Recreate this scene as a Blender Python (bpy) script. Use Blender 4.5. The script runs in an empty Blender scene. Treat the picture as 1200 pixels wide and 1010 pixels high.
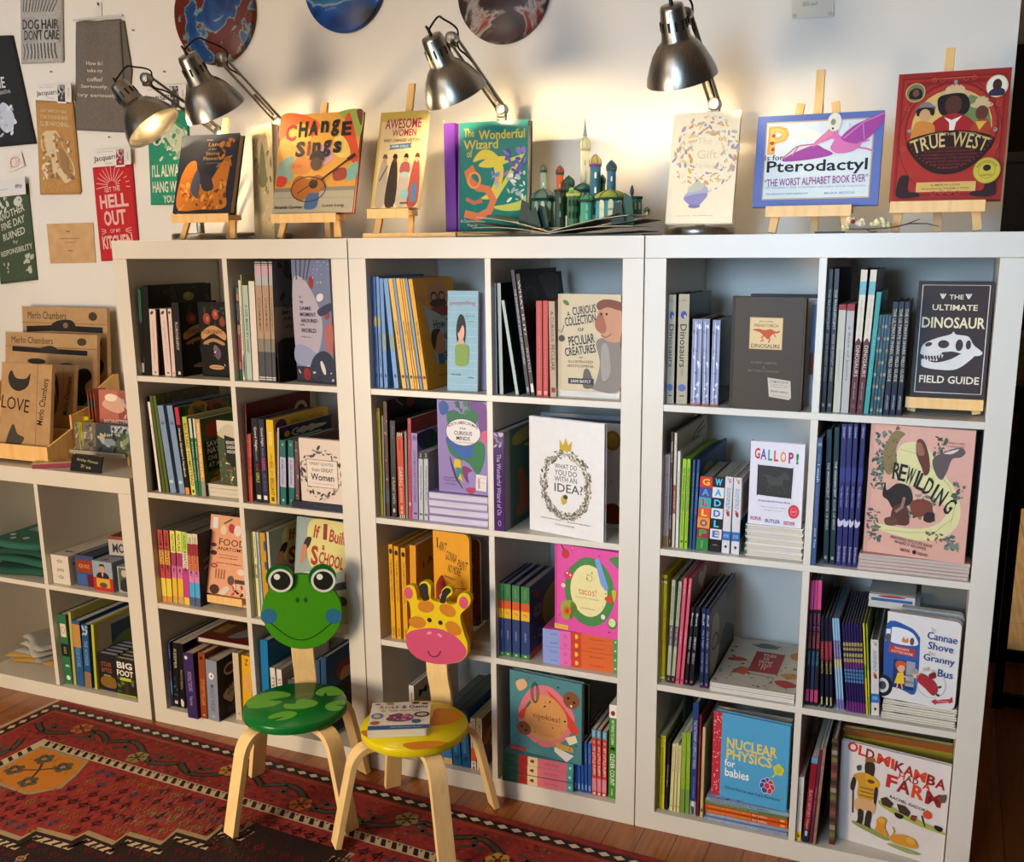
import bpy, math, random
from mathutils import Matrix, Vector
random.seed(7)
SC = bpy.context.scene
COL = SC.collection
PI = math.pi

# ------------------------------------------------------------------ camera, world, light, exposure
CAM_POS = Vector((2.2529, -2.2723, 1.4648))
CAM_ROT = Matrix.Rotation(.3942, 3, 'Z') @ Matrix.Rotation(.0057, 3, 'Y') @ Matrix.Rotation(1.3534, 3, 'X')
FPX, CXP, CYP = 1182.21, 623.99, 550.94          # focal length and principal point, frame 1200 x 1010
cam = bpy.data.cameras.new('camera')
cam.sensor_width = 36.0
cam.lens = FPX * 36.0 / 1200.0
cam.shift_x = -(CXP - 600.0) / 1200.0
cam.shift_y = (CYP - 505.0) / 1200.0
cam.clip_start = .05
cam_ob = bpy.data.objects.new('camera', cam)
cam_ob.matrix_world = Matrix.Translation(CAM_POS) @ CAM_ROT.to_4x4()
COL.objects.link(cam_ob)
SC.camera = cam_ob
SC.view_settings.view_transform = 'Standard'
SC.view_settings.look = 'None'
SC.view_settings.exposure = 0.2
SC.view_settings.gamma = 1.0
SC.view_settings.use_curve_mapping = False

wd = bpy.data.worlds.new('world'); SC.world = wd; wd.use_nodes = True
bgn = wd.node_tree.nodes['Background']
bgn.inputs[0].default_value = (1.0, .93, .84, 1)
bgn.inputs[1].default_value = .05

def area_light(name, loc, target, sx, sy, power, color, spread=180):
    l = bpy.data.lights.new(name, 'AREA'); l.shape = 'RECTANGLE'; l.size = sx; l.size_y = sy
    l.energy = power; l.color = color; l.spread = math.radians(spread)
    o = bpy.data.objects.new(name, l); COL.objects.link(o)
    o.location = loc
    o.rotation_euler = (Vector(target) - Vector(loc)).to_track_quat('-Z', 'Y').to_euler()
    return o
# ceiling lighting of the shop, in front of the shelves, and daylight from the shop window behind the camera
area_light('ceiling_light', (-.2, -3.4, 2.75), (.6, -.2, .2), 2.4, .8, 22, (1.0, .90, .78))
area_light('window_daylight', (1.35, -3.6, 1.7), (2.15, .4, 1.28), 1.0, 1.0, 10, (.50, .73, 1.0), 52)
area_light('window_daylight', (-2.0, -2.8, 2.3), (-.75, .39, 1.9), .5, .5, 2, (.62, .80, 1.0), 40)
area_light('shop_lamp_light', (-.3, -2.9, .9), (.7, 0, .2), .9, .9, 78, (1.0, .80, .58))  # added unseen warm fill, low down, to brighten the lower shelf frames

# ------------------------------------------------------------------ pixel -> place (the fitted camera)
def ray(u, v):
    return CAM_ROT @ Vector(((u - CXP) / FPX, -(v - CYP) / FPX, -1.0))
def at_y(u, v, y):
    r = ray(u, v); return CAM_POS + r * ((y - CAM_POS.y) / r.y)
def at_z(u, v, z):
    r = ray(u, v); return CAM_POS + r * ((z - CAM_POS.z) / r.z)
def x_of(u, y, z):
    mt = CAM_ROT.transposed(); q = mt @ (Vector((0, y, z)) - CAM_POS); m = mt @ Vector((1, 0, 0))
    k = u - CXP
    return -(FPX * q.x + k * q.z) / (FPX * m.x + k * m.z)
def z_of(v, x, y):
    mt = CAM_ROT.transposed(); q = mt @ (Vector((x, y, 0)) - CAM_POS); m = mt @ Vector((0, 0, 1))
    k = v - CYP      # k = -f*qy/-qz = f*qy/qz
    return -(FPX * q.y - k * q.z) / (FPX * m.y - k * m.z)

def u_of(x, y, z):
    q = CAM_ROT.transposed() @ (Vector((x, y, z)) - CAM_POS); return CXP + FPX * q.x / -q.z

# ------------------------------------------------------------------ materials
def lin(h):
    h = h.lstrip('#')
    if len(h) == 3: h = ''.join(c * 2 for c in h)
    out = []
    for i in (0, 2, 4):
        c = int(h[i:i + 2], 16) / 255.0
        out.append(c / 12.92 if c <= .04045 else ((c + .055) / 1.055) ** 2.4)
    return tuple(out) + (1.0,)
MATS = {}
def new_mat(name):
    m = bpy.data.materials.new(name); m.use_nodes = True
    return m, m.node_tree, m.node_tree.nodes['Principled BSDF']
def ink(h, rough=.48, metal=0.0):
    key = (h, rough, metal)
    if key in MATS: return MATS[key]
    m, nt, b = new_mat('print_' + h.lstrip('#'))
    b.inputs['Roughness'].default_value = rough
    b.inputs['Metallic'].default_value = metal
    b.inputs['Specular IOR Level'].default_value = .22
    c = lin(h)
    n = nt.nodes.new('ShaderNodeTexNoise'); n.inputs['Scale'].default_value = 60; n.inputs['Detail'].default_value = 2
    mx = nt.nodes.new('ShaderNodeMix'); mx.data_type = 'RGBA'
    mx.inputs['A'].default_value = tuple(v * .94 for v in c[:3]) + (1,)
    mx.inputs['B'].default_value = tuple(min(1, v * 1.05) for v in c[:3]) + (1,)
    tc = nt.nodes.new('ShaderNodeTexCoord')
    nt.links.new(tc.outputs['Object'], n.inputs['Vector'])
    nt.links.new(n.outputs['Fac'], mx.inputs['Factor'])
    nt.links.new(mx.outputs['Result'], b.inputs['Base Color'])
    MATS[key] = m
    return m
def ramp_mat(name, stops, scale, rough=.5, axis=(1, 1, 1), kind='noise', detail=4, bump=0, metal=0, dist=0, rot=(0, 0, 0)):
    """procedural noise / wave colour along object coordinates"""
    m, nt, b = new_mat(name)
    b.inputs['Roughness'].default_value = rough; b.inputs['Metallic'].default_value = metal
    tc = nt.nodes.new('ShaderNodeTexCoord'); mp = nt.nodes.new('ShaderNodeMapping')
    mp.inputs['Scale'].default_value = axis; mp.inputs['Rotation'].default_value = rot
    nt.links.new(tc.outputs['Object'], mp.inputs['Vector'])
    if kind == 'noise':
        n = nt.nodes.new('ShaderNodeTexNoise'); n.inputs['Detail'].default_value = detail
        n.inputs['Distortion'].default_value = dist
        f = n.outputs['Fac']
    else:
        n = nt.nodes.new('ShaderNodeTexWave'); n.inputs['Distortion'].default_value = dist
        n.inputs['Detail'].default_value = detail
        f = n.outputs['Fac']
    n.inputs['Scale'].default_value = scale
    nt.links.new(mp.outputs['Vector'], n.inputs['Vector'])
    cr = nt.nodes.new('ShaderNodeValToRGB')
    els = cr.color_ramp.elements
    while len(els) < len(stops): els.new(.5)
    for e, (p, h) in zip(els, stops): e.position = p; e.color = lin(h)
    nt.links.new(f, cr.inputs['Fac']); nt.links.new(cr.outputs['Color'], b.inputs['Base Color'])
    if bump:
        bp = nt.nodes.new('ShaderNodeBump'); bp.inputs['Strength'].default_value = bump; bp.inputs['Distance'].default_value = .002
        nt.links.new(f, bp.inputs['Height']); nt.links.new(bp.outputs['Normal'], b.inputs['Normal'])
    return m
def glow(name, h, strength):
    m, nt, b = new_mat(name)
    b.inputs['Emission Color'].default_value = lin(h); b.inputs['Emission Strength'].default_value = strength
    return m
def page_mat(h):
    key = ('pages', h)
    if key not in MATS:
        m = ramp_mat('book_pages_' + h, [(.35, h), (.75, '%02x%02x%02x' % tuple(int(int(h[i:i+2], 16) * .84) for i in (0, 2, 4)))], 420, .8, (1, .02, .02), 'noise', 2)
        MATS[key] = m
    return MATS[key]
WHITE = ramp_mat('white_laminate', [(.3, 'c9c4b8'), (.7, 'd1ccc0')], 3, .38, (1, 1, 1), 'noise', 3)
WALLM = ramp_mat('white_wall_paint', [(.3, 'cfcbc2'), (.7, 'd6d2c9')], 2.5, .75, (1, 1, 1), 'noise', 6, .05)
PINE = ramp_mat('pine_wood', [(.25, 'd9a862'), (.6, 'e3b977'), (.85, 'c8924a')], 9, .5, (6, 6, .6), 'noise', 4)
BIRCH = ramp_mat('birch_plywood', [(.25, 'dfba7c'), (.6, 'e8c88e'), (.85, 'd3aa68')], 10, .4, (4, 4, .8), 'noise', 4)
STEEL = ramp_mat('brushed_steel', [(.3, '8a857c'), (.7, '9f9a90')], 40, .3, (8, 8, .3), 'noise', 3, 0, 1.0)
BLACKP = ink('141414', .4)
KRAFT = ramp_mat('kraft_paper', [(.3, 'b08a5c'), (.7, 'bd9868')], 30, .7, (1, 1, 1), 'noise', 5)

# ------------------------------------------------------------------ mesh builder
class MB:
    def __init__(s): s.v = []; s.f = []; s.m = []; s.sm = []; s.mats = []
    def slot(s, m):
        if isinstance(m, str): m = ink(m)
        for i, q in enumerate(s.mats):
            if q is m: return i
        s.mats.append(m); return len(s.mats) - 1
    def add(s, verts, faces, m, smooth=False):
        b = len(s.v); k = s.slot(m)
        s.v += [tuple(p) for p in verts]
        for f in faces:
            s.f.append([b + i for i in f]); s.m.append(k); s.sm.append(smooth)
    def box(s, x0, y0, z0, x1, y1, z1, m, T=None):
        p = [Vector((x, y, z)) for z in (z0, z1) for y in (y0, y1) for x in (x0, x1)]
        if T: p = [T @ q for q in p]
        s.add(p, [(0, 2, 3, 1), (4, 5, 7, 6), (0, 1, 5, 4), (2, 6, 7, 3), (0, 4, 6, 2), (1, 3, 7, 5)], m)
    def prism(s, poly, d0, d1, m, T=None, cap=None, smooth=False):
        """poly of (a,b) in the local XZ plane, extruded along y d0..d1"""
        n = len(poly)
        p = [Vector((a, d0, b)) for a, b in poly] + [Vector((a, d1, b)) for a, b in poly]
        if T: p = [T @ q for q in p]
        s.add(p, [[i, (i + 1) % n, n + (i + 1) % n, n + i][::-1] for i in range(n)], m, smooth)
        s.add(p[:n], [list(range(n))], cap or m); s.add(p[n:], [list(range(n))[::-1]], cap or m)
    def tube(s, pts, r, m, n=8, caps=True):
        pts = [Vector(p) for p in pts]; rs = r if isinstance(r, (list, tuple)) else [r] * len(pts)
        rings = []; up = None
        for i, p in enumerate(pts):
            t = (pts[min(i + 1, len(pts) - 1)] - pts[max(i - 1, 0)]).normalized()
            if up is None:
                up = t.orthogonal().normalized()
            else:
                up = (up - t * up.dot(t)).normalized()
            w = t.cross(up)
            rings.append([p + (up * math.cos(a) + w * math.sin(a)) * rs[i] for a in [2 * PI * k / n for k in range(n)]])
        v = [q for g in rings for q in g]; f = []
        for i in range(len(pts) - 1):
            for k in range(n):
                f.append((i * n + k, i * n + (k + 1) % n, (i + 1) * n + (k + 1) % n, (i + 1) * n + k))
        s.add(v, f, m, True)
        if caps:
            s.add(rings[0], [list(range(n))[::-1]], m); s.add(rings[-1], [list(range(n))], m)
    def lathe(s, prof, m, n=32, T=None, smooth=True):
        """prof of (r,z), axis +z"""
        v = []; f = []
        for r, z in prof:
            for k in range(n):
                a = 2 * PI * k / n; q = Vector((r * math.cos(a), r * math.sin(a), z))
                v.append(T @ q if T else q)
        for i in range(len(prof) - 1):
            for k in range(n):
                f.append((i * n + k, i * n + (k + 1) % n, (i + 1) * n + (k + 1) % n, (i + 1) * n + k))
        s.add(v, f, m, smooth)
        if prof[0][0] > 1e-6: s.add(v[:n], [list(range(n))[::-1]], m)
        if prof[-1][0] > 1e-6: s.add(v[-n:], [list(range(n))], m)
    def ball(s, c, r, m, n=12):
        rr = r if isinstance(r, (list, tuple)) else (r, r, r)
        v = []; f = []; c = Vector(c); h = n // 2
        for i in range(h + 1):
            th = PI * i / h
            for k in range(n):
                a = 2 * PI * k / n
                v.append(c + Vector((rr[0] * math.sin(th) * math.cos(a), rr[1] * math.sin(th) * math.sin(a), -rr[2] * math.cos(th))))
        for i in range(h):
            for k in range(n):
                f.append((i * n + k, i * n + (k + 1) % n, (i + 1) * n + (k + 1) % n, (i + 1) * n + k))
        s.add(v, f, m, True)
    def build(s, name, parent=None, bevel=0, seg=2):
        me = bpy.data.meshes.new(name)
        me.from_pydata(s.v, [], s.f)
        for m in s.mats: me.materials.append(m)
        me.polygons.foreach_set('material_index', s.m)
        me.polygons.foreach_set('use_smooth', s.sm)
        me.update()
        o = bpy.data.objects.new(name, me); COL.objects.link(o)
        if parent: o.parent = parent
        if bevel:
            b = o.modifiers.new('bevel', 'BEVEL'); b.width = bevel; b.segments = seg; b.limit_method = 'ANGLE'
        return o

def tag(o, label=None, cat=None, group=None, kind=None):
    if label: o['label'] = label
    if cat: o['category'] = cat
    if group: o['group'] = group
    if kind: o['kind'] = kind
    return o
def thing(name, label, cat, loc=(0, 0, 0), rz=0, group=None):
    o = bpy.data.objects.new(name, None); COL.objects.link(o); o.empty_display_size = .05
    o.location = loc; o.rotation_euler = (0, 0, rz)
    return tag(o, label, cat, group)
def copy_tree(o, parent=None):
    c = o.copy(); COL.objects.link(c)
    if parent: c.parent = parent
    for ch in [k for k in KIDS.get(o.name, [])]: copy_tree(ch, c)
    return c
KIDS = {}
def kids(root, *obs):
    KIDS.setdefault(root.name, []).extend(obs)

# ------------------------------------------------------------------ printed matter: shapes and lettering laid on a face
TXT = {}
def text_mesh(s, bold=0.0):
    key = (s, bold)
    if key not in TXT:
        cu = bpy.data.curves.new('lettering', 'FONT'); cu.body = s; cu.resolution_u = 2; cu.offset = bold * .55
        ob = bpy.data.objects.new('lettering', cu)
        me = bpy.data.meshes.new_from_object(ob)
        V = [(v.co.x, v.co.y) for v in me.vertices]; F = [list(p.vertices) for p in me.polygons]
        bpy.data.objects.remove(ob); bpy.data.curves.remove(cu); bpy.data.meshes.remove(me)
        if not V: V = [(0, 0), (1, 1)]
        x0 = min(a for a, b in V); x1 = max(a for a, b in V); y0 = min(b for a, b in V); y1 = max(b for a, b in V)
        TXT[key] = (V, F, x0, y0, max(1e-6, x1 - x0), max(1e-6, y1 - y0))
    return TXT[key]
def smooth_loop(pts, k=5):
    n = len(pts); out = []
    for i in range(n):
        p0, p1, p2, p3 = pts[i - 1], pts[i], pts[(i + 1) % n], pts[(i + 2) % n]
        for j in range(k):
            t = j / k
            out.append(tuple(.5 * (2 * b + (c - a) * t + (2 * a - 5 * b + 4 * c - d) * t * t + (3 * b - a - 3 * c + d) * t ** 3)
                             for a, b, c, d in zip(p0, p1, p2, p3)))
    return out
def ccw(p):
    a = sum(p[i - 1][0] * p[i][1] - p[i][0] * p[i - 1][1] for i in range(len(p)))
    return p if a > 0 else p[::-1]
def draw(mb, items, W, H, fmap, k0=0, step=1):
    """items in 0..1 face coordinates; fmap(a, b, lift) takes metres on the face to a 3D point"""
    k = k0
    for it in items:
        k += step; lift = .00022 + .00006 * k
        c = it[0]
        def put(pts, faces, col): mb.add([fmap(a, b, lift) for a, b in pts], faces, col)
        def poly(pts, col): put(ccw(pts), [list(range(len(pts)))], col)
        if c == 'r':
            u0, v0, u1, v1, col = it[1:6]; rot = math.radians(it[6]) if len(it) > 6 else 0
            cx, cy = (u0 + u1) / 2 * W, (v0 + v1) / 2 * H; hw, hh = (u1 - u0) / 2 * W, (v1 - v0) / 2 * H
            poly([(cx + a * hw * math.cos(rot) - b * hh * math.sin(rot), cy + a * hw * math.sin(rot) + b * hh * math.cos(rot))
                  for a, b in ((-1, -1), (1, -1), (1, 1), (-1, 1))], col)
        elif c in 'eo':
            u, v, ru, rv = it[1:5]
            rot = 0
            if c == 'e': col = it[5]; rot = math.radians(it[6]) if len(it) > 6 else 0
            else: wd, col = it[5:7]
            n = 28 if max(ru * W, rv * H) > .01 else 12
            ca, sa = math.cos(rot), math.sin(rot)
            ring = lambda q: [(u * W + (ru * W - q) * math.cos(t) * ca - (rv * H - q) * math.sin(t) * sa,
                               v * H + (ru * W - q) * math.cos(t) * sa + (rv * H - q) * math.sin(t) * ca)
                              for t in [2 * PI * i / n for i in range(n)]]
            if c == 'e': poly(ring(0), col)
            else:
                put(ring(0) + ring(wd * W), [(i, (i + 1) % n, n + (i + 1) % n, n + i) for i in range(n)], col)
        elif c == 'p': poly([(a * W, b * H) for a, b in it[2]], it[1])
        elif c == 's': poly(smooth_loop([(a * W, b * H) for a, b in it[2]]), it[1])
        elif c == 'l':
            col, wd, pts = it[1:4]; pts = [Vector((a * W, b * H)) for a, b in pts]; hw = wd * W / 2
            L = []; R_ = []
            for i, p in enumerate(pts):
                t = (pts[min(i + 1, len(pts) - 1)] - pts[max(i - 1, 0)]).normalized(); nrm = Vector((-t.y, t.x)) * hw
                L.append(p + nrm); R_.append(p - nrm)
            n = len(pts)
            put(L + R_, [(i, n + i, n + i + 1, i + 1) for i in range(n - 1)], col)
        elif c == 't':
            s, u, v, w, h, col = it[1:7]; rot = math.radians(it[7]) if len(it) > 7 else 0
            bold = it[8] if len(it) > 8 else .012
            V, F, x0, y0, tw, th = text_mesh(s, bold)
            ca, sa = math.cos(rot), math.sin(rot); sx, sy = w * W / tw, h * H / th
            if abs(abs(rot) - PI / 2) < .2: sx, sy = w * H / tw, h * W / th
            q = []
            for a, b in V:
                a = (a - x0 - tw / 2) * sx; b = (b - y0 - th / 2) * sy
                q.append((u * W + a * ca - b * sa, v * H + a * sa + b * ca))
            put(q, F, col)
        elif c == 'a':
            s, u, v, R, a0, a1, h, col = it[1:9]
            wid = [.3 if ch == ' ' else text_mesh(ch, .02)[4] + .09 for ch in s]; tot = sum(wid); acc = 0
            inward = a1 > a0                         # letters along the bottom of a circle
            sc = h * H / .72
            fit = min(1.0, abs(math.radians(a1 - a0)) * R * W / (tot * sc))
            for ch, wi in zip(s, wid):
                mid = (acc + wi / 2) / tot; acc += wi
                if ch == ' ': continue
                t = math.radians(a0 + (a1 - a0) * mid)
                V, F, x0, y0, tw, th = text_mesh(ch, .02)
                rt = t + PI / 2 if inward else t - PI / 2
                q = []
                for a, b in V:
                    a = (a - x0 - tw / 2) * sc * fit; b = (b - .35) * sc
                    q.append((u * W + R * W * math.cos(t) + a * math.cos(rt) - b * math.sin(rt),
                              v * H + R * W * math.sin(t) + a * math.sin(rt) + b * math.cos(rt)))
                put(q, F, col)
        elif c == 'd':                               # scattered small leaves / flecks
            n, seed, (u0, v0, u1, v1), cols, sz = it[1:6]; rr = random.Random(seed)
            for i in range(n):
                cx, cy = (u0 + (u1 - u0) * rr.random()) * W, (v0 + (v1 - v0) * rr.random()) * H
                a = sz * W * (.5 + rr.random()); b = a * (.3 + .4 * rr.random()); t = rr.random() * PI
                a = min(a, W * .3, H * .3); cx = max(a, min(W - a, cx)); cy = max(a, min(H - a, cy))
                lift += .00004 / n
                poly([(cx + a * math.cos(q) * math.cos(t) - b * math.sin(q) * math.sin(t),
                       cy + a * math.cos(q) * math.sin(t) + b * math.sin(q) * math.cos(t)) for q in [PI * j / 4 for j in range(8)]],
                     cols[i % len(cols)])
        elif c == 'w':                               # leafy wreath
            n, seed, u, v, ru, rv, th, cols, sz = it[1:10]; rr = random.Random(seed)
            for i in range(n):
                g = 2 * PI * (i + rr.random()) / n; q = 1 + th * (rr.random() - .5) * 2
                cx, cy = (u + ru * q * math.cos(g)) * W, (v + rv * q * math.sin(g)) * H
                a = sz * W * (.5 + rr.random()); b = a * (.25 + .3 * rr.random()); t = g + PI / 2 + rr.uniform(-.9, .9)
                lift += .00004 / n
                poly([(cx + a * math.cos(q2) * math.cos(t) - b * math.sin(q2) * math.sin(t),
                       cy + a * math.cos(q2) * math.sin(t) + b * math.sin(q2) * math.cos(t)) for q2 in [PI * j / 4 for j in range(8)]],
                     cols[i % len(cols)])

# ------------------------------------------------------------------ the shelving grid
UW, UH, FT, DT, UD = .79, 1.49, .0506, .016, .39
UX = [0.0, UW + .0033, 2 * UW + .006]
CW = (UW - 2 * FT - DT) / 2; CH = (UH - 2 * FT - 3 * DT) / 4
WALL_Y = .395
def cell_x(u, c): return UX[u] + FT + c * (CW + DT)
def cell_z(r): return UH - FT - (r + 1) * CH - r * DT       # floor of row r (0 at the top)
PLACE = {}
UNAME = ['left', 'middle', 'right']; RNAME = ['top', 'second', 'third', 'bottom']; CNAME = ['left', 'right']
def cell_name(u, c, r): return '%s-row %s cubby of the %s bookcase' % (RNAME[r], CNAME[c], UNAME[u])

# ------------------------------------------------------------------ the setting
def plank_floor(name, stops, pw=.085, rough=.28):
    m, nt, b = new_mat(name)
    tc = nt.nodes.new('ShaderNodeTexCoord'); mp = nt.nodes.new('ShaderNodeMapping')
    mp.inputs['Rotation'].default_value = (0, 0, PI / 2)
    nt.links.new(tc.outputs['Object'], mp.inputs['Vector'])
    br = nt.nodes.new('ShaderNodeTexBrick')
    br.inputs['Scale'].default_value = 1; br.inputs['Brick Width'].default_value = 1.3; br.inputs['Row Height'].default_value = pw
    br.inputs['Mortar Size'].default_value = .0012; br.inputs['Mortar'].default_value = lin('2a150c')
    br.inputs['Color1'].default_value = lin(stops[0]); br.inputs['Color2'].default_value = lin(stops[1])
    nt.links.new(mp.outputs['Vector'], br.inputs['Vector'])
    n = nt.nodes.new('ShaderNodeTexNoise'); n.inputs['Scale'].default_value = 9; n.inputs['Detail'].default_value = 6
    mp2 = nt.nodes.new('ShaderNodeMapping'); mp2.inputs['Scale'].default_value = (9, .5, 1)
    nt.links.new(tc.outputs['Object'], mp2.inputs['Vector']); nt.links.new(mp2.outputs['Vector'], n.inputs['Vector'])
    mx = nt.nodes.new('ShaderNodeMix'); mx.data_type = 'RGBA'; mx.blend_type = 'MULTIPLY'; mx.inputs['Factor'].default_value = .7
    cr = nt.nodes.new('ShaderNodeValToRGB'); cr.color_ramp.elements[0].color = (.45, .4, .38, 1); cr.color_ramp.elements[0].position = .3
    cr.color_ramp.elements[1].position = .65
    nt.links.new(n.outputs['Fac'], cr.inputs['Fac'])
    nt.links.new(br.outputs['Color'], mx.inputs['A']); nt.links.new(cr.outputs['Color'], mx.inputs['B'])
    nt.links.new(mx.outputs['Result'], b.inputs['Base Color'])
    b.inputs['Roughness'].default_value = rough
    return m
def struct(name, mb, **k): return tag(mb.build(name, **k), kind='structure')
m = MB(); m.box(-3, -5.5, -.06, 6, 1.6, 0, plank_floor('oak_floor_boards', ('a8642c', '935222'))); struct('floor', m)
m = MB(); m.box(2.42, 1.6, -.06, 6, 7, 0, plank_floor('pale_floor_boards', ('c9a878', 'b8935f'), .14, .4)); struct('floor_far', m)
m = MB(); m.box(-3, WALL_Y, 0, 2.332, WALL_Y + .12, 3.0, WALLM); struct('wall_back', m)
m = MB(); m.box(-3, -5.5, 3.0, 6, 7, 3.08, WALLM); struct('ceiling', m)
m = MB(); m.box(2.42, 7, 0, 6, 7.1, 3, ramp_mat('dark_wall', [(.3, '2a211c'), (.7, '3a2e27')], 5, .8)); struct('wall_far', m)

# ------------------------------------------------------------------ bookcases
def bookcase(label, x, rows, h):
    t = thing('bookcase', label, 'bookcase', (x, 0, 0), 0, 'white cube bookcases')
    def p(name, *b, bev=.0008):
        m = MB(); m.box(*b, WHITE); return m.build(name, t, bev)
    p('top_panel', 0, 0, h - FT, UW, UD, h)
    p('bottom_panel', 0, 0, 0, UW, UD, FT)
    p('side_panel', 0, 0, FT, FT, UD, h - FT - .0004)
    p('side_panel', UW - FT, 0, FT, UW, UD, h - FT - .0004)
    for r in range(rows - 1):
        z = h - FT - (r + 1) * CH - r * DT
        p('shelf', FT, .001, z - DT, UW - FT, UD - .002, z)
    for r in range(rows):
        z = h - FT - r * (CH + DT)
        p('divider', FT + CW, .0014, z - CH, FT + CW + DT, UD - .002, z)
    return t
bookcase('tall white bookcase behind the green frog chair', UX[0], 4, UH)
bookcase('tall white bookcase with the pop-up city on top', UX[1], 4, UH)
bookcase('tall white bookcase under the red cowgirl book, rightmost of three', UX[2], 4, UH)
XL = -UW - .0153
bookcase('low white bookcase at left below the kraft packs', XL, 2, UW)

# ------------------------------------------------------------------ patterned rug
RUGW = ramp_mat('wool_pile_red', [(.3, '68120e'), (.7, '92221a')], 60, .95, (1, 1, 1), 'noise', 5, .4)
rug = MB(); RL, RB, RT = 2.5, 1.75, .003
rug.box(0, -RB, 0, RL, 0, RT, RUGW)
it = []; L1 = []; L2 = []; L3 = []; L4 = []
def rr_(a0, b0, a1, b1, c): it.append(('r', a0, b0, a1, b1, c))
mir = lambda pts: [(RL - a, b) for a, b in pts]
BLK, CRM, ORG, OLV = '24100e', 'b8a486', 'a8571f', '423e33'
rr_(.0, 0, .016, RB, 'b89a78'); rr_(RL - .016, 0, RL, RB, 'b89a78')
rr_(.016, .022, RL - .016, .056, BLK); rr_(.022, .056, .056, RB, BLK); rr_(RL - .056, .056, RL - .022, RB, BLK)
for k in range(61):
    a = .04 + k * .0403
    L1.append(('p', 'c9b8a2', [(a - .016, .039), (a, .029), (a + .016, .039), (a, .049)]))
for k in range(42):
    b = .08 + k * .0403
    for a in (.039, RL - .039):
        L1.append(('p', 'c9b8a2', [(a - .01, b), (a, b - .016), (a + .01, b), (a, b + .016)]))
rr_(.06, .062, RL - .06, .072, '8e3a1e'); rr_(.06, .072, .07, RB, '8e3a1e'); rr_(RL - .07, .072, RL - .06, RB, '8e3a1e')
def vine(f):
    for k in range(8):
        a0 = .09 + k * .3
        P = [(a0 + .03 * j, .145 + .035 * math.sin(j * PI / 5 + k * PI)) for j in range(11)]
        L1.append(('l', BLK, .022, [f(p) for p in P])); L2.append(('l', OLV, .013, [f(p) for p in P]))
        for j in (2, 7):
            p = P[j]; s = 1 if (j == 2) ^ (k % 2 == 0) else -1
            L2.append(('l', OLV, .012, [f(p), f((p[0] + .02, p[1] + .035 * s)), f((p[0] + .05, p[1] + .045 * s))]))
            L2.append(('l', OLV, .01, [f((p[0] + .02, p[1] + .03 * s)), f((p[0] - .015, p[1] + .05 * s))]))
        c = (a0 + .16, .145 - .03 * (-1) ** k)
        col = ('a8622a', '8a7a4a', 'b08038')[k % 3]
        for q in range(6):
            an = q * PI / 3
            x, y = f((c[0] + .02 * math.cos(an), c[1] + .02 * math.sin(an)))
            L3.append(('e', x, y, .013, .013, col))
        x, y = f(c); L4.append(('e', x, y, .009, .009, '5a1a14'))
vine(lambda p: p); vine(lambda p: (p[1] - .01, p[0] + .15)); vine(lambda p: (RL - p[1] + .01, p[0] + .15))
rr_(.2, .213, RL - .2, .247, CRM); rr_(.2, .247, .234, RB, CRM); rr_(RL - .234, .247, RL - .2, RB, CRM)
for k in range(64):
    a = .225 + k * .032
    L1.append(('p', BLK, [(a, .217), (a + .012, .217), (a + .026, .243), (a + .012, .243)])); L2.append(('p', '4a1a16', [(a + .019, .217), (a + .027, .217), (a + .023, .226)]))
for k in range(45):
    b = .265 + k * .032
    for a in (.204, RL - .23): L1.append(('p', BLK, [(a, b), (a, b + .012), (a + .026, b + .026), (a + .026, b + .012)]))
# corner medallions
MED = [(.24, .256), (.43, .258), (.46, .32), (.483, .39), (.431, .45), (.288, .447), (.245, .40)]
for f in (lambda p: p, mir):
    it.append(('p', '8a8468', [(f([(.355, .35)])[0][0] + (a - f([(.355, .35)])[0][0]) * 1.09, .35 + (b - .35) * 1.09) for a, b in f(MED)])); it.append(('p', 'b06d22', f(MED)))
    for c in ((.31, .3), (.285, .38), (.4, .31), (.38, .41)):
        a, b = f([c])[0]
        for q in range(5):
            an = q * 2 * PI / 5; L1.append(('e', a + .017 * math.cos(an), b + .017 * math.sin(an), .012, .012, '4e4a3e'))
        L2.append(('e', a, b, .008, .008, 'a86a3a'))
    it.append(('l', '3a2c22', .007, f([(.31, .3), (.35, .35), (.38, .41)]))); it.append(('l', '3a2c22', .007, f([(.285, .38), (.35, .35), (.4, .31)])))
# stepped central field
ST = [(.40, .75), (.40, .68), (.512, .67), (.512, .613), (.607, .611), (.609, .562), (.731, .553), (.737, .518), (.84, .522), (.836, .476),
      (.948, .471), (.94, .411), (1.038, .407), (1.031, .346), (1.09, .34), (1.09, .30)]
FIELD = ST + mir(ST)[::-1] + [(RL - .40, RB), (.40, RB)]
it.append(('p', '1f1011', FIELD))
for f in (lambda p: p, mir):
    it.append(('l', '96805f', .018, f(ST))); 
    S2 = [(a + .026, b + .03) for a, b in ST]; it.append(('l', CRM, .022, f(S2)))
    for i in range(len(S2) - 1):
        (a0, b0), (a1, b1) = S2[i], S2[i + 1]
        for j in range(4):
            t = (j + .5) / 4; a, b = f([(a0 + (a1 - a0) * t, b0 + (b1 - b0) * t)])[0]
            L1.append(('r', a - .005, b - .012, a + .005, b + .012, BLK, 35))
def inside(a, b):
    n = False; P = FIELD
    for i in range(len(P)):
        (x0, y0), (x1, y1) = P[i - 1], P[i]
        if (y0 > b) != (y1 > b) and a < (x1 - x0) * (b - y0) / (y1 - y0) + x0: n = not n
    return n
rg = random.Random(3)
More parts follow.
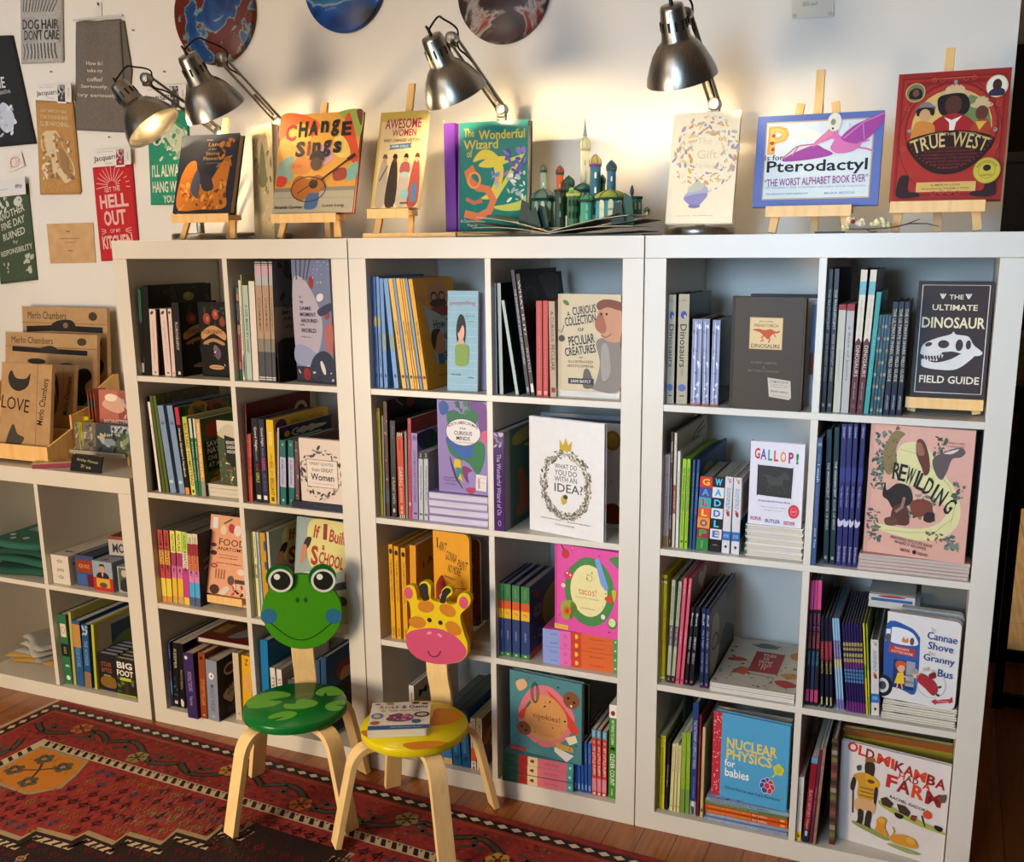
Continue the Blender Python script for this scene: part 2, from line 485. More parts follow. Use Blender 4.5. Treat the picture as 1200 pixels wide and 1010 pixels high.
for i in range(48):
    for j in range(22):
        a = .27 + i * .0415 + (j % 2) * .02; b = .285 + j * .048
        if a > RL - .26 or a < .26: continue
        dark = inside(a - .04, b - .045)
        if inside(a, b) != dark: continue
        if not dark and (a < .5 or a > RL - .5) and b < .47: continue
        col = rg.choice(['4e1216', '5e161a', '4a1518', '3e1820'] if dark else ['3a1014', '42141a', '2e0e12', '8a4a1c', '80582f', '3e3a4c', '3a1216', '2a0d10'])
        if dark and rg.random() < .12: col = 'a07a5a'
        L1.append(('o', a, b, .013, .011, .005, col)); L1.append(('r', a - .002, b - .022, a + .002, b + .02, col))
        if not dark and j % 3 == 0: L2.append(('l', col, .003, [(a - .02, b), (a + .02, b - .01)]))
for i in range(260):                                  # small hooks and buds of the red border
    a = rg.uniform(.09, RL - .09); b = rg.choice((rg.uniform(.08, .1), rg.uniform(.19, .205), rg.uniform(.085, .2)))
    L1.append(('e', a, b, .005, .004, rg.choice(['4a1512', '3a2a22', '8a4a24', '5a1612', '6a5a3a'])))
for i in range(900):                                  # threads and abrash across the field
    a = rg.uniform(.25, RL - .25); b = rg.uniform(.26, RB)
    L3.append(('r', a - .0008, b - .006, a + .0008, b + .006, rg.choice(['2a0c0e', '5a1618', '6e2a1c', '1c0c0e', '4a3028']), -8))
for i in range(160):                                  # worn pale threads
    a = 1.0 + rg.gauss(-.12, .09); b = .36 + rg.gauss(0, .07)
    if inside(a, b) or b < .255: continue
    L3.append(('r', a - .0006, b - .012, a + .0006, b + .012, '9a8468', -8))
lay_ = lambda a, b, l: Vector((a, -b, RT + l * .2))
draw(rug, it, 1, 1, lay_)
for k, L_ in enumerate((L1, L2, L3, L4)): draw(rug, L_, 1, 1, lay_, 60 + 3 * k, 0)
rug_ob = rug.build('woven_rug')
rug_ob.location = (-.415, -.004, 0); rug_ob.rotation_euler = (0, 0, -.0567)
tag(rug_ob, 'worn red patterned wool rug lying in front of the bookcases', 'rug')

# ------------------------------------------------------------------ the dim room at the right
rk = thing('metal_rack', 'black metal rack standing in the dim room beyond the right bookcase', 'rack', (2.34, 1.1, 0))
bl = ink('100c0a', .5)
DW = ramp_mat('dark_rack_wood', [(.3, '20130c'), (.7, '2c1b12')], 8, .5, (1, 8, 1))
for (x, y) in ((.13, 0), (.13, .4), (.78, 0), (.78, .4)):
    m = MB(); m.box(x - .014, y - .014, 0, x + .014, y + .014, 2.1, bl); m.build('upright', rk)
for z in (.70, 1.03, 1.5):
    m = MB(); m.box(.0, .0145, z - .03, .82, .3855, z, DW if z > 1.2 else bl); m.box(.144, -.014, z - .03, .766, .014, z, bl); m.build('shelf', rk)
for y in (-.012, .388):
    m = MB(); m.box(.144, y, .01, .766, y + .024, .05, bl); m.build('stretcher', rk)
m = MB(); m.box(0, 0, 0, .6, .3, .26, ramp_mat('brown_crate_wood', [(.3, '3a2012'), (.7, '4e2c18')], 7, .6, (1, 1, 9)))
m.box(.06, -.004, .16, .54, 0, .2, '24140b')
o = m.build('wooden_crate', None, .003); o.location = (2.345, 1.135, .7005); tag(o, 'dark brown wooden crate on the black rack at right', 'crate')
m = MB()
for k in range(9):
    m.lathe([(.13 + .006 * (k % 2), k * .018), (.133 + .006 * (k % 2), .018 + k * .018)], ramp_mat('wicker', [(.3, '8a7430'), (.7, 'c0a850')], 60, .7), 28)
b = m.build('wicker_basket'); b.location = (2.55, 1.29, 1.0305)
tag(b, 'yellowish wicker basket on the black rack at right', 'basket')
m = MB(); m.box(0, 0, 0, .62, .3, .2, '6d7478'); m.box(-.006, -.006, .2, .626, .306, .23, '7a8184')
o = m.build('storage_box', None, .004); o.location = (2.347, 1.135, 1.5005); tag(o, 'grey lidded storage box on top shelf of the black rack', 'box')
def room_lamp():
    l = bpy.data.lights.new('back_room_light', 'SPOT'); l.energy = 260; l.color = (1, .84, .6); l.spot_size = 1.3; l.shadow_soft_size = .1
    o = bpy.data.objects.new('back_room_light', l); COL.objects.link(o); o.location = (3.3, 3.6, 2.9)
room_lamp()

# ------------------------------------------------------------------ books
def rounded(w, h, r):
    p = [(0, 0)]
    for cx, cz, a0 in ((w - r, r, -PI / 2), (w - r, h - r, 0)):
        for i in range(6):
            a = a0 + PI / 2 * i / 5; p.append((cx + r * math.cos(a), cz + r * math.sin(a)))
    return p + [(0, h)]
def make_book(name, w, h, t, cov, spine=None, front=(), side=(), hard=True, pages='d8cfbd', rough=.42, rnd=0, bottom=(), extras=()):
    """local frame: spine on the y=0 face looking to -y, front cover on the +x face, z up"""
    root = bpy.data.objects.new(name, None); COL.objects.link(root); root.empty_display_size = .02
    b = min(.0026 if hard else .0007, t * .3); ins = .003 if hard else .0006
    sp = spine or cov
    m = MB(); C = ink(cov, rough); S = ink(sp, rough)
    if rnd:
        T = Matrix(((0, 1, 0, 0), (1, 0, 0, 0), (0, 0, 1, 0), (0, 0, 0, 1)))
        P = rounded(w, h, rnd); m.prism(P, 0, b, C, T); m.prism(P, t - b, t, C, T)
    else:
        m.box(0, 0, 0, b, w, h, C)
        if hard:
            m.box(t - b, .008, 0, t, w, h, C); m.box(t - b, .0, 0, t - .0007, .008, h, C)
        else: m.box(t - b, 0, 0, t, w, h, C)
    m.box(b, 0, 0, t - b, b, h, S)
    if sp != cov: draw(m, [('r', 0, 0, 1, 1, sp)], t, h, lambda a, c, l: Vector((a, -l * .5, c)))
    draw(m, front, w, h, lambda a, c, l: Vector((t + l, a, c)))
    sd = []
    for s in side:
        if s[0] == 'b': sd.append(('r', 0, s[1], 1, s[2], s[3]))
        elif s[0] == 'x':                              # lettering that runs down the spine: text, v top, v bottom, colour, width, centre
            sd.append(('t', s[1], s[6] if len(s) > 6 else .5, (s[2] + s[3]) / 2, s[2] - s[3], s[5] if len(s) > 5 else .5, s[4], -90))
        else: sd.append(s)
    draw(m, sd, t, h, lambda a, c, l: Vector((a, -l, c)), 1)
    if bottom: draw(m, bottom, w, t, lambda a, c, l: Vector((c, a, -l)))
    cv = m.build('cover', root)
    for nm, items in extras:                           # labels and stickers on the cover
        e = MB(); draw(e, items, w, h, lambda a, c, l: Vector((t + l, a, c)), len(front) + 2); kids(cv, e.build(nm, cv))
    g = MB()
    if rnd:
        g.prism([(a if a < .001 else a - .001, c) for a, c in rounded(w, h, rnd)], b, t - b, page_mat(pages), T)
    else: g.box(b, b, ins, t - b, w - ins, h - ins, page_mat(pages))
    pg = g.build('pages', root)
    kids(root, cv, pg)
    return root
M_FACE = Matrix.Rotation(-PI / 2, 4, 'Z')
M_FLATSP = Matrix(((0, 0, -1, 0), (0, 1, 0, 0), (1, 0, 0, 0), (0, 0, 0, 1)))
M_FLAT = Matrix(((0, 1, 0, 0), (0, 0, 1, 0), (1, 0, 0, 0), (0, 0, 0, 1)))
T3 = lambda x, y, z: Matrix.Translation((x, y, z))
RX = lambda a: Matrix.Rotation(a, 4, 'X')
RY = lambda a: Matrix.Rotation(a, 4, 'Y')
RZ = lambda a: Matrix.Rotation(a, 4, 'Z')
ORD = {2: ['left', 'right'], 3: ['leftmost', 'middle', 'rightmost']}
def ordinal(i, n):
    if n in ORD: return ORD[n][i]
    return ['leftmost', 'second from left', 'third from left', 'fourth from left', 'fifth from left', 'sixth from left'][i] if i < n - 1 else 'rightmost'
def ordinal_v(i, n):
    if n == 2: return ['lower', 'upper'][i]
    if i == n - 1: return 'topmost'
    return ['bottom', 'second from bottom', 'third from bottom', 'fourth from bottom', 'fifth from bottom'][i]
NUM = {2: 'two', 3: 'three', 4: 'four', 5: 'five', 6: 'six', 7: 'seven'}
CUR = {}
def cell(u, c, r, x0, y0, s, short=False):
    """start filling one cubby; x0, y0, s place the measuring frame of the following numbers"""
    CUR.update(x0=x0, y0=y0, s=s, xl=(cell_x(u, c) if not short else XL + FT + c * (CW + DT)), z=(cell_z(r) if not short else UW - FT - (r + 1) * CH - r * DT))
    CUR['xr'] = CUR['xl'] + CW; CUR['row'] = []; CUR['top'] = CUR['z'] + CH
    if short:
        CUR['where'] = 'low bookcase, %s %s cubby' % (('upper', 'lower')[r], CNAME[c])
    else:
        CUR['where'] = '%s bookcase, %s-row %s cubby' % (UNAME[u], RNAME[r], CNAME[c])
    CUR['group'] = 'books in the ' + CUR['where'].replace(',', '')
def px(a, b): return CUR['x0'] + a * CUR['s'], CUR['y0'] + b * CUR['s']
def finish(o, label, mtx, name='book', cat='book', where=True):
    o.matrix_world = mtx
    lb = label + (', ' + CUR['where'] if where else '')
    if len(lb.replace('-', ' ').split()) > 16: lb = label + ', ' + CUR['where'].split(',')[0]
    tag(o, lb, cat, CUR['group'])
def R(xl, xr, yt, look, c, xt=None, w=.2, y=.022, n=1, sp=(), fr=(), hard=True, pg='d8cfbd', sc=None, name='standing_book', dz=0, pitch=None, rnd=0, h=None, rough=.38):
    """book(s) standing spine-out: bottom left / bottom right / top height (and top-left) in the measuring frame"""
    z0 = CUR['z'] + .0004 + dz
    ul = px(xl, 0)[0]; ur = px(xr, 0)[0]
    x0, x1 = x_of(ul, y, z0), x_of(ur, y, z0)
    if xt is None:
        zt = z_of(px(0, yt)[1], x0, y); ht = zt - z0; lean = 0
    else:
        p = at_y(*px(xt, yt), y); d = Vector((p.x - x0, 0, p.z - z0)); ht = d.length; lean = math.atan2(d.x, d.z)
    lean = max(-.16, min(.16, lean))
    if abs(lean) < .012: lean = 0
    ht = min(h or ht, CH / math.cos(lean) - .006 - dz - (x1 - x0) * abs(math.sin(lean)))
    xl_, xr_ = CUR['xl'] + .0008, CUR['xr'] - .0008
    w = min(w, .386 - y)
    if 'row' in CUR and CUR.get('bound', True):
        if x0 < xl_: x1 = max(x1, xl_ + .004); x0 = xl_
        if x0 + ht * math.sin(lean) < xl_: lean = math.asin(max(-.9, (xl_ - x0) / ht))
        for (px0, pt, pl, ph, py, pw) in CUR['row'][-3:]:      # keep clear of the books already standing to the left
            if y > py + pw or py > y + w: continue
            zm = min(ht * math.cos(lean), ph * math.cos(pl))
            pr = px0 + pt / math.cos(pl) + .0004 - (pt * math.tan(pl) * math.sin(pl) if pl > 0 else 0) * 0
            if x0 < pr: x0 = pr
            need = (pr + zm * math.tan(pl) - x0) / zm
            if math.tan(lean) < need: lean = math.atan(need)
        x1 = max(x1, x0 + .0035 * n)
        over = max(x1, x1 + ht * math.sin(lean)) - xr_
        if over > 0:
            if lean > 0: lean = max(0, math.asin(max(-.9, min(.9, (xr_ - x1) / ht))))
            if x1 > xr_: x1 = xr_
    t = max(.003, (x1 - x0) * math.cos(lean) / n - .0006)
    CUR.setdefault('row', []).append((x0, (t + .0006) * n, lean, ht, y, w))
    proto = make_book(name, w, ht, t, c, sc, fr, sp, hard, pg, rough, rnd)
    for i in range(n):
        o = proto if i == 0 else copy_tree(proto)
        lb = look if n == 1 else '%s of the %s %s' % (ordinal(i, n), NUM[n], look)
        jz = 0 if n == 1 else ((i * 37) % 5) * .0012
        finish(o, lb, T3(x0 + i * (t + .0006), y + jz, z0 + max(0, t * math.sin(lean))) @ RY(lean))
    return proto
def face_geo(xl, yl, xr, yr, yt, z0, y=None, yaw=None, tilt=0):
    (ul, vl), (ur, vr) = px(xl, yl), px(xr, yr)
    P0 = at_z(ul, vl, z0)
    if y is not None: P0 = Vector((x_of(ul, y, z0), y, z0))
    if yaw is None:
        P1 = at_z(ur, vr, z0); yw = math.atan2(P1.y - P0.y, P1.x - P0.x)
    else: yw = math.radians(yaw)
    d = Vector((math.cos(yw), math.sin(yw), 0))
    r = ray(ur, vr); # intersect ray (in plan) with the face line
    det = r.x * (-d.y) - r.y * (-d.x)
    q = P0 - CAM_POS
    w = (r.x * q.y - r.y * q.x) / det * 1.0
    w = -w if w < 0 else w
    tl = math.radians(tilt); nrm = Vector((-math.sin(yw), math.cos(yw), 0))
    up = nrm * math.sin(tl) + Vector((0, 0, 1)) * math.cos(tl)
    vt = px(0, yt)[1]; lo, hi = .02, .6
    mt = CAM_ROT.transposed()
    for _ in range(40):
        h = (lo + hi) / 2; k = mt @ (P0 + up * h - CAM_POS); v = CYP + FPX * k.y / k.z
        if v > vt: lo = h
        else: hi = h
    return P0, yw, w, h, tl
def F(xl, yl, xr, yr, yt, look, c, t=.012, y=None, yaw=None, tilt=0, fr=(), sp=(), hard=True, pg='d8cfbd', sc=None, dz=0, name='face_out_book', where=True, z=None, rnd=0, w=None, h=None, rough=.42, cat='book', extras=()):
    """book standing front-out: bottom left and bottom right corners, height of the top left corner"""
    z0 = (CUR['z'] + .0004 + dz) if z is None else z
    P0, yw, ww, hh, tl = face_geo(xl, yl, xr, yr, yt, z0, y, yaw, tilt)
    ww = w or ww; hh = h or hh
    if where and z is None:
        if P0.x < CUR['xl'] + .001: ww -= CUR['xl'] + .001 - P0.x; P0 = Vector((CUR['xl'] + .001, P0.y, P0.z))
        ww = min(ww, (CUR['xr'] - .001 - P0.x - max(0, t * math.sin(-yw))) / math.cos(yw))
        hh = min(hh, (CUR['top'] - P0.z - .002) / math.cos(tl))
    o = make_book(name, ww, hh, t, c, sc, fr, sp, hard, pg, rough, rnd, extras=extras)
    finish(o, look, T3(P0.x, P0.y, P0.z + t * math.sin(tl)) @ RZ(yw) @ RX(-tl) @ T3(0, t, 0) @ M_FACE, where=where)
    if DBG: print('FACE %-46s y=%.3f yaw=%.1f w=%.3f h=%.3f' % (look[:46], P0.y, math.degrees(yw), ww, hh))
    return P0, yw, ww, hh
DBG = False
def S(xl, yl, xr, yr, yt, look, n, c, mode='spine', depth=.2, y=.02, yaw=0, specs=None, sp=(), fr=(), hard=True, pg='d8cfbd', sc=None, dz=0, where=True, bottom=(), name='stacked_book', z=None, jit=.002, rnd=0):
    """pile of n lying books: bottom front edge left / right, top of the pile at the left"""
    z0 = (CUR['z'] + .0004 + dz) if z is None else z
    P0, yw, L, H, _ = face_geo(xl, yl, xr, yr, yt, z0, y, yaw)
    if where and z is None:
        lo_ = CUR['xl'] + .005 + max(0, depth * math.sin(yw))
        if P0.x < lo_: L -= lo_ - P0.x; P0 = Vector((lo_, P0.y, P0.z))
        L = min(L, CUR['xr'] - .004 - P0.x)
        depth = min(depth, .375 - P0.y)
    t = H / n; rs = random.Random(int(xl * 7 + yl)); proto = None
    for i in range(n):
        s = dict(c=c, sc=sc, sp=sp, fr=fr, pg=pg, look=look, bottom=bottom)
        if specs: s.update(specs[i])
        if proto is None or specs:
            if mode == 'spine': proto = make_book(name, depth, L, t - .0004, s['c'], s['sc'], s['fr'], s['sp'], hard, s['pg'], .38, rnd, s['bottom'])
            else: proto = make_book(name, L, depth, t - .0004, s['c'], s['sc'], s['fr'], s['sp'], hard, s['pg'], .38, rnd, s['bottom'])
            o = proto
        else: o = copy_tree(proto)
        jx, jy, ja = rs.uniform(-jit, jit) * .7, rs.uniform(0, jit * 2), rs.uniform(-.006, .006)
        base = T3(P0.x, P0.y, P0.z) @ RZ(yw) @ T3(jx, jy, i * t) @ RZ(ja)
        mtx = base @ T3(L, 0, 0) @ M_FLATSP if mode == 'spine' else base @ M_FLAT
        lb = s['look'] if (n == 1 or (specs and specs[i].get('look'))) else '%s of the %s %s' % (ordinal_v(i, n), NUM[n], look)
        finish(o, lb, mtx, where=where)
    return P0, L, H
def easel(label, P, w, ledge_z, top, d=.006, where=None, rz=0, hgt=None, spread=.02, group='small wooden display easels', tilt=12, bt=.014):
    """little tripod easel; P = middle of its ledge front on the ground, ledge width w, ledge at ledge_z, mast top"""
    t = thing('display_easel', label, 'easel', P, rz, group)
    th = .018 if w > .1 else .014; tl = math.radians(tilt); back = bt / math.cos(tl) + .006
    def leg(nm, a, b, s=th):
        m = MB(); a, b = Vector(a), Vector(b); zz = (b - a).normalized(); xx = (Vector((1, 0, 0)) - zz * zz.x).normalized(); yy = zz.cross(xx)
        T = Matrix.Translation(a) @ Matrix((xx, yy, zz)).transposed().to_4x4()
        m.box(-s / 2, -.0042, 0, s / 2, .0042, (b - a).length, PINE, T)
        return m.build(nm, t, .0008)
    B = lambda z: back + (z - ledge_z) * math.tan(tl)
    lh = ledge_z + (top - ledge_z) * .76
    leg('front_leg', (-w * .5 + th * .6, B(0) + .001, .003), (-w * .2, B(lh) + .005, lh))
    leg('front_leg', (w * .5 - th * .6, B(0) + .001, .003), (w * .2, B(lh) + .005, lh))
    leg('mast', (0, B(ledge_z - .012) + .014, ledge_z - .012), (0, B(top) + .014, top), th * 1.05)
    leg('rear_leg', (0, B(0) + .095, .003), (0, B(lh) + .024, lh), th)
    m = MB(); m.box(-w / 2, -.014, ledge_z - .014, w / 2, B(ledge_z) + .008, ledge_z, PINE)
    m.box(-w / 2, -.018, ledge_z - .02, w / 2, -.014, ledge_z + .004, PINE); m.build('ledge', t, .0008)
    hb = ledge_z + (top - ledge_z) * .4
    m = MB(); m.box(-w * .34, B(hb) + .006, hb - .008, w * .34, B(hb) + .012, hb + .008, PINE); m.build('crossbar', t, .0008)
    return t

# ------------------------------------------------------------------ left bookcase
W_ = 'd9d4c8'
# top row, left
cell(0, 0, 0, 130, 270, .1882)
R(149, 165, 362, 'thin dark book, spine green above', '1d2620', 120, .2, sp=[('b', .62, 1, '2f6a55'), ('b', .03, .14, 'b8b2a8')])
R(168, 186, 355, 'second thin dark book with green spine top', '1d2620', 140, .2, sp=[('b', .6, .97, '35705a'), ('b', .03, .14, 'b8b2a8')])
R(189, 214, 350, 'tall dark brown spine with tiny lettering', '2a2320', 160, .22, sp=[('x', 'Botanica', .2, .06, 'b8ab94', .3)])
R(217, 256, 345, 'large black floral book behind the pink spines', '15130f', 190, .27,
  fr=[('d', 14, 3, (.25, .7, .95, .95), ['2c3326', '242b22', '33382c'], .05), ('e', .62, .86, .09, .05, '8a7a48'), ('e', .6, .88, .05, .03, 'a08d58')])
BLOOM = [('r', .02, 0, 1, 1, '26231f'), ('d', 26, 5, (.15, .1, .9, .95), ['8a5a5a', 'b99a94', '566048', '3e4636'], .06), ('e', .4, .7, .14, .09, 'c9a09a'), ('e', .6, .4, .12, .08, 'a86a6e')]
LEAFSP = [('e', .4, .945, .3, .022, '3a4030', 40), ('x', 'language of flowers', .82, .18, 'b09a94', .3), ('e', .5, .05, .2, .012, '6a5a54')]
R(259, 299, 490, 'pale pink spine, leftmost of three', 'd3bdb6', 225, .17, fr=BLOOM, sp=LEAFSP)
R(339, 379, 488, 'pale pink spine, middle one of three', 'd3bdb6', 303, .17, fr=BLOOM, sp=LEAFSP)
R(383, 406, 488, 'pale pink spine beside the black one', 'd3bdb6', 353, .17, fr=BLOOM, sp=LEAFSP)
FLORO = [('e', .3, .78, .13, .075, '8e3a2b'), ('e', .32, .78, .06, .035, 'b0604a'), ('e', .62, .84, .12, .07, '94402f'), ('e', .62, .85, .05, .03, 'b96a50'), ('e', .85, .74, .1, .06, '7e3a2c'),
         ('d', 16, 2, (.1, .65, .95, .95), ['39402f', '2d3428', '4a4a38'], .05), ('s', 'b8895a', [(.1, .6), (.5, .69), (.92, .6), (.9, .5), (.5, .58), (.12, .5)]),
         ('t', 'FLOROGRAPHY', .5, .605, .7, .06, '2a1c14', 0, .02), ('s', 'a87c52', [(.16, .47), (.5, .52), (.86, .47), (.84, .43), (.5, .475), (.17, .43)]),
         ('e', .62, .32, .12, .08, '5d4a62'), ('e', .55, .38, .08, .05, '6e5a72'), ('d', 10, 8, (.1, .12, .95, .45), ['c9c0b0', '5a6048', '6a5070'], .03),
         ('e', .55, .13, .27, .032, 'bb8e66'), ('t', 'secret language of flowers', .55, .13, .42, .02, '4a3020')]
R(407, 452, 450, 'black botanical spine beside its face-out copy', '1c1a1a', 376, .16, fr=FLORO, sp=[('x', 'FLOROGRAPHY', .74, .36, 'b9b0a2', .4), ('r', .35, .03, .65, .07, 'd0c8bc')])
F(572, 905, 744, 916, 445, 'black book with red flowers and tan banner facing out', '1a1817', .02, fr=FLORO, yaw=-4)
# top row, right
cell(0, 1, 0, 260, 280, .1781)
for i, (a, b, q, v) in enumerate(((88, 109, 62, 318), (112, 134, 86, 322))):
    R(a, b, v, ('first', 'second')[i] + ' thin spine banded teal, orange, navy and red', '24324c', q, .2,
      sp=[('b', .93, 1, '4d7a78'), ('b', .86, .93, 'c08058'), ('b', .6, .86, '27344c'), ('b', .5, .6, 'b98a6a'), ('b', .2, .5, 'a04450'), ('b', .12, .2, 'c08a64'), ('b', 0, .12, '3c6a58'), ('x', 'winter', .84, .64, 'c9c0b0', .4)])
R(140, 156, 272, 'thin white spine with blue smear', 'd2ccc0', 98, .2, sp=[('e', .6, .15, .3, .12, '4a5c88'), ('x', 'the bear and the moon', .75, .3, '4a4a44', .4)])
R(158, 164, 235, 'very thin olive spine behind the white one', 'b3b77e', 114, .24)
R(167, 203, 305, 'pale green spine with dark lettering', 'a3b8ae', 134, .21, sp=[('x', 'A LIFE MADE BY HAND', .8, .3, '3a4a48', .4)])
R(207, 247, 278, 'plain cream spine', 'd6ccc0', 174, .22)
SNOW = [('r', 0, 0, 1, 1, '8e8578'), ('r', 0, .62, 1, 1, '5d6068'), ('r', 0, 0, 1, .2, '3b3c44'), ('d', 12, 3, (.1, .7, 1, 1), ['2c2d30', '35363a'], .05),
        ('t', 'AT THE', .42, .68, .3, .02, '3c3a38'), ('t', 'SAME', .45, .62, .55, .035, '3c3a38'), ('t', 'MOMENT', .45, .57, .6, .035, '3c3a38'), ('t', 'AROUND', .45, .52, .6, .035, '3c3a38'), ('t', 'WORLD', .45, .45, .55, .035, '3c3a38')]
GR = [('b', .965, 1, '1e1e20'), ('b', .985, .99, 'c8c4bc'), ('b', .97, .975, 'c8c4bc'), ('b', .88, .965, 'b99aa6'), ('b', .8, .88, 'a7a7aa'), ('b', .36, .8, 'a58a70'), ('b', .25, .36, '7c746c'), ('b', 0, .25, '42444a'), ('b', .012, .02, 'd8d4cc'), ('b', .03, .038, 'd8d4cc'),
      ('x', 'AT THE SAME MOMENT', .7, .42, '5c4c40', .35)]
R(250, 291, 138, 'tall banded tan and grey spine, leftmost of three', '4a4a4e', 213, .26, sp=GR)
R(293, 334, 136, 'tall banded tan and grey spine, middle of three', '4a4a4e', 258, .26, sp=GR)
R(336, 359, 135, 'tall banded spine with its winter cover showing', '4a4a4e', 306, .26, sp=GR, fr=SNOW)
MOM = [('r', 0, 0, 1, 1, '6e7896'), ('s', 'a9a3b0', [(-.0, .8), (.25, .86), (.55, .72), (.75, .5), (.6, .25), (.2, .2), (0, .24)]), ('s', '8b93b4', [(.0, .3), (.3, .3), (.6, .22), (.5, .14), (0, .16)]),
       ('s', 'a4655e', [(.8, .45), (1, .5), (1, .28), (.85, .25)]), ('r', 0, 0, 1, .13, '2e3142'), ('s', '32384a', [(.45, .2), (.75, .27), (1, .2), (1, .02), (.4, .05)]),
       ('l', '44455a', .03, [(.12, 1), (.12, .84)]), ('l', '3e4052', .03, [(.25, 1), (.22, .86)]), ('l', '4a4c60', .03, [(.38, 1), (.3, .84)]), ('l', '3e4052', .025, [(.5, 1), (.38, .84)]),
       ('d', 26, 4, (.55, .8, 1, 1), ['c9ccd8', 'b5bace'], .012), ('e', .5, .82, .07, .05, '8e3a34'), ('e', .72, .7, .1, .03, 'd0ccc8', 30), ('e', .88, .56, .07, .035, '96403c'), ('s', '3a3f58', [(.65, .6), (1, .66), (1, .6), (.72, .55)]),
       ('e', .72, .13, .05, .06, 'cfc9c4', 20), ('e', .28, .07, .1, .05, '8a2a2e'), ('d', 18, 9, (.05, .01, 1, .2), ['23252e', '454a5e', 'b8b2aa'], .03),
       ('t', 'AT', .2, .7, .06, .018, '3c3a44'), ('t', 'THE', .22, .66, .1, .02, '3c3a44'), ('t', 'SAME', .32, .61, .3, .03, '3c3a44'), ('t', 'MOMENT', .38, .56, .42, .032, '3c3a44'), ('t', 'AROUND', .4, .51, .44, .032, '3c3a44'), ('t', 'THE', .22, .475, .12, .016, '3c3a44'), ('t', 'WORLD', .38, .43, .4, .036, '3c3a44'), ('t', 'clotilde perrin', .3, .375, .28, .012, '4c4a54')]
F(500, 937, 744, 958, 136, 'tall narrow blue winter picture book facing out', '6e7896', .012, fr=MOM, sc='9a9ab0')
def bookend(label, x, y, z, h, d, rz=0):
    m = MB(); r = d * .25
    P = [(0, 0), (d, 0)]
    for cx, cz, a0 in ((d - r, h - r, 0), (r, h - r, PI / 2)):
        for i in range(6):
            a = a0 + PI / 2 * i / 5; P.append((cx + r * math.cos(a), cz + r * math.sin(a)))
    T = Matrix(((0, 1, 0, 0), (1, 0, 0, 0), (0, 0, 1, 0), (0, 0, 0, 1)))
    m.prism(P, 0, .0015, BLACKP, T); m.box(.0015, 0, 0, .012, d, .0012, BLACKP)
    o = m.build('bookend'); o.location = (x, y, z); o.rotation_euler = (0, 0, rz)
    tag(o, label, 'bookend')
z0 = CUR['z'] + .0004
bookend('black metal bookend between two winter picture books', x_of(px(372, 0)[0], .015, z0), .018, z0, .118, .14)
# second row, left
cell(0, 0, 1, 150, 440, .1584)
R(152, 172, 155, 'dark floral spine at far left', '2a2020', 101, .3, sp=[('d', 26, 2, (.1, .02, .9, .98), ['8a6a5a', '4a2a2a', 'b09a80', '5a3a32'], .3)], fr=[('r', 0, 0, 1, 1, '15120f')])
R(229, 248, 195, 'thin white leaning spine', 'ddd8cc', 130, .22, sp=[('x', 'garden notes', .75, .5, '8a847a', .4)])
LEAFY = [('r', .12, 0, 1, 1, '4d4f3c'), ('d', 260, 6, (.14, .2, .98, .99), ['343626', '6a6c58', '26281c', '7c7c6a'], .014)]
R(259, 281, 150, 'left of two olive green spines', '4f5c2c', 156, .27)
R(284, 307, 150, 'right of two olive green spines, leaf-pattern cover', '55622e', 182, .28, fr=LEAFY)
BL1 = [('e', .5, .8, .3, .02, '56688a'), ('e', .45, .13, .35, .02, 'b0c4da'), ('x', 'the flower garden', .7, .3, '8fa6c2', .3)]
R(316, 360, 222, 'left of two dusty blue spines', '7890b0', 214, .25, sp=BL1)
R(384, 427, 222, 'right of two dusty blue spines', '7890b0', 285, .27, sp=BL1, fr=[('r', 0, 0, 1, 1, '3e4a5c')])
R(430, 459, 235, 'black gardening spine with red top', '1e1a1c', 343, .24, hard=False,
  sp=[('b', .8, 1, 'b03040'), ('b', 0, .08, 'd98a3a'), ('x', 'Midwest Gardener’s Handbook', .76, .2, 'ddd8cc', .5)],
  fr=[('r', 0, 0, 1, 1, '4a5a34'), ('e', .35, .9, .2, .13, 'c08a2a'), ('e', .35, .9, .09, .06, '3a2414'), ('e', .68, .93, .14, .09, 'a0423a'), ('d', 30, 4, (.0, .6, 1, 1), ['2d3d22', '5e6e3a', '38482a'], .06)])
R(472, 505, 305, 'yellow-green backyard spine', 'cfc86a', 400, .2, hard=False, sp=[('b', .93, 1, '9fb84a'), ('b', .55, .93, 'c9b85a'), ('x', 'BACKYARD', .92, .6, '2a2a1c', .7), ('x', 'HOMESTEAD', .56, .12, '5a4a20', .6), ('r', .3, .03, .7, .07, '3a3a20')])
R(507, 526, 318, 'left of two green spines with white tops', '2f6e4c', 447, .2, hard=False, sp=[('b', .75, 1, 'b9c4b4'), ('x', 'Edible Garden', .7, .2, 'cfd8cc', .4)])
R(529, 546, 318, 'right of two green spines with white tops', '2f6e4c', 478, .2, hard=False, sp=[('b', .75, 1, 'b9c4b4'), ('x', 'Edible Garden', .7, .2, 'cfd8cc', .4)])
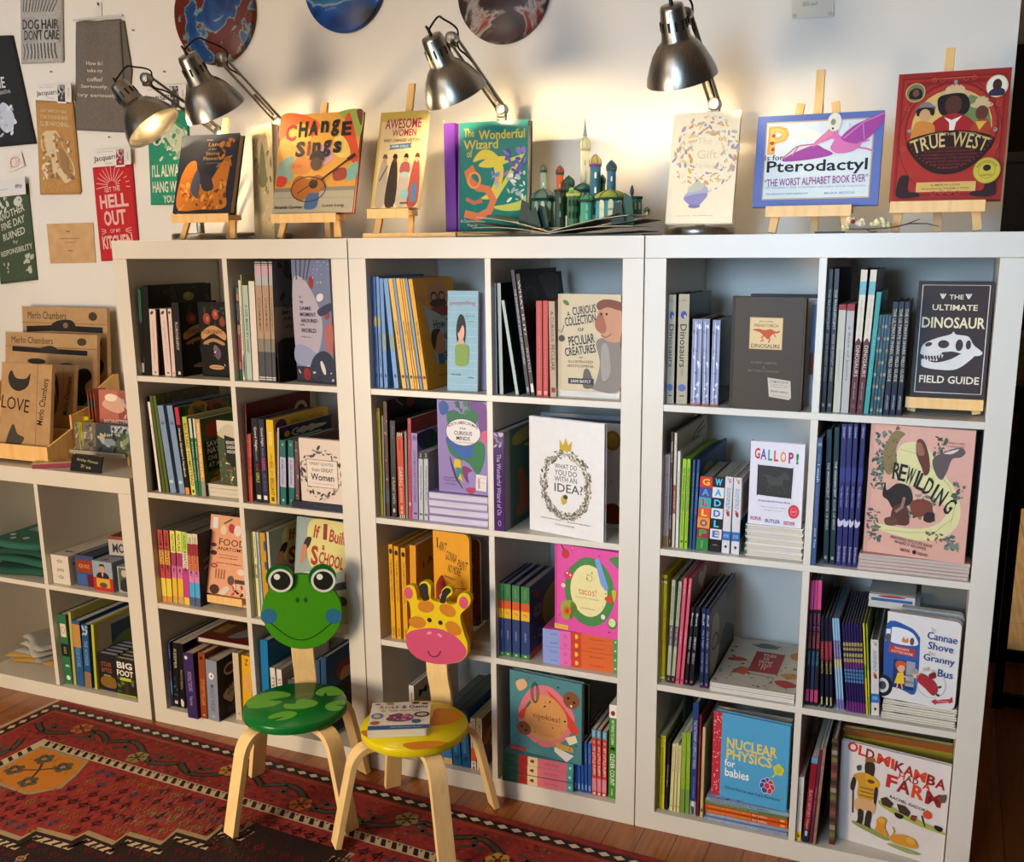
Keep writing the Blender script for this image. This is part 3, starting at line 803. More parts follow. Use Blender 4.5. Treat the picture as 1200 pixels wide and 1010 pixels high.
SAV = [('r', 0, 0, 1, 1, '47662c'), ('s', 'b03e1e', [(.1, .88), (.3, .95), (.42, .85), (.3, .74), (.12, .78)]), ('e', .45, .86, .08, .08, '241e14'), ('r', .06, .32, .72, .72, '1e2a14', 4), ('t', 'SAVING', .33, .66, .46, .075, 'd8d8c8', 0, .03),
       ('t', 'NATURE', .36, .57, .5, .075, 'd8d8c8', 0, .03), ('t', 'ONE YARD', .36, .48, .5, .06, 'c8c8b4', 0, .02), ('t', 'AT A TIME', .36, .39, .5, .06, 'c8c8b4', 0, .02), ('d', 22, 5, (.1, .05, .9, .28), ['c08028', '2c3a1c', 'a07a28'], .06), ('r', 0, 0, 1, .14, '2a1e1c'), ('e', .25, .14, .16, .08, 'c88a2a'), ('e', .25, .14, .06, .03, '4a2a14')]
R(549, 580, 322, 'orange-edged spine with green nature cover', '6a6a62', 498, .2, hard=False, sp=[('b', .2, 1, 'c9924a'), ('b', 0, .2, '8c8c84'), ('x', 'SAVING NATURE ONE YARD AT A TIME', .95, .25, 'ece6d4', .5)], fr=SAV)
p, L, H = S(583, 890, 826, 925, 797, 'thick cream-edged book lying flat', 3, 'b9b2a0', 'flat', .18, None, 0, hard=False, pg='cfc8b4')
WIS = [('r', 0, .8, 1, 1, 'c9c3b2'), ('r', 0, 0, 1, .82, '3d4a30'), ('s', 'b9b29c', [(.0, .78), (.6, .95), (1, .9), (1, .7)]), ('d', 34, 6, (0, .0, 1, .5), ['c9a04a', 'a8502e', '5a7038', 'd8d0b8', '6a3a5a'], .07), ('p', '16161a', [(.4, .78), (1, .74), (1, .3), (.7, .3), (.42, .42)]),
       ('t', 'MIDWEST', .74, .67, .5, .05, 'd8d4c8', 0, .02), ('t', 'GARDEN', .74, .6, .48, .05, 'd8d4c8', 0, .02), ('t', 'WISDOM', .74, .53, .48, .05, 'd8d4c8', 0, .02)]
F(688, 785, 812, 800, 330, 'small garden book with black label, facing out', '3d4a30', .01, fr=WIS, dz=H, hard=False, y=.03, yaw=0)
# second row, right
cell(0, 1, 1, 270, 440, .1684)
REDB = [('r', 0, 0, 1, 1, '5e1a18'), ('e', .2, .7, .12, .1, 'b9a890'), ('e', .2, .68, .08, .08, '241614'), ('e', .84, .82, .11, .09, 'b9a890'), ('e', .84, .8, .07, .07, '3a2018'), ('e', .4, .35, .25, .2, '7a2a24')]
R(85, 101, 195, 'large dark red book at far left', '6a2020', 62, .31, sp=[('x', 'THE TRUE WEST', .9, .6, '9a8a70', .4)], fr=REDB)
R(104, 129, 405, 'left of two small red spines', 'b8453a', 78, .13, hard=False, sp=[('b', .38, .66, 'a03028'), ('x', 'pocket poems', .9, .1, 'd89a8a', .25)])
R(131, 157, 405, 'right of two small red spines', 'b8453a', 104, .13, hard=False, sp=[('b', .38, .66, 'a03028'), ('x', 'pocket poems', .9, .1, 'd89a8a', .25)], fr=[('r', 0, 0, 1, 1, '7d746a')])
R(183, 226, 297, 'black bedtime-stories spine', '191a20', 148, .2, sp=[('x', 'Good Night', .9, .62, 'ddd8d0', .5), ('x', 'Stories', .62, .5, '8a8a96', .3), ('x', 'for rebel', .46, .38, 'a83040', .4), ('x', 'GIRLS', .36, .24, 'b8c04a', .5), ('r', .2, .04, .8, .09, 'd8d4cc')])
R(229, 270, 302, 'purple bedtime-stories spine', '27223e', 191, .24, sp=[('x', 'Good Night', .9, .68, 'ddd8d0', .5), ('x', 'Stories', .66, .56, '8a8ab6', .3), ('x', 'REBEL', .54, .38, 'c04a88', .5), ('x', 'GIRLS 100 TALES', .36, .14, '5a5a9a', .5), ('r', .2, .04, .8, .09, 'd8d4cc')])
YEL = [('e', .13, .9, .1, .09, '4a2e50'), ('t', 'GIRLS CAN DO', .6, .93, .6, .05, '8a7010'), ('d', 14, 5, (.1, .2, .9, .7), ['8a6a10', 'a03a40', '5a7a30'], .06)]
R(275, 325, 307, 'bright yellow spine with printed list', 'd6ae22', 248, .27, sp=[('x', 'women', .86, .7, 'e8d890', .5), ('x', 'A World of', .6, .5, '6a5a14', .3), ('x', 'REAL', .5, .42, 'a8303a', .5), ('x', 'girls', .4, .34, '4a8a8a', .4), ('x', 'BRILLIANT', .31, .1, '5a4a10', .5), ('r', .3, .03, .7, .08, '5a4a20')], fr=YEL)
R(329, 343, 365, 'thin pale spine with dark purple cover', 'a8a4b4', 326, .26, fr=[('r', 0, 0, 1, 1, '25223c'), ('t', 'COO', .45, .9, .45, .1, 'b9b2a4', 0, .05), ('e', .14, .9, .05, .04, 'c0a040'), ('e', .6, .9, .3, .03, 'b9b2a4')])
TEAL = [('b', .28, .74, 'a9a8c4'), ('p', '7fb0a8', [(.3, .95), (.7, .95), (.5, .9)]), ('x', 'an atlas of women', .7, .32, '4a4a62', .4), ('p', 'b0c8c0', [(.3, .09), (.7, .09), (.5, .04)])]
R(350, 391, 450, 'left of two teal spines with lilac labels', '1f635e', 343, .2, sp=TEAL)
R(410, 450, 450, 'right of two teal spines with lilac labels', '1f635e', 400, .22, sp=TEAL)
R(456, 484, 455, 'thin mottled spine beside the teal ones', '5e4648', 446, .2, sp=[('d', 20, 3, (.1, .02, .9, .98), ['8a3a4a', '3a4a3a', 'a89a80'], .3)])
p, L, H = S(425, 917, 788, 960, 872, 'navy spine lying flat under the floral-framed book', 1, '1b2338', 'spine', .17, None, 0, sp=[('t', 'GREAT QUOTES from GREAT WOMEN', .5, .36, .02, .4, 'b9bcc8', 0)], pg='d8d0c4')
GQ = [('w', 60, 4, .5, .46, .44, .36, .16, ['3d3f4a', '6a5a58', '8a7a70', '50566a', '2e2f38'], .045), ('r', .16, .24, .9, .68, '8a6a48'), ('r', .175, .25, .885, .67, 'd8cdc4'), ('t', 'GREAT QUOTES', .52, .61, .56, .055, '5a504a'), ('t', 'from GREAT', .54, .52, .5, .06, '4a4440'), ('t', 'Women', .53, .405, .55, .11, '22242c', 0, .03), ('t', 'words from the women who shaped the world', .53, .3, .56, .02, '5a504a')]
F(497, 850, 788, 880, 432, 'pale pink book with floral frame, facing out', 'd3c3b8', .014, fr=GQ, dz=H, y=.02, yaw=-2)
cell(0, 1, 1, 270, 440, .1684)
# third row, left
cell(0, 0, 2, 170, 580, .1486)
def anat(b): return [('b',) + q for q in b]
A1 = anat([(.72, 1, 'ae4646'), (.52, .72, 'cf9a4a'), (.33, .52, 'b2424a'), (.08, .33, 'd8c04a'), (0, .08, 'cc8a3c')]) + [('x', 'FARM ANATOMY', .95, .42, '4a1a1a', .5)]
A2 = anat([(.7, 1, 'd2d266'), (.52, .7, 'a83a66'), (.35, .52, 'cc6aa0'), (.1, .35, 'd6ae3a'), (0, .1, 'bf9a54')]) + [('x', 'NATURE ANATOMY', .95, .4, '5a4a3a', .5)]
A3 = anat([(.72, 1, 'a2ca4c'), (.5, .72, 'd2c8b8'), (.1, .5, 'b83e84'), (0, .1, 'd8b84a')]) + [('x', 'FOOD ANATOMY', .95, .42, '4a3a4a', .5)]
A4 = anat([(.86, 1, 'cdc5ae'), (.7, .86, '9c3038'), (.5, .7, 'c8744c'), (.33, .5, 'cc7cac'), (.12, .33, '48a0d8'), (0, .12, '4c5a80')]) + [('x', 'OCEAN ANATOMY', .95, .4, '5a3a3a', .5)]
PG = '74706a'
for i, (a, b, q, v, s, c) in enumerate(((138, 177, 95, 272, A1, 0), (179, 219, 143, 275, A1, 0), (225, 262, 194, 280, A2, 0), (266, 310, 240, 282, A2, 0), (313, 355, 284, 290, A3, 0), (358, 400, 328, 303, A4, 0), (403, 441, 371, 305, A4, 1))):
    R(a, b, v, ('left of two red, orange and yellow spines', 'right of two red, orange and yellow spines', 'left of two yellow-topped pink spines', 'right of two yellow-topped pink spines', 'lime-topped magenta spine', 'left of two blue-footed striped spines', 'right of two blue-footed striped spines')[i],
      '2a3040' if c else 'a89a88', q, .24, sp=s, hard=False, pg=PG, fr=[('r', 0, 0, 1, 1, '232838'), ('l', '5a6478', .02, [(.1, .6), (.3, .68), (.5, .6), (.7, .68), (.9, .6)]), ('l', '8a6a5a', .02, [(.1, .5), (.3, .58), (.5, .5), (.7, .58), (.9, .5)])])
FOOD = [('t', 'FOOD', .58, .67, .66, .085, '3a2018', 0, .0), ('t', 'ANATOMY', .55, .585, .68, .045, '3a2018'), ('t', 'the curious parts and', .5, .505, .46, .022, '6a4030'), ('t', 'pieces of our edible world', .5, .47, .44, .022, '6a4030'), ('t', 'JULIA ROTHMAN', .52, .4, .62, .022, '5a3024'),
        ('r', .07, .83, .2, .97, 'cbd4d8'), ('e', .35, .82, .08, .06, 'd8c4a0'), ('e', .55, .85, .08, .06, 'a8343a', 20), ('e', .7, .83, .09, .07, 'd8ccc4'), ('l', '5a4a44', .03, [(.35, .9), (.55, .97)]), ('e', .13, .52, .08, .03, '3a2a26'), ('e', .12, .62, .07, .025, '4a3630'), ('o', .16, .36, .09, .03, .03, 'a0403a'),
        ('r', .2, .2, .23, .32, 'a8604a'), ('r', .27, .2, .3, .32, 'a8604a'), ('r', .34, .2, .37, .32, 'a8604a'), ('r', .41, .2, .44, .32, 'a8604a'), ('e', .6, .2, .08, .06, '5c4a42'), ('r', .7, .17, 1, .22, '4a3230'), ('r', .76, .1, .98, .17, 'c8b8a0'), ('e', .2, .06, .12, .06, '4a2a26'), ('s', 'cfc0b0', [(.32, .03), (.5, .12), (.6, .1), (.45, .0)]), ('d', 14, 3, (.65, .01, 1, .14), ['3a2420', 'c03a48', 'd8c8b0'], .04), ('e', .85, .32, .1, .04, 'd8c8b4')]
ez = .036
P0, yw, ww, hh = F(484, 758, 794, 812, 155, 'peach food book with small drawings on an easel', 'd59a78', .012, fr=FOOD, dz=ez, tilt=11, y=.05, yaw=-2, hard=False)
easel('small pine easel under the peach food book', (P0.x + ww / 2 + .006, .05, CUR['z'] + .0004), ww * .86, ez - .0006, ez + hh * .7, tilt=11, bt=.012)
# third row, right
cell(0, 1, 2, 280, 580, .1584)
SCR = [('o', .5, .6, .3, .02, .12, '2a2a24'), ('o', .5, .48, .3, .02, .12, '2a2a24'), ('l', '2a2a24', .1, [(.2, .62), (.2, .46)]), ('l', '2a2a24', .1, [(.8, .62), (.8, .46)]), ('x', 'house rhymes', .95, .7, '5a5a40', .4)]
R(112, 136, 272, 'left of two pale yellow spines with black scrolls', 'cdcd9a', 72, .26, sp=SCR)
R(142, 166, 272, 'right of two pale yellow spines with black scrolls', 'cdcd9a', 104, .26, sp=SCR)
R(170, 188, 275, 'pale blue spine beside the scroll-marked pair', 'a3b6c6', 131, .27, sp=[('x', 'small town', .9, .3, '5a6a7a', .4)])
R(192, 234, 278, 'ochre spine with blue mark', 'b98f30', 156, .27, sp=[('e', .8, .85, .2, .06, '35508a'), ('e', .8, .62, .2, .05, '35508a')])
def school(k=1):
    return [('r', 0, 0, 1, 1, '8fa0a0'), ('r', 0, 0, 1, .3, '98986a'), ('s', 'd2c884', [(.25, .97), (.6, 1), (.92, .95), (.98, .7), (.85, .52), (.45, .46), (.26, .55), (.2, .75)]), ('t', 'If', .37, .87, .1, .13, '9c3a2c', -8, .05), ('t', 'I', .52, .88, .07, .16, '8a2a26', 0, .07), ('t', 'Built', .75, .84, .3, .13, 'a03c2e', -6, .05), ('t', 'a', .5, .72, .05, .05, '9c3a2c', 0, .05), ('t', 'S', .35, .63, .13, .2, '9c3228', 0, .06), ('t', 'CHOOL', .65, .6, .44, .13, 'a03c2e', -7, .05),
            ('s', '2c2024', [(.14, .72), (.2, .8), (.28, .8), (.25, .72), (.16, .66)]), ('s', 'b98068', [(.12, .7), (.2, .72), (.2, .6), (.1, .52)]), ('s', 'c9c2b0', [(.1, .42), (.3, .46), (.4, .4), (.3, .34), (.1, .36)]), ('s', '4a5a48', [(.3, .4), (.5, .44), (.55, .36), (.35, .33)]), ('s', '8a3a48', [(.9, .5), (1, .55), (1, .4), (.92, .4)]), ('s', '2a2c34', [(.7, .36), (.95, .42), (.98, .36), (.75, .31)]), ('s', '33373c', [(.6, .22), (.9, .26), (.95, .18), (.65, .16)]), ('t', 'Chris Van Dusen', .6, .06, .6, .03, '3a3a30')]
R(245, 262, 275, 'white-edged blue school picture book behind its copy', 'c0c4c4', 210, .3, fr=school())
F(398, 862, 806, 872, 160, 'blue school picture book facing out, behind the frog chair', '8fa0a0', .011, fr=school(), tilt=9, y=.075, yaw=-3)
# bottom row, left
cell(0, 0, 3, 180, 710, .1583)
R(124, 150, 262, 'navy paperback spine at far left', '232f58', 93, .24, hard=False, pg='cdc6b8', sp=[('x', 'COMET', .95, .75, '8a9ac0', .5), ('b', .4, .55, '4a3a5a'), ('e', .5, .3, .5, .12, '4a6aa0')])
R(153, 191, 270, 'left of two black paperback spines', '16181c', 138, .24, hard=False, pg='cdc6b8', sp=[('x', 'KEEPER', .9, .6, 'b0a890', .5), ('r', .2, .05, .8, .1, 'c0b8b0'), ('d', 8, 1, (.1, .1, .9, .5), ['3a4a6a', '2a3038'], .3)])
R(196, 236, 277, 'right of two black paperback spines', '141416', 178, .24, hard=False, pg='cdc6b8', sp=[('x', 'WATCHMAN', .6, .3, 'a08a60', .4), ('s', 'c9c0bc', [(.3, .14), (.8, .1), (.7, .02), (.3, .04)])])
R(256, 331, 345, 'thick purple hardback jutting over the edge', '36285a', 219, .2, y=-.022, pg='c9b59a', sp=[('e', .28, .93, .16, .028, 'c8c4cc'), ('x', 'MOONLIT BOOKS', .72, .42, '9a86b8', .4), ('x', 'Verne', .35, .2, '9a86b8', .35)], fr=[('r', 0, 0, 1, 1, '2e2448'), ('p', 'cfc0a0', [(.25, .72), (.8, .82), (.75, .5), (.35, .42)])])
R(352, 402, 345, 'rust brown hardback spine', '8a3e22', 328, .2, y=-.01, pg='c9b59a', sp=[('e', .4, .92, .2, .025, '2a1a14'), ('x', 'STORYTELLER', .6, .2, 'c98a3a', .5), ('r', .4, .04, .6, .07, 'c9a890')])
WILL = [('r', 0, 0, 1, 1, '2b211e'), ('o', .45, .78, .22, .1, .06, 'c0b2a0'), ('e', .45, .78, .12, .06, '6a3a2a'), ('s', 'c9b498', [(.2, .42), (.9, .62), (.95, .5), (.6, .4), (.5, .22), (.3, .28)]), ('t', 'WILL', .55, .52, .5, .08, '5a2a20', 18, .04), ('t', 'OUT', .52, .42, .4, .06, '5a2a20', 18, .04), ('e', .75, .2, .16, .2, 'a09080', 10), ('e', .5, .12, .2, .08, '4a4446')]
R(407, 489, 397, 'thick grey-blue book with white number circle', '7f8a9c', 383, .13, y=-.012, pg='c9bda4', sp=[('e', .46, .74, .23, .055, 'e4e2de'), ('t', '4', .46, .74, .18, .06, '1e1e22', 0, .05), ('x', 'MUDDY WILDE', .6, .16, '6a5470', .35), ('r', .38, .05, .62, .09, '9aa6b8')], fr=WILL)
R(613, 658, 345, 'plain cream spine beside the yellow one', 'c2b69e', 582, .14, sp=[('e', .6, .1, .1, .015, '6a6256')])
R(668, 738, 366, 'yellow spine with pink lettering', 'd2a022', 650, .16, sp=[('x', 'N', .95, .86, '4a3a14', .3), ('x', 'SPARK', .7, .46, 'd8889a', .4), ('x', 'story', .3, .1, '8a6a14', .3)])
dzb = z_of(px(0, 285)[1], x_of(px(330, 0)[0], .02, .3), .02) - CUR['z']
S(320, 283, 708, 338, 250, 'brown picture book lying across the upright ones', 1, '4a2418', 'flat', .24, .03, 0, pg='c8bfae', dz=dzb,
  fr=[('r', .05, .05, .95, .95, '5a3420'), ('s', '7a7c80', [(.5, .1), (.9, .3), (.95, .7), (.7, .5), (.55, .4)]), ('s', '2c1a14', [(.2, .7), (.6, .9), (.8, .8), (.5, .5)]), ('r', .02, .02, .98, .1, '6e1e1e'), ('r', .1, .2, .3, .5, '8a6a30')])
# bottom row, right (behind the frog chair)
cell(0, 1, 3, 280, 640, .2377)
R(104, 158, 458, 'wide bright blue book left of the frog chair', '1a72a8', 86, .27, sp=[('x', 'blue book', .25, .1, '6ab0d8', .2)])
R(176, 200, 598, 'left of two white spines behind the frog chair', 'd0ccc4', 152, .24, hard=False, pg='a9a69e', sp=[('x', 'STEM', .85, .6, '2a2a2a', .5), ('x', 'KIDS', .5, .3, '2a2a2a', .5)])
R(204, 228, 605, 'right of two white spines behind the frog chair', 'd0ccc4', 184, .24, hard=False, pg='a9a69e', sp=[('x', 'STEM', .85, .6, '2a2a2a', .5), ('x', 'KIDS', .5, .3, '2a2a2a', .5)])
R(262, 310, 655, 'grey book with small label behind the frog chair', '4c4e54', 240, .2, sp=[('r', .2, .7, .8, .85, 'b8b0a8')])
R(384, 410, 560, 'blue spine right of the frog chair neck', '27496e', 372, .2, fr=[('r', 0, 0, 1, 1, '2a3c58')])
R(412, 440, 545, 'blue picture book with a red-haired figure', '27496e', 402, .2, fr=[('r', 0, 0, 1, 1, '33507a'), ('e', .5, .72, .25, .12, '8e3a22'), ('e', .5, .66, .16, .09, 'c9987a'), ('s', '2c2430', [(.2, .55), (.8, .55), (.9, .1), (.1, .1)])])

# ------------------------------------------------------------------ middle bookcase
cell(1, 0, 0, 420, 290, .1782)
for i, (a, b, q, v, col) in enumerate(((112, 140, 86, 190, '35619e'), (144, 164, 112, 192, '5d8bc0'), (172, 197, 131, 203, '5d8bc0'), (237, 268, 157, 205, '6a98c8'))):
    R(a, b, v, ordinal(i, 4) + ' of four blue leaning spines', col, q, .22 if i else .26, sp=[('e', .6, .6, .3, .05, 'b8a848'), ('r', .3, .1, .7, .13, '22345a'), ('x', 'what to read', .5, .2, '22406a', .4)] if i < 2 else [('r', .3, .1, .7, .13, '22345a'), ('b', .35, .5, '8a9a8a')])
HOW = [('e', .55, .82, .24, .15, 'c4946e'), ('e', .55, .76, .22, .04, '4a2e20'), ('o', .46, .82, .09, .05, .025, '1c1816'), ('o', .66, .82, .09, .05, .025, '1c1816'), ('s', '8a3030', [(.35, .72), (.8, .72), (.9, .62), (.4, .62)]), ('p', 'a9bcc8', [(.16, .76), (.6, .64), (1, .64), (1, .2), (.3, .2)]), ('t', 'How To', .6, .57, .5, .08, '1e1e22', 0, .03), ('t', 'BABYSIT A', .72, .45, .4, .06, '1e1e22', 0, .03), ('t', 'GRANDMA', .72, .27, .44, .08, '1e2a5a', 0, .03), ('e', .42, .4, .17, .11, 'c99a78'), ('s', '2c1c14', [(.24, .42), (.3, .52), (.5, .52), (.4, .46), (.3, .34)]), ('r', .36, .2, .5, .3, '3a6a98'), ('t', 'Jean Reagan', .45, .1, .3, .02, '6a4a10'), ('e', .12, .82, .06, .03, 'c4946e')]
TK = [('r', .2, .1, .8, .125, '5a4010'), ('x', 'GRANDMA HOW TO', .62, .36, '7a5a20', .45)]
for i, (a, b, q, v, k) in enumerate(((291, 320, 176, 208, 'y'), (323, 341, 205, 205, 'b'), (346, 374, 230, 207, 'y'), (376, 389, 254, 208, 'y'), (391, 406, 271, 208, 'y'), (409, 427, 299, 206, 'b'), (431, 460, 327, 208, 'Y'))):
    R(a, b, v, ('yellow leaning spine, first right of the blue ones', 'grey-blue leaning spine between yellow ones', 'yellow leaning spine after the grey-blue one', 'thin yellow leaning spine, fourth in the yellow group', 'thin yellow leaning spine just left of a blue one', 'blue leaning spine left of the yellow cover', 'yellow book with spectacled grandmother on its cover')[i],
      {'y': 'd9a84a', 'b': '6f8fb0', 'Y': 'd39a24'}[k], q, .22, sp=TK if k != 'b' else [('r', .2, .1, .8, .125, '22345a')], fr=HOW if k == 'Y' else (), pg='c9c0ae')
PEN = [('l', 'c4d4dc', .006, [(0, y), (1, y)]) for y in (.07, .15, .23, .31, .39, .47, .55, .63, .71, .79, .87, .95)] + [('t', 'penpalling', .5, .875, .84, .05, 'a86a80'), ('e', .45, .6, .16, .17, '1e1718'), ('e', .45, .6, .11, .1, 'd8a690'), ('s', '1e1718', [(.34, .68), (.5, .7), (.56, .62), (.5, .66), (.36, .58)]), ('s', 'cfa08c', [(.38, .52), (.52, .52), (.56, .45), (.34, .45)]), ('s', '7d9a4a', [(.34, .47), (.6, .47), (.72, .42), (.7, .3), (.62, .26), (.3, .26), (.26, .36), (.26, .44)]), ('t', 'Rose Casella', .3, .17, .3, .02, '2e3a50'), ('t', 'Lin Skye', .78, .14, .2, .025, '2e3a50'), ('t', 'letters in your', .75, .75, .3, .015, '4a5a70'), ('t', 'postbox', .77, .7, .2, .015, '4a5a70')]
F(585, 943, 783, 955, 285, 'light blue book with a dark-haired girl, facing out', '86aebf', .008, fr=PEN, yaw=4, tilt=4, hard=False)
F(700, 935, 842, 945, 295, 'plain lavender book back behind the light blue one', 'b0aec4', .012, yaw=0, y=.07, tilt=3, w=.17)
cell(1, 1, 0, 560, 290, .1881)
R(103, 122, 222, 'left of two grey spines with dark green covers', '1c2a25', 91, .2, sc='a3aeac')
R(137, 160, 222, 'right of two grey spines with dark green covers', '1c2a25', 119, .22, sc='a3aeac', fr=[('r', 0, 0, 1, 1, '1c2a25'), ('e', .4, .5, .3, .36, '3a4038')])
R(237, 257, 330, 'leaning pale spine with dark green cover', '15352e', 146, .22, sc='a9bab8', fr=[('e', .6, .5, .34, .44, '4a4a3c')])
SKULL = [('r', 0, 0, 1, 1, '121218'), ('s', '4e4c4a', [(.45, .98), (.85, .98), (.9, .85), (.68, .74), (.5, .85)]), ('o', .18, .8, .14, .1, .02, '3a3a40'), ('e', .5, .4, .25, .2, '24242c')]
R(306, 329, 140, 'tall navy leaning spine with white lettering', '1b2038', 205, .28, sp=[('x', 'THE MAGNIFICENT BOOK OF CREATURES', .85, .25, 'b0b4c0', .5), ('r', .2, .03, .8, .07, '8a90a0')])
R(333, 358, 165, 'tall black leaning spine with skull cover', '15161e', 237, .28, sp=[('x', 'WHAT IS IT?', .95, .5, 'c4c4bc', .5), ('x', 'SKETCH', .4, .2, 'b0b4b0', .5), ('r', .15, .03, .85, .1, 'd4d4d0')], fr=SKULL)
RD = [('x', 'an unexpected encyclopedia', .95, .1, 'd07878', .3), ('r', .2, .02, .8, .06, 'd89090')]
R(366, 404, 332, 'left of two red spines', 'b23a3e', 358, .19, sp=RD)
R(408, 440, 332, 'right of two red spines', 'b23a3e', 401, .19, sp=RD)
R(452, 492, 335, 'tan spine beside the monkey cover', 'a6927c', 440, .24, sp=[('x', 'A CURIOUS', .9, .58, '54302c', .5), ('x', 'PECULIAR', .55, .28, '54302c', .6), ('r', .2, .05, .8, .1, '8a2a26')])
p, L, H = S(458, 930, 884, 950, 893, 'closed cream book lying under the monkey book', 1, 'b9ae98', 'flat', .22, None, 0, pg='d8d4cc')
MONK = [('r', .0, 0, .06, 1, 'b8ab90'), ('e', .13, .91, .06, .022, '5a6a40', -35), ('t', 'A', .17, .795, .05, .05, '252a3e', 10, .03), ('t', 'CURIOUS', .42, .84, .38, .085, '252a3e', 9, .03), ('t', 'COLLECTION', .36, .735, .5, .095, '252a3e', 9, .03), ('t', 'OF', .37, .635, .1, .035, '252a3e', 0, .03), ('t', 'PECULIAR', .38, .53, .42, .1, '252a3e', 9, .03), ('t', 'CREATURES', .36, .42, .5, .09, '252a3e', 9, .03), ('t', 'AN', .37, .345, .06, .022, '7a6040'), ('t', 'ILLUSTRATED', .37, .3, .4, .027, '7a6040'), ('t', 'ENCYCLOPEDIA', .37, .255, .42, .027, '7a6040'),
        ('s', '7d7670', [(.62, .52), (.68, .3), (.62, .1), (.55, .02), (1, .02), (1, .5), (.85, .56)]), ('s', '96908a', [(.7, .45), (.8, .48), (.85, .2), (.72, .12)]), ('s', '5c5754', [(.42, .2), (.5, .22), (.58, .05), (.42, .03)]), ('s', 'b9876a', [(.66, .88), (.8, .92), (1, .86), (1, .55), (.82, .52), (.7, .58), (.64, .7)]), ('s', '74402e', [(.62, .9), (.75, .95), (1, .92), (1, .84), (.8, .87), (.66, .84)]), ('s', '9a5c48', [(.6, .72), (.68, .82), (.75, .74), (.78, .64), (.72, .6), (.62, .64)]), ('e', .7, .8, .018, .014, '1c1412'), ('e', .78, .8, .018, .014, '1c1412'), ('l', '5a2c24', .012, [(.7, .58), (.78, .56), (.86, .6)]),
        ('r', .17, .065, .58, .125, '262c48'), ('t', 'SAMI BAYLY', .375, .095, .33, .032, 'cfc6b4', 0, .03), ('e', .06, .54, .05, .035, '3c3c34'), ('l', '4a4a40', .008, [(.0, .63), (.06, .6), (.1, .68)])]
F(500, 892, 884, 908, 288, 'cream book with a long-nosed monkey, facing out', 'c2b496', .022, fr=MONK, dz=H, y=.025, yaw=0, sc='c8bda8')
# second row, left
cell(1, 0, 1, 430, 450, .1781)
R(89, 110, 158, 'thin yellow spine at far left', 'bfae3c', 66, .24, sp=[('x', 'amazing worms of the world', .9, .2, '5a6a2a', .4), ('b', .97, 1, 'a08a28')])
R(113, 124, 208, 'very thin grey spine', '7a7c78', 98, .2)
R(130, 154, 230, 'mottled brown spine', '4a3028', 106, .3, sp=[('d', 26, 5, (.1, .05, .9, .95), ['8a5a3a', '2a2a30', 'a88a60', '6a3030'], .3), ('b', .12, .25, '3a4a58')], fr=[('r', 0, 0, 1, 1, '17191a'), ('l', '8a8a80', .02, [(.15, 1.0), (.28, .93)]), ('e', .42, .95, .08, .05, '8a2a2c')], h=.315)
R(165, 199, 240, 'charcoal spine about cats', '25262a', 151, .26, sp=[('x', 'Atlas', .95, .82, '6a6c70', .4), ('x', 'A PLANET EARTH', .42, .14, 'b0aea6', .5), ('e', .5, .07, .25, .022, 'b9b4a8')], fr=[('r', 0, 0, 1, 1, '121314'), ('l', '1f4a40', .06, [(0, 1), (1, .96)])])
R(213, 255, 318, 'orange-red spine with striped ends', 'bd4328', 196, .17, sp=[('b', .96, 1, '1c1a18'), ('b', 0, .035, '1c1a18')] + [('p', 'd8d0b4', [(.1 + k * .3, .96), (.25 + k * .3, .96), (.35 + k * .3, 1), (.2 + k * .3, 1)]) for k in range(3)] + [('p', 'd8d0b4', [(.1 + k * .3, .0), (.25 + k * .3, 0), (.35 + k * .3, .035), (.2 + k * .3, .035)]) for k in range(3)] + [('x', 'wonder', .92, .8, '8a2818', .3), ('x', 'DARING', .6, .38, 'd8c8a8', .6), ('x', 'ADVENTURES', .36, .18, 'd8c8a8', .4), ('e', .5, .12, .2, .03, 'd0a080'), ('r', .3, .05, .7, .08, 'd8a890')])
R(258, 273, 312, 'thin grey spine beside orange-red one', '7a7c80', 247, .18)
R(276, 297, 225, 'tall thin crimson spine', 'ad3c48', 268, .27, sp=[('x', 'the sea', .95, .8, '6a2028', .4), ('x', 'of light', .7, .25, '70242c', .3), ('e', .5, .15, .3, .02, 'd0a0a0')], hard=False)
MAPF = [('s', '33446e', [(.0, .98), (.3, 1), (.4, .9), (.2, .8), (.05, .84)]), ('s', '2b5a4e', [(.2, .85), (.5, .95), (.9, .9), (.95, .6), (.6, .5), (.3, .6)])]
R(299, 339, 322, 'lavender map-book spine beside its stack', '8f7fb0', 292, .25, sp=[('x', 'NORTH AMERICAN MAPS FOR CURIOUS MINDS', .8, .2, '5a4a86', .4), ('r', .2, .92, .8, .97, '6a5a96'), ('r', .3, .06, .8, .08, '3a2a5a')], fr=MAPF)
WT = [('b', .9, 1, '26262a'), ('t', '2', .5, .95, .4, .05, 'c8c8c8', 0), ('x', '50 Dinky Cars & Planes', .8, .3, '5a6a7a', .5), ('r', .2, .07, .8, .1, '5a5a62')]
R(343, 372, 445, 'left of two short white spines with black tops', 'b0b4ba', 339, .15, sp=WT, hard=False)
R(377, 405, 445, 'right of two short white spines with black tops', 'b0b4ba', 374, .15, sp=WT, hard=False)
p, L, H = S(398, 908, 798, 948, 705, 'lavender hardbacks piled under the map book', 4, '8f7fb0', 'flat', .23, .012, 0, pg='cfcad8',
  fr=[('s', '33446e', [(.05, .6), (.4, .9), (.5, .3)]), ('s', '3a6a50', [(.3, .3), (.6, .6), (.9, .3), (.6, .1)]), ('s', '6a3a6e', [(.6, .2), (.9, .3), (1, .05), (.7, .03)])])
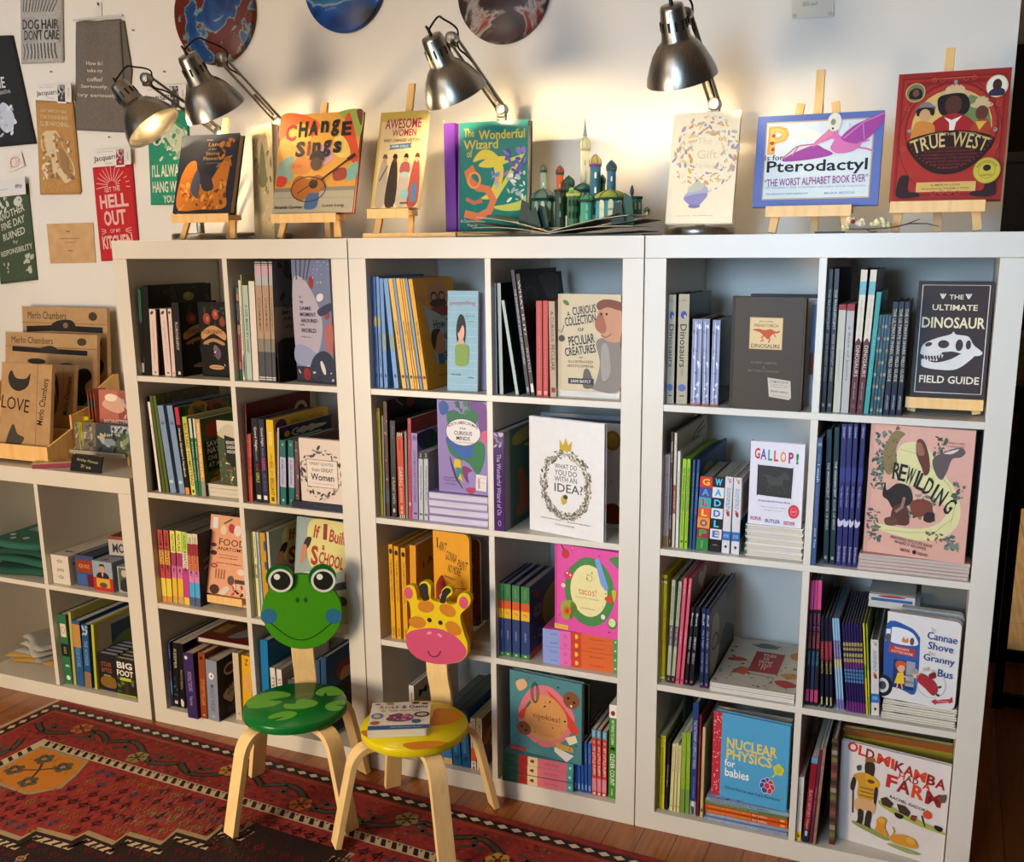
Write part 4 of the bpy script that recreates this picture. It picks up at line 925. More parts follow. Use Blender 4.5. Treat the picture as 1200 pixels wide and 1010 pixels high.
MAP = [('r', .025, .02, .975, .975, '8878ac'), ('s', '6f4a86', [(.6, .97), (.97, .97), (.97, .62), (.88, .6), (.8, .8)]), ('s', '33589a', [(.04, .95), (.15, .99), (.24, .93), (.2, .86), (.08, .84)]), ('s', '2f6e50', [(.2, .86), (.35, .9), (.5, .86), (.7, .92), (.82, .84), (.7, .72), (.4, .72), (.22, .74)]), ('d', 20, 3, (.38, .86, .65, .99), ['3a7a58', '2f6448'], .04), ('s', '2f59a0', [(.18, .6), (.4, .55), (.7, .56), (.72, .4), (.5, .36), (.3, .4), (.2, .5)]), ('s', '2a7048', [(.2, .56), (.26, .42), (.6, .34), (.8, .22), (.94, .4), (.92, .56), (.72, .56), (.68, .4), (.4, .42)]), ('s', 'c05a78', [(.86, .66), (1, .7), (1, .58), (.92, .56)]), ('s', 'c7b02a', [(.33, .28), (.45, .27), (.45, .36), (.34, .36)]), ('s', '7a2f5e', [(.5, .3), (.68, .26), (.72, .16), (.6, .12), (.5, .2)]), ('s', '2c8076', [(.36, .27), (.48, .26), (.46, .15), (.4, .12)]), ('p', 'c7b02a', [(.4, .16), (.5, .12), (.45, .22)]), ('s', '8a7eb6', [(.6, .22), (.75, .24), (.78, .1), (.65, .08)]), ('s', 'a03a5a', [(.56, .06), (.75, .07), (.7, .01), (.6, .01)]), ('s', '4a2a5a', [(.24, .4), (.3, .3), (.42, .1), (.5, .05), (.36, .14), (.26, .3)]),
       ('e', .52, .665, .35, .148, '2a2536'), ('e', .52, .665, .34, .142, 'dcd6d2'), ('a', 'NORTH AMERICAN MAPS', .52, .42, .58, 121, 59, .034, '1e1c24'), ('t', 'FOR', .52, .705, .12, .025, '2a2630', 0, .02), ('t', 'CURIOUS', .52, .655, .36, .042, '1e1c24', 0, .03), ('t', 'MINDS', .52, .6, .27, .042, '1e1c24', 0, .03), ('t', '100 New Ways to See the Continent', .52, .555, .44, .018, '5a5460'),
       ('t', 'maps that change how', .25, .16, .3, .018, '33284e'), ('t', 'you see a continent', .25, .13, .3, .018, '33284e'), ('t', 'Victor Haklai', .24, .09, .22, .014, '33284e')]
F(475, 662, 800, 696, 100, 'lavender map book with white oval title, facing out', '8f7fb0', .02, fr=MAP, extras=[('price_sticker', [('r', .76, .045, .97, .22, 'd5cec8', -3), ('l', 'a8402e', .004, [(.78, .19), (.95, .185)]), ('l', 'a8402e', .004, [(.78, .14), (.95, .135)]), ('r', .8, .07, .84, .18, 'b98a90')])], dz=H, y=.03, yaw=-2)
# second row, right
cell(1, 1, 1, 560, 460, .1782)
OZF = [('r', .0, 0, .14, 1, '7a7a80'), ('s', 'a5a050', [(.25, .93), (.8, .99), (.9, .88), (.3, .82)]), ('s', 'b5a84a', [(.5, .8), (.8, .7), (.7, .5), (.9, .75)]), ('s', '9c5a34', [(.35, .55), (.5, .55), (.65, .3), (.6, .12), (.3, .1), (.4, .3)]), ('r', .2, .02, .95, .06, '2c4c46')]
R(86, 181, 256, 'thick purple spine in a clear wrapper', '43245e', 82, .24, y=.0, sp=[('x', 'The Wonderful Wizard of Oz', .78, .16, 'a79ab8', .4), ('o', .5, .08, .14, .03, .05, 'a79ab8'), ('d', 20, 3, (.1, .86, .9, .99), ['8a7a96', 'b0a8b8', '5a3a76'], .16)], fr=[('r', 0, 0, 1, 1, '44685f')] + OZF, rough=.15)
IDEA = [('w', 330, 7, .5, .44, .31, .27, .13, ['6a6660', '8a867e', '4a4640', 'a49a80', '5a564e', 'b0a480'], .021), ('w', 120, 9, .5, .36, .28, .2, .1, ['7a766c', '54504a', '9a9080'], .022), ('e', .5, .46, .235, .19, 'd6d4d2'), ('p', 'b99a34', [(.42, .74), (.57, .735), (.585, .83), (.535, .785), (.5, .845), (.465, .785), (.415, .83)]),
        ('t', 'WHAT DO', .5, .6, .3, .042, '4a4848'), ('t', 'YOU DO', .5, .545, .3, .048, '4a4848'), ('t', 'WITH AN', .5, .49, .3, .045, '4a4848'), ('t', 'IDEA?', .54, .415, .38, .075, '4a4848', 0, .015), ('s', 'b59a40', [(.44, .33), (.5, .36), (.52, .3), (.46, .27)]), ('e', .5, .34, .03, .02, '3a3630'), ('t', 'Written by Kobi Yamada', .3, .13, .28, .016, '6a6864'), ('t', 'Illustrated by Mae Besom', .68, .125, .3, .016, '6a6864'), ('t', 'New York Times Best Seller', .49, .09, .26, .014, '6a6864')]
F(341, 862, 826, 977, 152, 'white book with leafy wreath and gold crown', 'd6d4d2', .012, y=.045, yaw=-13, fr=IDEA)
cell(1, 1, 1, 560, 460, .1782)
F(415, 890, 1000, 910, 178, 'white book with gold disc half hidden at the back', 'c2c2c4', .012, y=.13, yaw=0, fr=[('e', .805, .845, .09, .095, '8a7230'), ('e', .805, .845, .06, .065, 'a58a42'), ('s', '6a2418', [(.7, .2), (.85, .24), (.97, .12), (.9, .05), (.7, .06)]), ('t', '2', .8, .46, .02, .03, '2a2a2c')], w=.245)
for k, (yy, v, nm) in enumerate(((.165, 160, 'white-edged dark book second from the back'), (.19, 128, 'white-edged dark book farthest back'))):
    F(415, 880, 1010, 900, v, nm, ('4c4e52', '8a8c90')[k], .014, y=yy, yaw=0, w=.245)
# third row, left
cell(1, 0, 2, 440, 600, .1882)
YS = [('b', .93, .97, 'c9962a'), ('e', .5, .93, .4, .028, '1c1814'), ('x', 'THE BUMPY BUTTERY DAY', .85, .4, '8a6410', .4), ('r', .2, .03, .8, .12, 'c08a1a'), ('x', 'picture book', .12, .03, '6a4a10', .3)]
for i, (a, b, q, v) in enumerate(((102, 128, 84, 200), (135, 163, 118, 212), (177, 206, 160, 222))):
    R(a, b, v, ordinal(i, 3) + ' of three yellow spines with black ovals', 'd49c1c', q, .27, sp=YS)
PNT = [('t', 'I', .12, .9, .03, .09, '3a1c10', 0, .02), ('t', 'AIN’T', .27, .87, .2, .08, '3a1c10', -14, .0), ('t', 'GONNA', .5, .79, .3, .08, '3a1c10', -14, .0), ('t', 'PAINT', .8, .73, .26, .08, '3a1c10', -14, .0), ('t', 'NO MORE!', .58, .68, .36, .07, '3a1c10', -14, .0), ('t', 'Karen Beaumont', .45, .61, .3, .02, '7a3a14', -12),
       ('s', '8a2418', [(.08, .55), (.25, .62), (.35, .48), (.3, .3), (.1, .3), (.05, .45)]), ('e', .2, .43, .05, .025, 'c9b8a8'), ('e', .2, .43, .025, .014, '2a3a6a'), ('l', '8a2a18', .02, [(.3, .52), (.9, .53)]), ('l', 'cfc4a0', .05, [(.9, .5), (.8, .36), (.7, .2)]), ('l', '6a2a18', .02, [(.9, .5), (.8, .36), (.7, .2)]), ('d', 20, 4, (.3, .05, .8, .4), ['8a3a1a', '3a2414', 'b8a080', 'a86a20'], .03)]
R(222, 262, 205, 'orange spine with painted cover beside its copy', 'd08c1a', 212, .25, fr=[('t', 'I AIN’T', .45, .8, .6, .07, '3a1c10', 8)], sp=[('x', 'I AIN’T GONNA PAINT', .5, .1, '6a3a10', .4)])
F(376, 770, 596, 795, 112, 'orange painted picture book facing out behind the giraffe', 'd8941a', .012, y=.03, yaw=-3, fr=PNT, rnd=.018)
p, L, H = S(560, 825, 716, 850, 790, 'cream-edged books lying flat behind the giraffe', 2, 'b9ae96', 'flat', .2, .03, 0, hard=False, pg='c4b998')
F(470, 775, 657, 790, 150, 'brown mottled board book behind the orange one', '7a4c34', .014, y=.13, yaw=-2, dz=H, rnd=.014, fr=[('d', 70, 6, (.3, .02, 1, .98), ['a8623c', '3a2a24', 'c0a080', '8a3028', '566070'], .035)])
F(500, 750, 714, 765, 142, 'plain lavender board book at the back', '9c9aac', .012, y=.18, yaw=-2, dz=H, rnd=.016)
# third row, right
cell(1, 1, 2, 570, 620, .1782)
TAC = [('b', .77, 1, '3a7440'), ('b', .66, .77, 'cf5020'), ('b', .53, .66, 'd8a81e'), ('b', .065, .53, '243868'), ('b', 0, .065, '3a7440'), ('o', .5, .715, .3, .04, .05, 'a83c14'), ('l', '6a4a10', .08, [(.3, .6), (.5, .62), (.7, .585)]), ('x', 'phaidon', .36, .24, '9aa6c4', .3), ('e', .5, .035, .14, .012, 'b9d0b4'), ('x', 'cook in a book', .95, .83, '86a888', .2)]
PZF = [('s', '6e3a1c', [(.42, .7), (.75, .85), (1, .84), (1, .3), (.65, .22), (.4, .4)]), ('s', '8a8a34', [(.5, .68), (.78, .8), (1, .78), (1, .34), (.68, .28), (.5, .42)]), ('s', 'a8702a', [(.55, .5), (.75, .7), (1, .72), (1, .6), (.7, .55)]), ('e', .3, .6, .16, .09, '6a6c72'), ('e', .3, .6, .04, .025, '1e2230'), ('e', .25, .84, .1, .05, '7a3a3a'), ('r', 0, 0, .8, .09, 'b84a4a'), ('d', 20, 8, (.1, .1, .6, .4), ['8a96b0', '5a3a4a', 'a8a888'], .02)]
for i, (a, b, q, v) in enumerate(((75, 118, 69, 352), (121, 166, 117, 358), (174, 222, 173, 368), (231, 287, 232, 378))):
    R(a, b, v, ordinal(i, 4) + ' of four navy spines with green tops', '24386a', q, .19, sp=TAC, pg='a8948a', fr=PZF if i == 3 else ())
TSP = [('b', .77, 1, '8496cc'), ('b', .62, .77, 'd766a8'), ('b', .48, .62, 'c4402c'), ('b', .06, .48, 'd0602e'), ('b', 0, .06, '4c8a4a'), ('s', 'e0b83a', [(.3, .56), (.75, .56), (.75, .535), (.52, .52), (.3, .535)]), ('x', 'tacos!', .9, .8, '5a68a0', .25), ('x', 'lotta nieminen', .36, .18, 'a84420', .25), ('o', .4, .69, .2, .025, .08, 'b8488c'), ('e', .5, .03, .12, .012, 'b9d0b4')]
TFR = [('e', .55, .5, .4, .38, '3e7a40'), ('e', .55, .5, .3, .28, 'd8cf90'), ('d', 12, 3, (.05, .05, .95, .95), ['c03040', '2a2030', 'b8d070'], .03)]
p, L, H = S(371, 878, 862, 950, 650, 'piled taco cookbooks with orange spines', 4, 'd24a98', 'spine', .2, None, None, sp=TSP, fr=TFR, pg='c8b0a8', jit=.0008)
TACO = [('r', 0, .0, .035, 1, 'bf3f88'), ('e', .55, .5, .39, .4, '3f7d42'), ('e', .54, .51, .29, .3, 'd9d096'), ('t', 'tacos!', .52, .5, .28, .085, 'c9735a', 0, .01), ('t', 'an interactive recipe book', .52, .42, .36, .018, '6a6440'), ('t', 'by Lotta Nieminen', .53, .3, .22, .022, '5a5a44'), ('o', .55, .66, .05, .04, .01, 'a8946a'),
        ('p', '6f94cf', [(.63, .88), (.7, .9), (.85, .58), (.8, .54), (.72, .62)]), ('e', .17, .9, .06, .055, 'b83038'), ('l', '4a3a28', .02, [(.15, .94), (.1, 1)]), ('e', .22, .66, .07, .05, 'c43a5a'), ('e', .2, .68, .015, .012, 'e8d0d0'), ('e', .25, .66, .015, .012, 'e8d0d0'), ('s', '8a9a34', [(.1, .3), (.2, .36), (.3, .36), (.36, .28), (.28, .16), (.14, .14)]), ('s', '54702c', [(.27, .35), (.36, .28), (.28, .16), (.24, .15)]), ('e', .2, .235, .06, .06, 'c86424'), ('e', .2, .235, .03, .03, 'a83e1a'), ('s', 'c43e28', [(.79, .46), (.88, .5), (.92, .43), (.84, .42)]), ('e', .91, .18, .07, .065, '3c7a34'), ('e', .91, .19, .055, .05, 'c4d498'), ('s', '3f7d42', [(.85, .92), (1, .95), (1, .82), (.92, .86)]), ('s', 'b8a82c', [(.9, .56), (.97, .56), (.95, .44), (.92, .46)]), ('e', .77, .24, .035, .03, 'e8c8c4'), ('e', .14, .53, .035, .025, 'e8c0b4'), ('p', 'd24a98', [(.34, .84), (.4, .86), (.2, .72), (.17, .7)]), ('r', 0, .01, .22, .065, 'cfae3a'), ('t', 'COOK IN A BOOK', .11, .037, .17, .018, 'd24a98'),
        ('d', 26, 8, (.06, .04, .98, .98), ['2a1a2a', 'e0c8d8', '8a2850', 'c83040'], .012)]
F(451, 577, 873, 668, 93, 'bright pink taco cookbook facing out on its pile', 'd24a98', .018, y=.03, yaw=-6, dz=H, fr=TACO)
# bottom row, left (behind the giraffe chair)
cell(1, 0, 3, 450, 760, .1781)
R(184, 218, 240, 'white spine of a mouse picture book', 'd6d0c4', 162, .27, sp=[('x', 'MOUSE', .9, .7, '5a564e', .3), ('r', .3, .05, .6, .1, '1e1a1a')], fr=[('r', 0, 0, 1, 1, 'c2b79f'), ('t', 'Mouse', .45, .84, .7, .09, '1f1c1a', 0, .03), ('t', 'Cookie', .5, .55, .6, .07, '1f1c1a')])
R(395, 452, 395, 'blue spine with tan foot behind the giraffe chair', '35639c', 368, .25, hard=False, pg='4a5654', sp=[('b', 0, .11, 'b09a70'), ('x', 'explore', .7, .3, '6a90bc', .4)])
for i, (a, b, q) in enumerate(((459, 512, 428), (518, 570, 490))):
    R(a, b, 402, ordinal(i, 2) + ' of two deep blue spines behind the giraffe chair', '1c5684', q, .26, hard=False, pg='3c4a4c', sp=[('x', 'The Creature', .6, .25, '5a94bc', .5), ('s', '143a5c', [(.2, .16), (.8, .2), (.7, .12), (.3, .1)])])
OW = [('b', .16, .42, 'c85a2a'), ('b', 0, .16, 'd4cfc4'), ('r', .3, .0, .7, .06, 'a83a2a'), ('e', .5, .11, .25, .025, 'a08a80'), ('x', 'ORIGAMI', .95, .5, '8a3a2a', .6), ('o', .5, .46, .3, .035, .08, '2a2a2a')]
for i, (a, b, q) in enumerate(((575, 608, 566), (613, 650, 606))):
    R(a, b, 455, ordinal(i, 2) + ' of two white and orange spines behind the giraffe chair', 'cfc8bc', q, .25, hard=False, pg='a9a08c', sp=OW, fr=[('r', 0, 0, 1, 1, '6a4634'), ('d', 12, 4, (.1, .1, .9, .9), ['1e1a18', 'a8643a'], .12)])
# bottom row, right
cell(1, 1, 3, 570, 770, .1881)
CSP = [('b', .77, 1, '2b5a48'), ('b', .64, .77, '9c2626'), ('b', .5, .64, 'd8bd90'), ('b', .09, .5, 'd06c78'), ('b', 0, .09, '4a9492'), ('s', '6a3a1e', [(.35, .56), (.65, .55), (.7, .58), (.5, .61)]), ('x', 'cookies', .9, .82, '5a8470', .2), ('x', 'lotta nieminen', .4, .2, 'a84458', .2), ('o', .5, .7, .2, .03, .06, '701818'), ('e', .5, .045, .16, .016, 'b9d8d4')]
CFR = [('s', 'd6a878', [(.1, .2), (.25, .5), (.35, .2)]), ('s', 'b84a3a', [(.3, .2), (.6, .5), (.75, .15)]), ('e', .8, .25, .14, .12, '7a4a2a'), ('d', 14, 3, (.05, .05, .95, .95), ['1e1a1a', 'b84a3a'], .02)]
p, L, H = S(84, 762, 540, 845, 590, 'piled cookie cookbooks with pink spines', 3, '4a7f84', 'spine', .2, None, None, sp=CSP, fr=CFR, jit=.003)
COOK = [('s', 'cf7078', [(.12, .5), (.3, .82), (.6, .88), (.9, .6), (.8, .3), (.5, .12), (.2, .25)]), ('s', 'c23e30', [(.52, .84), (.7, .72), (.95, .45), (.9, .36), (.78, .48), (.6, .74)]), ('s', 'c23e30', [(.12, .46), (.25, .6), (.28, .56), (.18, .42)]), ('s', 'c98c52', [(.22, .5), (.38, .74), (.6, .76), (.78, .6), (.8, .42), (.66, .24), (.4, .2), (.26, .3)]), ('t', 'cookies!', .52, .5, .38, .065, '7a3a28', 0, .015), ('t', 'an interactive recipe book', .52, .425, .38, .014, '8a5a38'), ('a', 'lotta nieminen', .52, .46, .2, 240, 300, .016, '8a5a38'), ('s', 'd0a878', [(.09, .86), (.2, .92), (.25, .84), (.14, .76)]), ('e', .86, .78, .11, .105, '7c4a2c'), ('e', .82, .8, .02, .018, '2e1a12'), ('e', .9, .76, .02, .018, '2e1a12'), ('e', .86, .71, .015, .015, 'd8d0c0'), ('e', .2, .3, .1, .085, '7c4a2c'), ('e', .17, .32, .018, .016, '2e1a12'), ('e', .23, .28, .018, .016, '2e1a12'),
        ('o', .36, .78, .06, .13, .012, '33504a'), ('o', .36, .78, .035, .12, .012, '33504a'), ('l', '4a6a4a', .035, [(.3, .66), (.24, .58)]), ('p', 'dbc9a8', [(.78, .3), (.92, .36), (.95, .28), (.84, .22)]), ('p', 'c0963e', [(.64, .22), (.88, .2), (.9, .14), (.66, .14)]), ('p', 'd9d4cc', [(.63, .16), (.9, .1), (.8, .0), (.63, .1)]), ('r', 0, .0, .22, .055, 'b83a34'), ('t', 'COOK IN A BOOK', .11, .027, .17, .016, 'd8b0a0'), ('d', 22, 8, (.05, .05, .95, .95), ['1e1c20', '2a2024'], .014)]
F(150, 535, 592, 600, 76, 'teal cookie cookbook facing out on its pile', '4a7f84', .018, y=.03, yaw=-5, dz=H, fr=COOK)
F(205, 520, 632, 560, 92, 'dark-edged cookbook directly behind the teal one', '3b3430', .018, y=.075, yaw=-3, dz=H)
for i, (a, b, q, v) in enumerate(((549, 565, 545, 512), (568, 588, 563, 518), (592, 608, 588, 522), (613, 630, 608, 528), (634, 655, 632, 535))):
    R(a, b, v, ordinal(i, 5) + ' of five thin blue spines', '2653a0', q, .2, hard=False, sp=[('x', 'I Spy Things', .92, .6, '8aa4d0', .5), ('r', .2, .05, .8, .16, '7a9ad0')], pg='cfc8b4')
PUP = [('b', .87, 1, '4a8a9c'), ('x', 'little', .98, .89, 'b0d0d4', .6), ('e', .5, .81, .3, .025, 'a88a88'), ('b', .06, .26, 'd07a84'), ('x', 'MY LITTLE PUPPY', .74, .3, 'e8d8d0', .6), ('x', 'story book', .24, .1, 'e0b0b0', .3), ('r', .2, .01, .8, .04, 'e0c8c0')]
for i, (a, b, q, v) in enumerate(((659, 687, 656, 446), (690, 716, 688, 452), (720, 748, 721, 460))):
    R(a, b, v, ordinal(i, 3) + ' of three red puppy spines with teal tops', 'b83a34', q, .24, hard=False, sp=PUP, pg='cfc8b4')
R(760, 806, 292, 'green counting spine with white ladybird top', '3f8230', 762, .28, hard=False, pg='cfc8b4', sp=[('b', .86, 1, 'dcd8d0'), ('e', .5, .91, .3, .027, '8a2030'), ('x', '100 THINGS TO LEARN', .84, .58, 'dfe4d4', .4), ('p', '1e1e1a', [(.2, .55), (.8, .51), (.8, .55), (.2, .51)]), ('x', 'CLEVER COUNT', .48, .14, 'e8ecdc', .6), ('x', 'kids', .1, .03, 'c8d8b8', .3)])

# ------------------------------------------------------------------ right bookcase
# top row, left
cell(2, 0, 0, 750, 290, .2079)
DN = [('x', 'Dinosaurs', .73, .34, '2a2822', .6), ('e', .5, .815, .3, .035, '35458e'), ('e', .62, .8, .12, .015, 'a8a48e'), ('e', .5, .15, .38, .034, '5560a4'), ('r', .3, .07, .7, .08, '2a2822'), ('r', .25, .03, .75, .034, '8a8470'), ('x', 'science', .33, .26, '7a7662', .2), ('t', 'DK', .5, .945, .4, .014, '6a6654')]
R(133, 190, 265, 'left of two tan dinosaur spines', '1c1a18', 147, .2, sc='a39b84', sp=DN)
R(204, 265, 262, 'right of two tan dinosaur spines', '1c1a18', 218, .22, sc='a39b84', sp=DN)
SHR = [('d', 16, 3, (.05, .05, .95, .98), ['c9d0e0', '5a6484', 'dfe4ee', '6a7088'], .22), ('l', 'd0d4e4', .08, [(.3, .02), (.34, .97)]), ('l', '3a4058', .06, [(.55, .02), (.57, .95)]), ('l', 'b9c0d4', .06, [(.8, .04), (.8, .95)]), ('b', 0, .02, 'a8604a')]
for i, (a, b, q, v) in enumerate(((284, 340, 297, 402), (349, 388, 352, 402), (395, 440, 410, 408))):
    R(a, b, v, ordinal(i, 3) + ' of three books in shiny clear wrap', '2a201c', q, .2, sc='8089a8', sp=SHR, rough=.12)
PREH = [('r', 0.0, 0, 0.035, 1, '241e18'), ('t', 'ROBERT SABUDA', 0.48, 0.42, 0.36, 0.02, '6e6454'), ('t', '&', 0.48, 0.38, 0.03, 0.024, '6e6454'), ('t', 'MATTHEW REINHART', 0.48, 0.345, 0.44, 0.02, '6e6454')]
PLATE = [('r', 0.26, 0.54, 0.72, 0.82, 'c3a878'), ('r', 0.27, 0.55, 0.71, 0.81, 'cdb486'), ('t', 'ENCYCLOPEDIA', 0.49, 0.785, 0.2, 0.014, '5a4a30'), ('t', 'PREHISTORICA', 0.49, 0.75, 0.34, 0.026, '4a3820', 0, 0.01), ('t', 'DINOSAURS', 0.49, 0.57, 0.4, 0.034, '3a2a18', 0, 0.02), ('s', 'b0481e', [(0.3, 0.71), (0.38, 0.72), (0.47, 0.71), (0.55, 0.72), (0.63, 0.7), (0.68, 0.71), (0.67, 0.69), (0.6, 0.68), (0.56, 0.66), (0.52, 0.63), (0.46, 0.66), (0.4, 0.69)]), ('l', 'b0481e', 0.02, [(0.47, 0.67), (0.43, 0.64), (0.46, 0.62), (0.42, 0.61)]), ('l', 'b0481e', 0.018, [(0.53, 0.66), (0.55, 0.63), (0.53, 0.6)]), ('l', 'b0481e', 0.012, [(0.6, 0.68), (0.63, 0.65)])]
STICK = [('p', 'b9b0a2', [(0.54, 0.29), (0.86, 0.27), (0.88, 0.12), (0.85, 0.1), (0.57, 0.12)]), ('t', 'ULTIMATE POP-UP', 0.7, 0.255, 0.26, 0.02, '2e2a28', -3), ('l', '3a3634', 0.004, [(0.58, 0.235), (0.84, 0.222)]), ('l', '3a3634', 0.004, [(0.58, 0.215), (0.82, 0.205)]), ('t', 'limited edition', 0.71, 0.17, 0.24, 0.022, '2e2a28', -3), ('l', '3a3634', 0.004, [(0.6, 0.135), (0.84, 0.125)])]
F(501, 886, 897, 928, 275, 'large dark brown dinosaur book with cream plate, facing out', '2e2720', .03, y=.018, yaw=-7, fr=PREH, extras=[('label_plate', PLATE), ('price_sticker', STICK)])
F(640, 888, 955, 915, 285, 'white-paged book just right of the brown dinosaur book', 'b9bac4', .03, y=.09, yaw=0, fr=[('r', .86, .5, .95, .95, '8098c4'), ('r', .86, .3, .92, .5, '9a4a40')], w=.24)
F(600, 870, 1000, 890, 262, 'black book farthest back behind the brown dinosaur book', '1c1a1c', .03, y=.16, yaw=0, w=.235)
# top row, right
cell(2, 1, 0, 940, 290, .2167)
EXT = [('x', 'THE MAGNIFICENT', .86, .58, 'b9bab6', .5), ('x', 'BOOK OF EXTINCT ANIMALS', .55, .22, 'a0a29e', .42), ('t', 'BD', .5, .05, .5, .022, 'c4c4be')]
R(96, 127, 115, 'left of two black extinct-animal spines', '26282c', 143, .26, sp=EXT)
R(133, 160, 115, 'right of two black extinct-animal spines', '26282c', 182, .27, sp=EXT, fr=[('r', 0, 0, 1, 1, '191b1e')])
R(166, 205, 308, 'left of two white spines with red edges', '7a2a30', 207, .2, sc='b4b4a6', hard=False, sp=[('b', .95, 1, '8e2e38'), ('x', 'dinosaurs', .6, .3, '8a8a80', .2)])
R(209, 250, 306, 'right of two white spines with red edges', '7a2a30', 250, .2, sc='a8aaa6', hard=False, sp=[('b', .94, 1, '8e2e38'), ('x', 'a field of bones', .8, .3, '62645e', .3)])
STB = [('b', .5, 1, 'd0c7b5'), ('b', .83, .92, '6ca8b4'), ('p', '5a2930', [(0, .5), (.5, .535), (1, .5)]), ('x', 'the natural history of', .8, .54, 'a89c8a', .35), ('x', 'DINOSAURS', .48, .26, 'cdb9a8', .6), ('x', 'matt sewell', .22, .1, 'b09a90', .3), ('o', .5, .05, .15, .012, .04, 'b09a90')]
R(255, 290, 120, 'left of two tall cream and maroon spines', '54262d', 320, .25, sp=STB)
R(294, 329, 120, 'right of two tall cream and maroon spines', '54262d', 371, .25, sp=STB)
R(332, 360, 240, 'turquoise leaning spine', '35908c', 404, .22, sp=[('x', 'all about animals', .7, .2, '6ac0ba', .3)])
for i in range(4):
    R(365 + i * 17, 380 + i * 17, 364, ordinal(i, 4) + ' of four thin striped teal spines', '30505c', 413 + i * 16, .2, hard=False,
      sp=[('b', k * .12 + .03, k * .12 + .06, ('7a9aa0', '4a3a34', '8a7a60')[(k + i) % 3]) for k in range(8)])
SHK = [('x', 'THE ULTIMATE SHARK FIELD GUIDE', .94, .3, 'c4bb98', .55), ('x', 'APPLESEED', .18, .05, 'a8acb8', .4)]
for i in range(3):
    R(438 + i * 35, 469 + i * 34, 292, ordinal(i, 3) + ' of three navy shark spines', '191c30', 486 + i * 34, .16, sp=SHK)
TRX = [('o', .5, .5, .45, .46, .006, '33221c'), ('l', 'cfcac2', .012, [(.06, .04), (.06, .965), (.95, .965), (.95, .04), (.06, .04)]), ('t', 'THE', .52, .865, .19, .04, 'd5ccb4', 0, .03), ('t', 'ULTIMATE', .51, .775, .6, .05, 'd8cfb2', 0, .03), ('t', 'DINOSAUR', .505, .645, .84, .095, 'd9cda4', 0, .04), ('t', 'FIELD GUIDE', .51, .155, .8, .065, 'd8cfb8', 0, .03),
       ('s', 'cdc9c4', [(.1, .4), (.14, .46), (.3, .51), (.48, .545), (.52, .57), (.56, .545), (.72, .53), (.8, .46), (.92, .4), (.88, .37), (.75, .37), (.66, .38), (.5, .4), (.3, .36), (.12, .365)]), ('s', 'cdc9c4', [(.12, .3), (.14, .33), (.3, .3), (.5, .33), (.66, .385), (.82, .4), (.8, .35), (.6, .25), (.35, .24), (.15, .26)]),
       ('e', .2, .455, .05, .018, '33221c', 20), ('e', .4, .46, .075, .035, '33221c'), ('e', .61, .455, .05, .05, '33221c'), ('e', .73, .46, .035, .04, '33221c'), ('e', .5, .385, .12, .012, '33221c')] + [('p', 'cdc9c4', [(.14 + k * .04, .37), (.17 + k * .04, .37), (.155 + k * .04, .335)]) for k in range(7)] + [('p', 'cdc9c4', [(.15 + k * .04, .315), (.18 + k * .04, .315), (.165 + k * .04, .345)]) for k in range(5)]
for sx in (-1, 1):
    for q in (-.035, 0, .035): TRX.append(('l', 'cfcac2', .02, [(.51 + sx * .17, .85), (.51 + sx * .17 + q, .892)]))
ez = .037
P0, yw, ww, hh = F(581, 742, 990, 765, 187, 'dark brown skull field guide on a small easel', '241611', .022, y=.055, yaw=-1, dz=ez, tilt=7, fr=[('r', .0, 0, 1, 1, '2e1d18')] + TRX)
easel('small pine easel under the brown skull field guide', (P0.x + ww / 2 - .004, .055, CUR['z'] + .0004), ww * 1.04, ez - .0006, ez + hh * .8, tilt=7, bt=.022)
# second row, left
cell(2, 0, 1, 750, 470, .2079)
for i in range(3):
    R(113 + i * 16, 127 + i * 16, 300, ordinal(i, 3) + ' of three thin pinkish spines', 'b59c98', 119 + i * 14, .2, hard=False, sp=[('b', 0, .12, 'a8743c'), ('x', 'paper', .8, .2, '8a6a6a', .3)])
R(160, 176, 172, 'dark brown spine with white title', '352c2a', 169, .28, sp=[('x', 'TIGER DAYS', .92, .74, 'c4c0b8', .5), ('x', 'PREHISTORIC', .6, .3, '3a7a8a', .5), ('x', 'IN THE DEEP', .28, .16, 'c4c0b8', .4), ('o', .5, .05, .2, .012, .08, 'b8b0a4')])
R(180, 196, 178, 'tall cream spine with bone drawing on cover', 'c3b8a4', 193, .3, sp=[('b', .3, .55, '8a4a3a'), ('x', 'fossil', .5, .35, 'd0c0a8', .4)], fr=[('r', 0, 0, 1, 1, 'b5a88e'), ('l', '3a322a', .02, [(.3, .7), (.6, .9), (.9, .95)]), ('l', '3a322a', .015, [(.5, .75), (.7, .88), (.95, .9)])])
R(200, 217, 282, 'thin white spine left of the lime pair', 'c9cac8', 218, .22, sp=[('x', 'Alone, wild stories from the wild', .8, .3, '6a6c70', .4)])
LIM = [('x', 'NO READING ALLOWED', .9, .42, '2c3a14', .55), ('x', 'the worst read-aloud book ever', .4, .14, '4a5a24', .3), ('e', .5, .08, .25, .014, '2c3a14')]
R(221, 245, 325, 'left of two lime green spines', '90b838', 242, .27, sp=LIM)
R(248, 268, 325, 'right of two lime green spines', '90b838', 262, .28, sp=LIM)
R(276, 291, 330, 'left of two dark blue spines', '284878', 300, .27, sp=[('x', 'book reference', .85, .4, '8aa0c4', .3)])
R(294, 311, 330, 'right of two dark blue spines', '284878', 323, .3, sp=[('x', 'book reference', .85, .4, '8aa0c4', .3)], fr=[('r', 0, 0, 1, 1, '24406c'), ('e', .3, .8, .2, .1, '8a8464')])
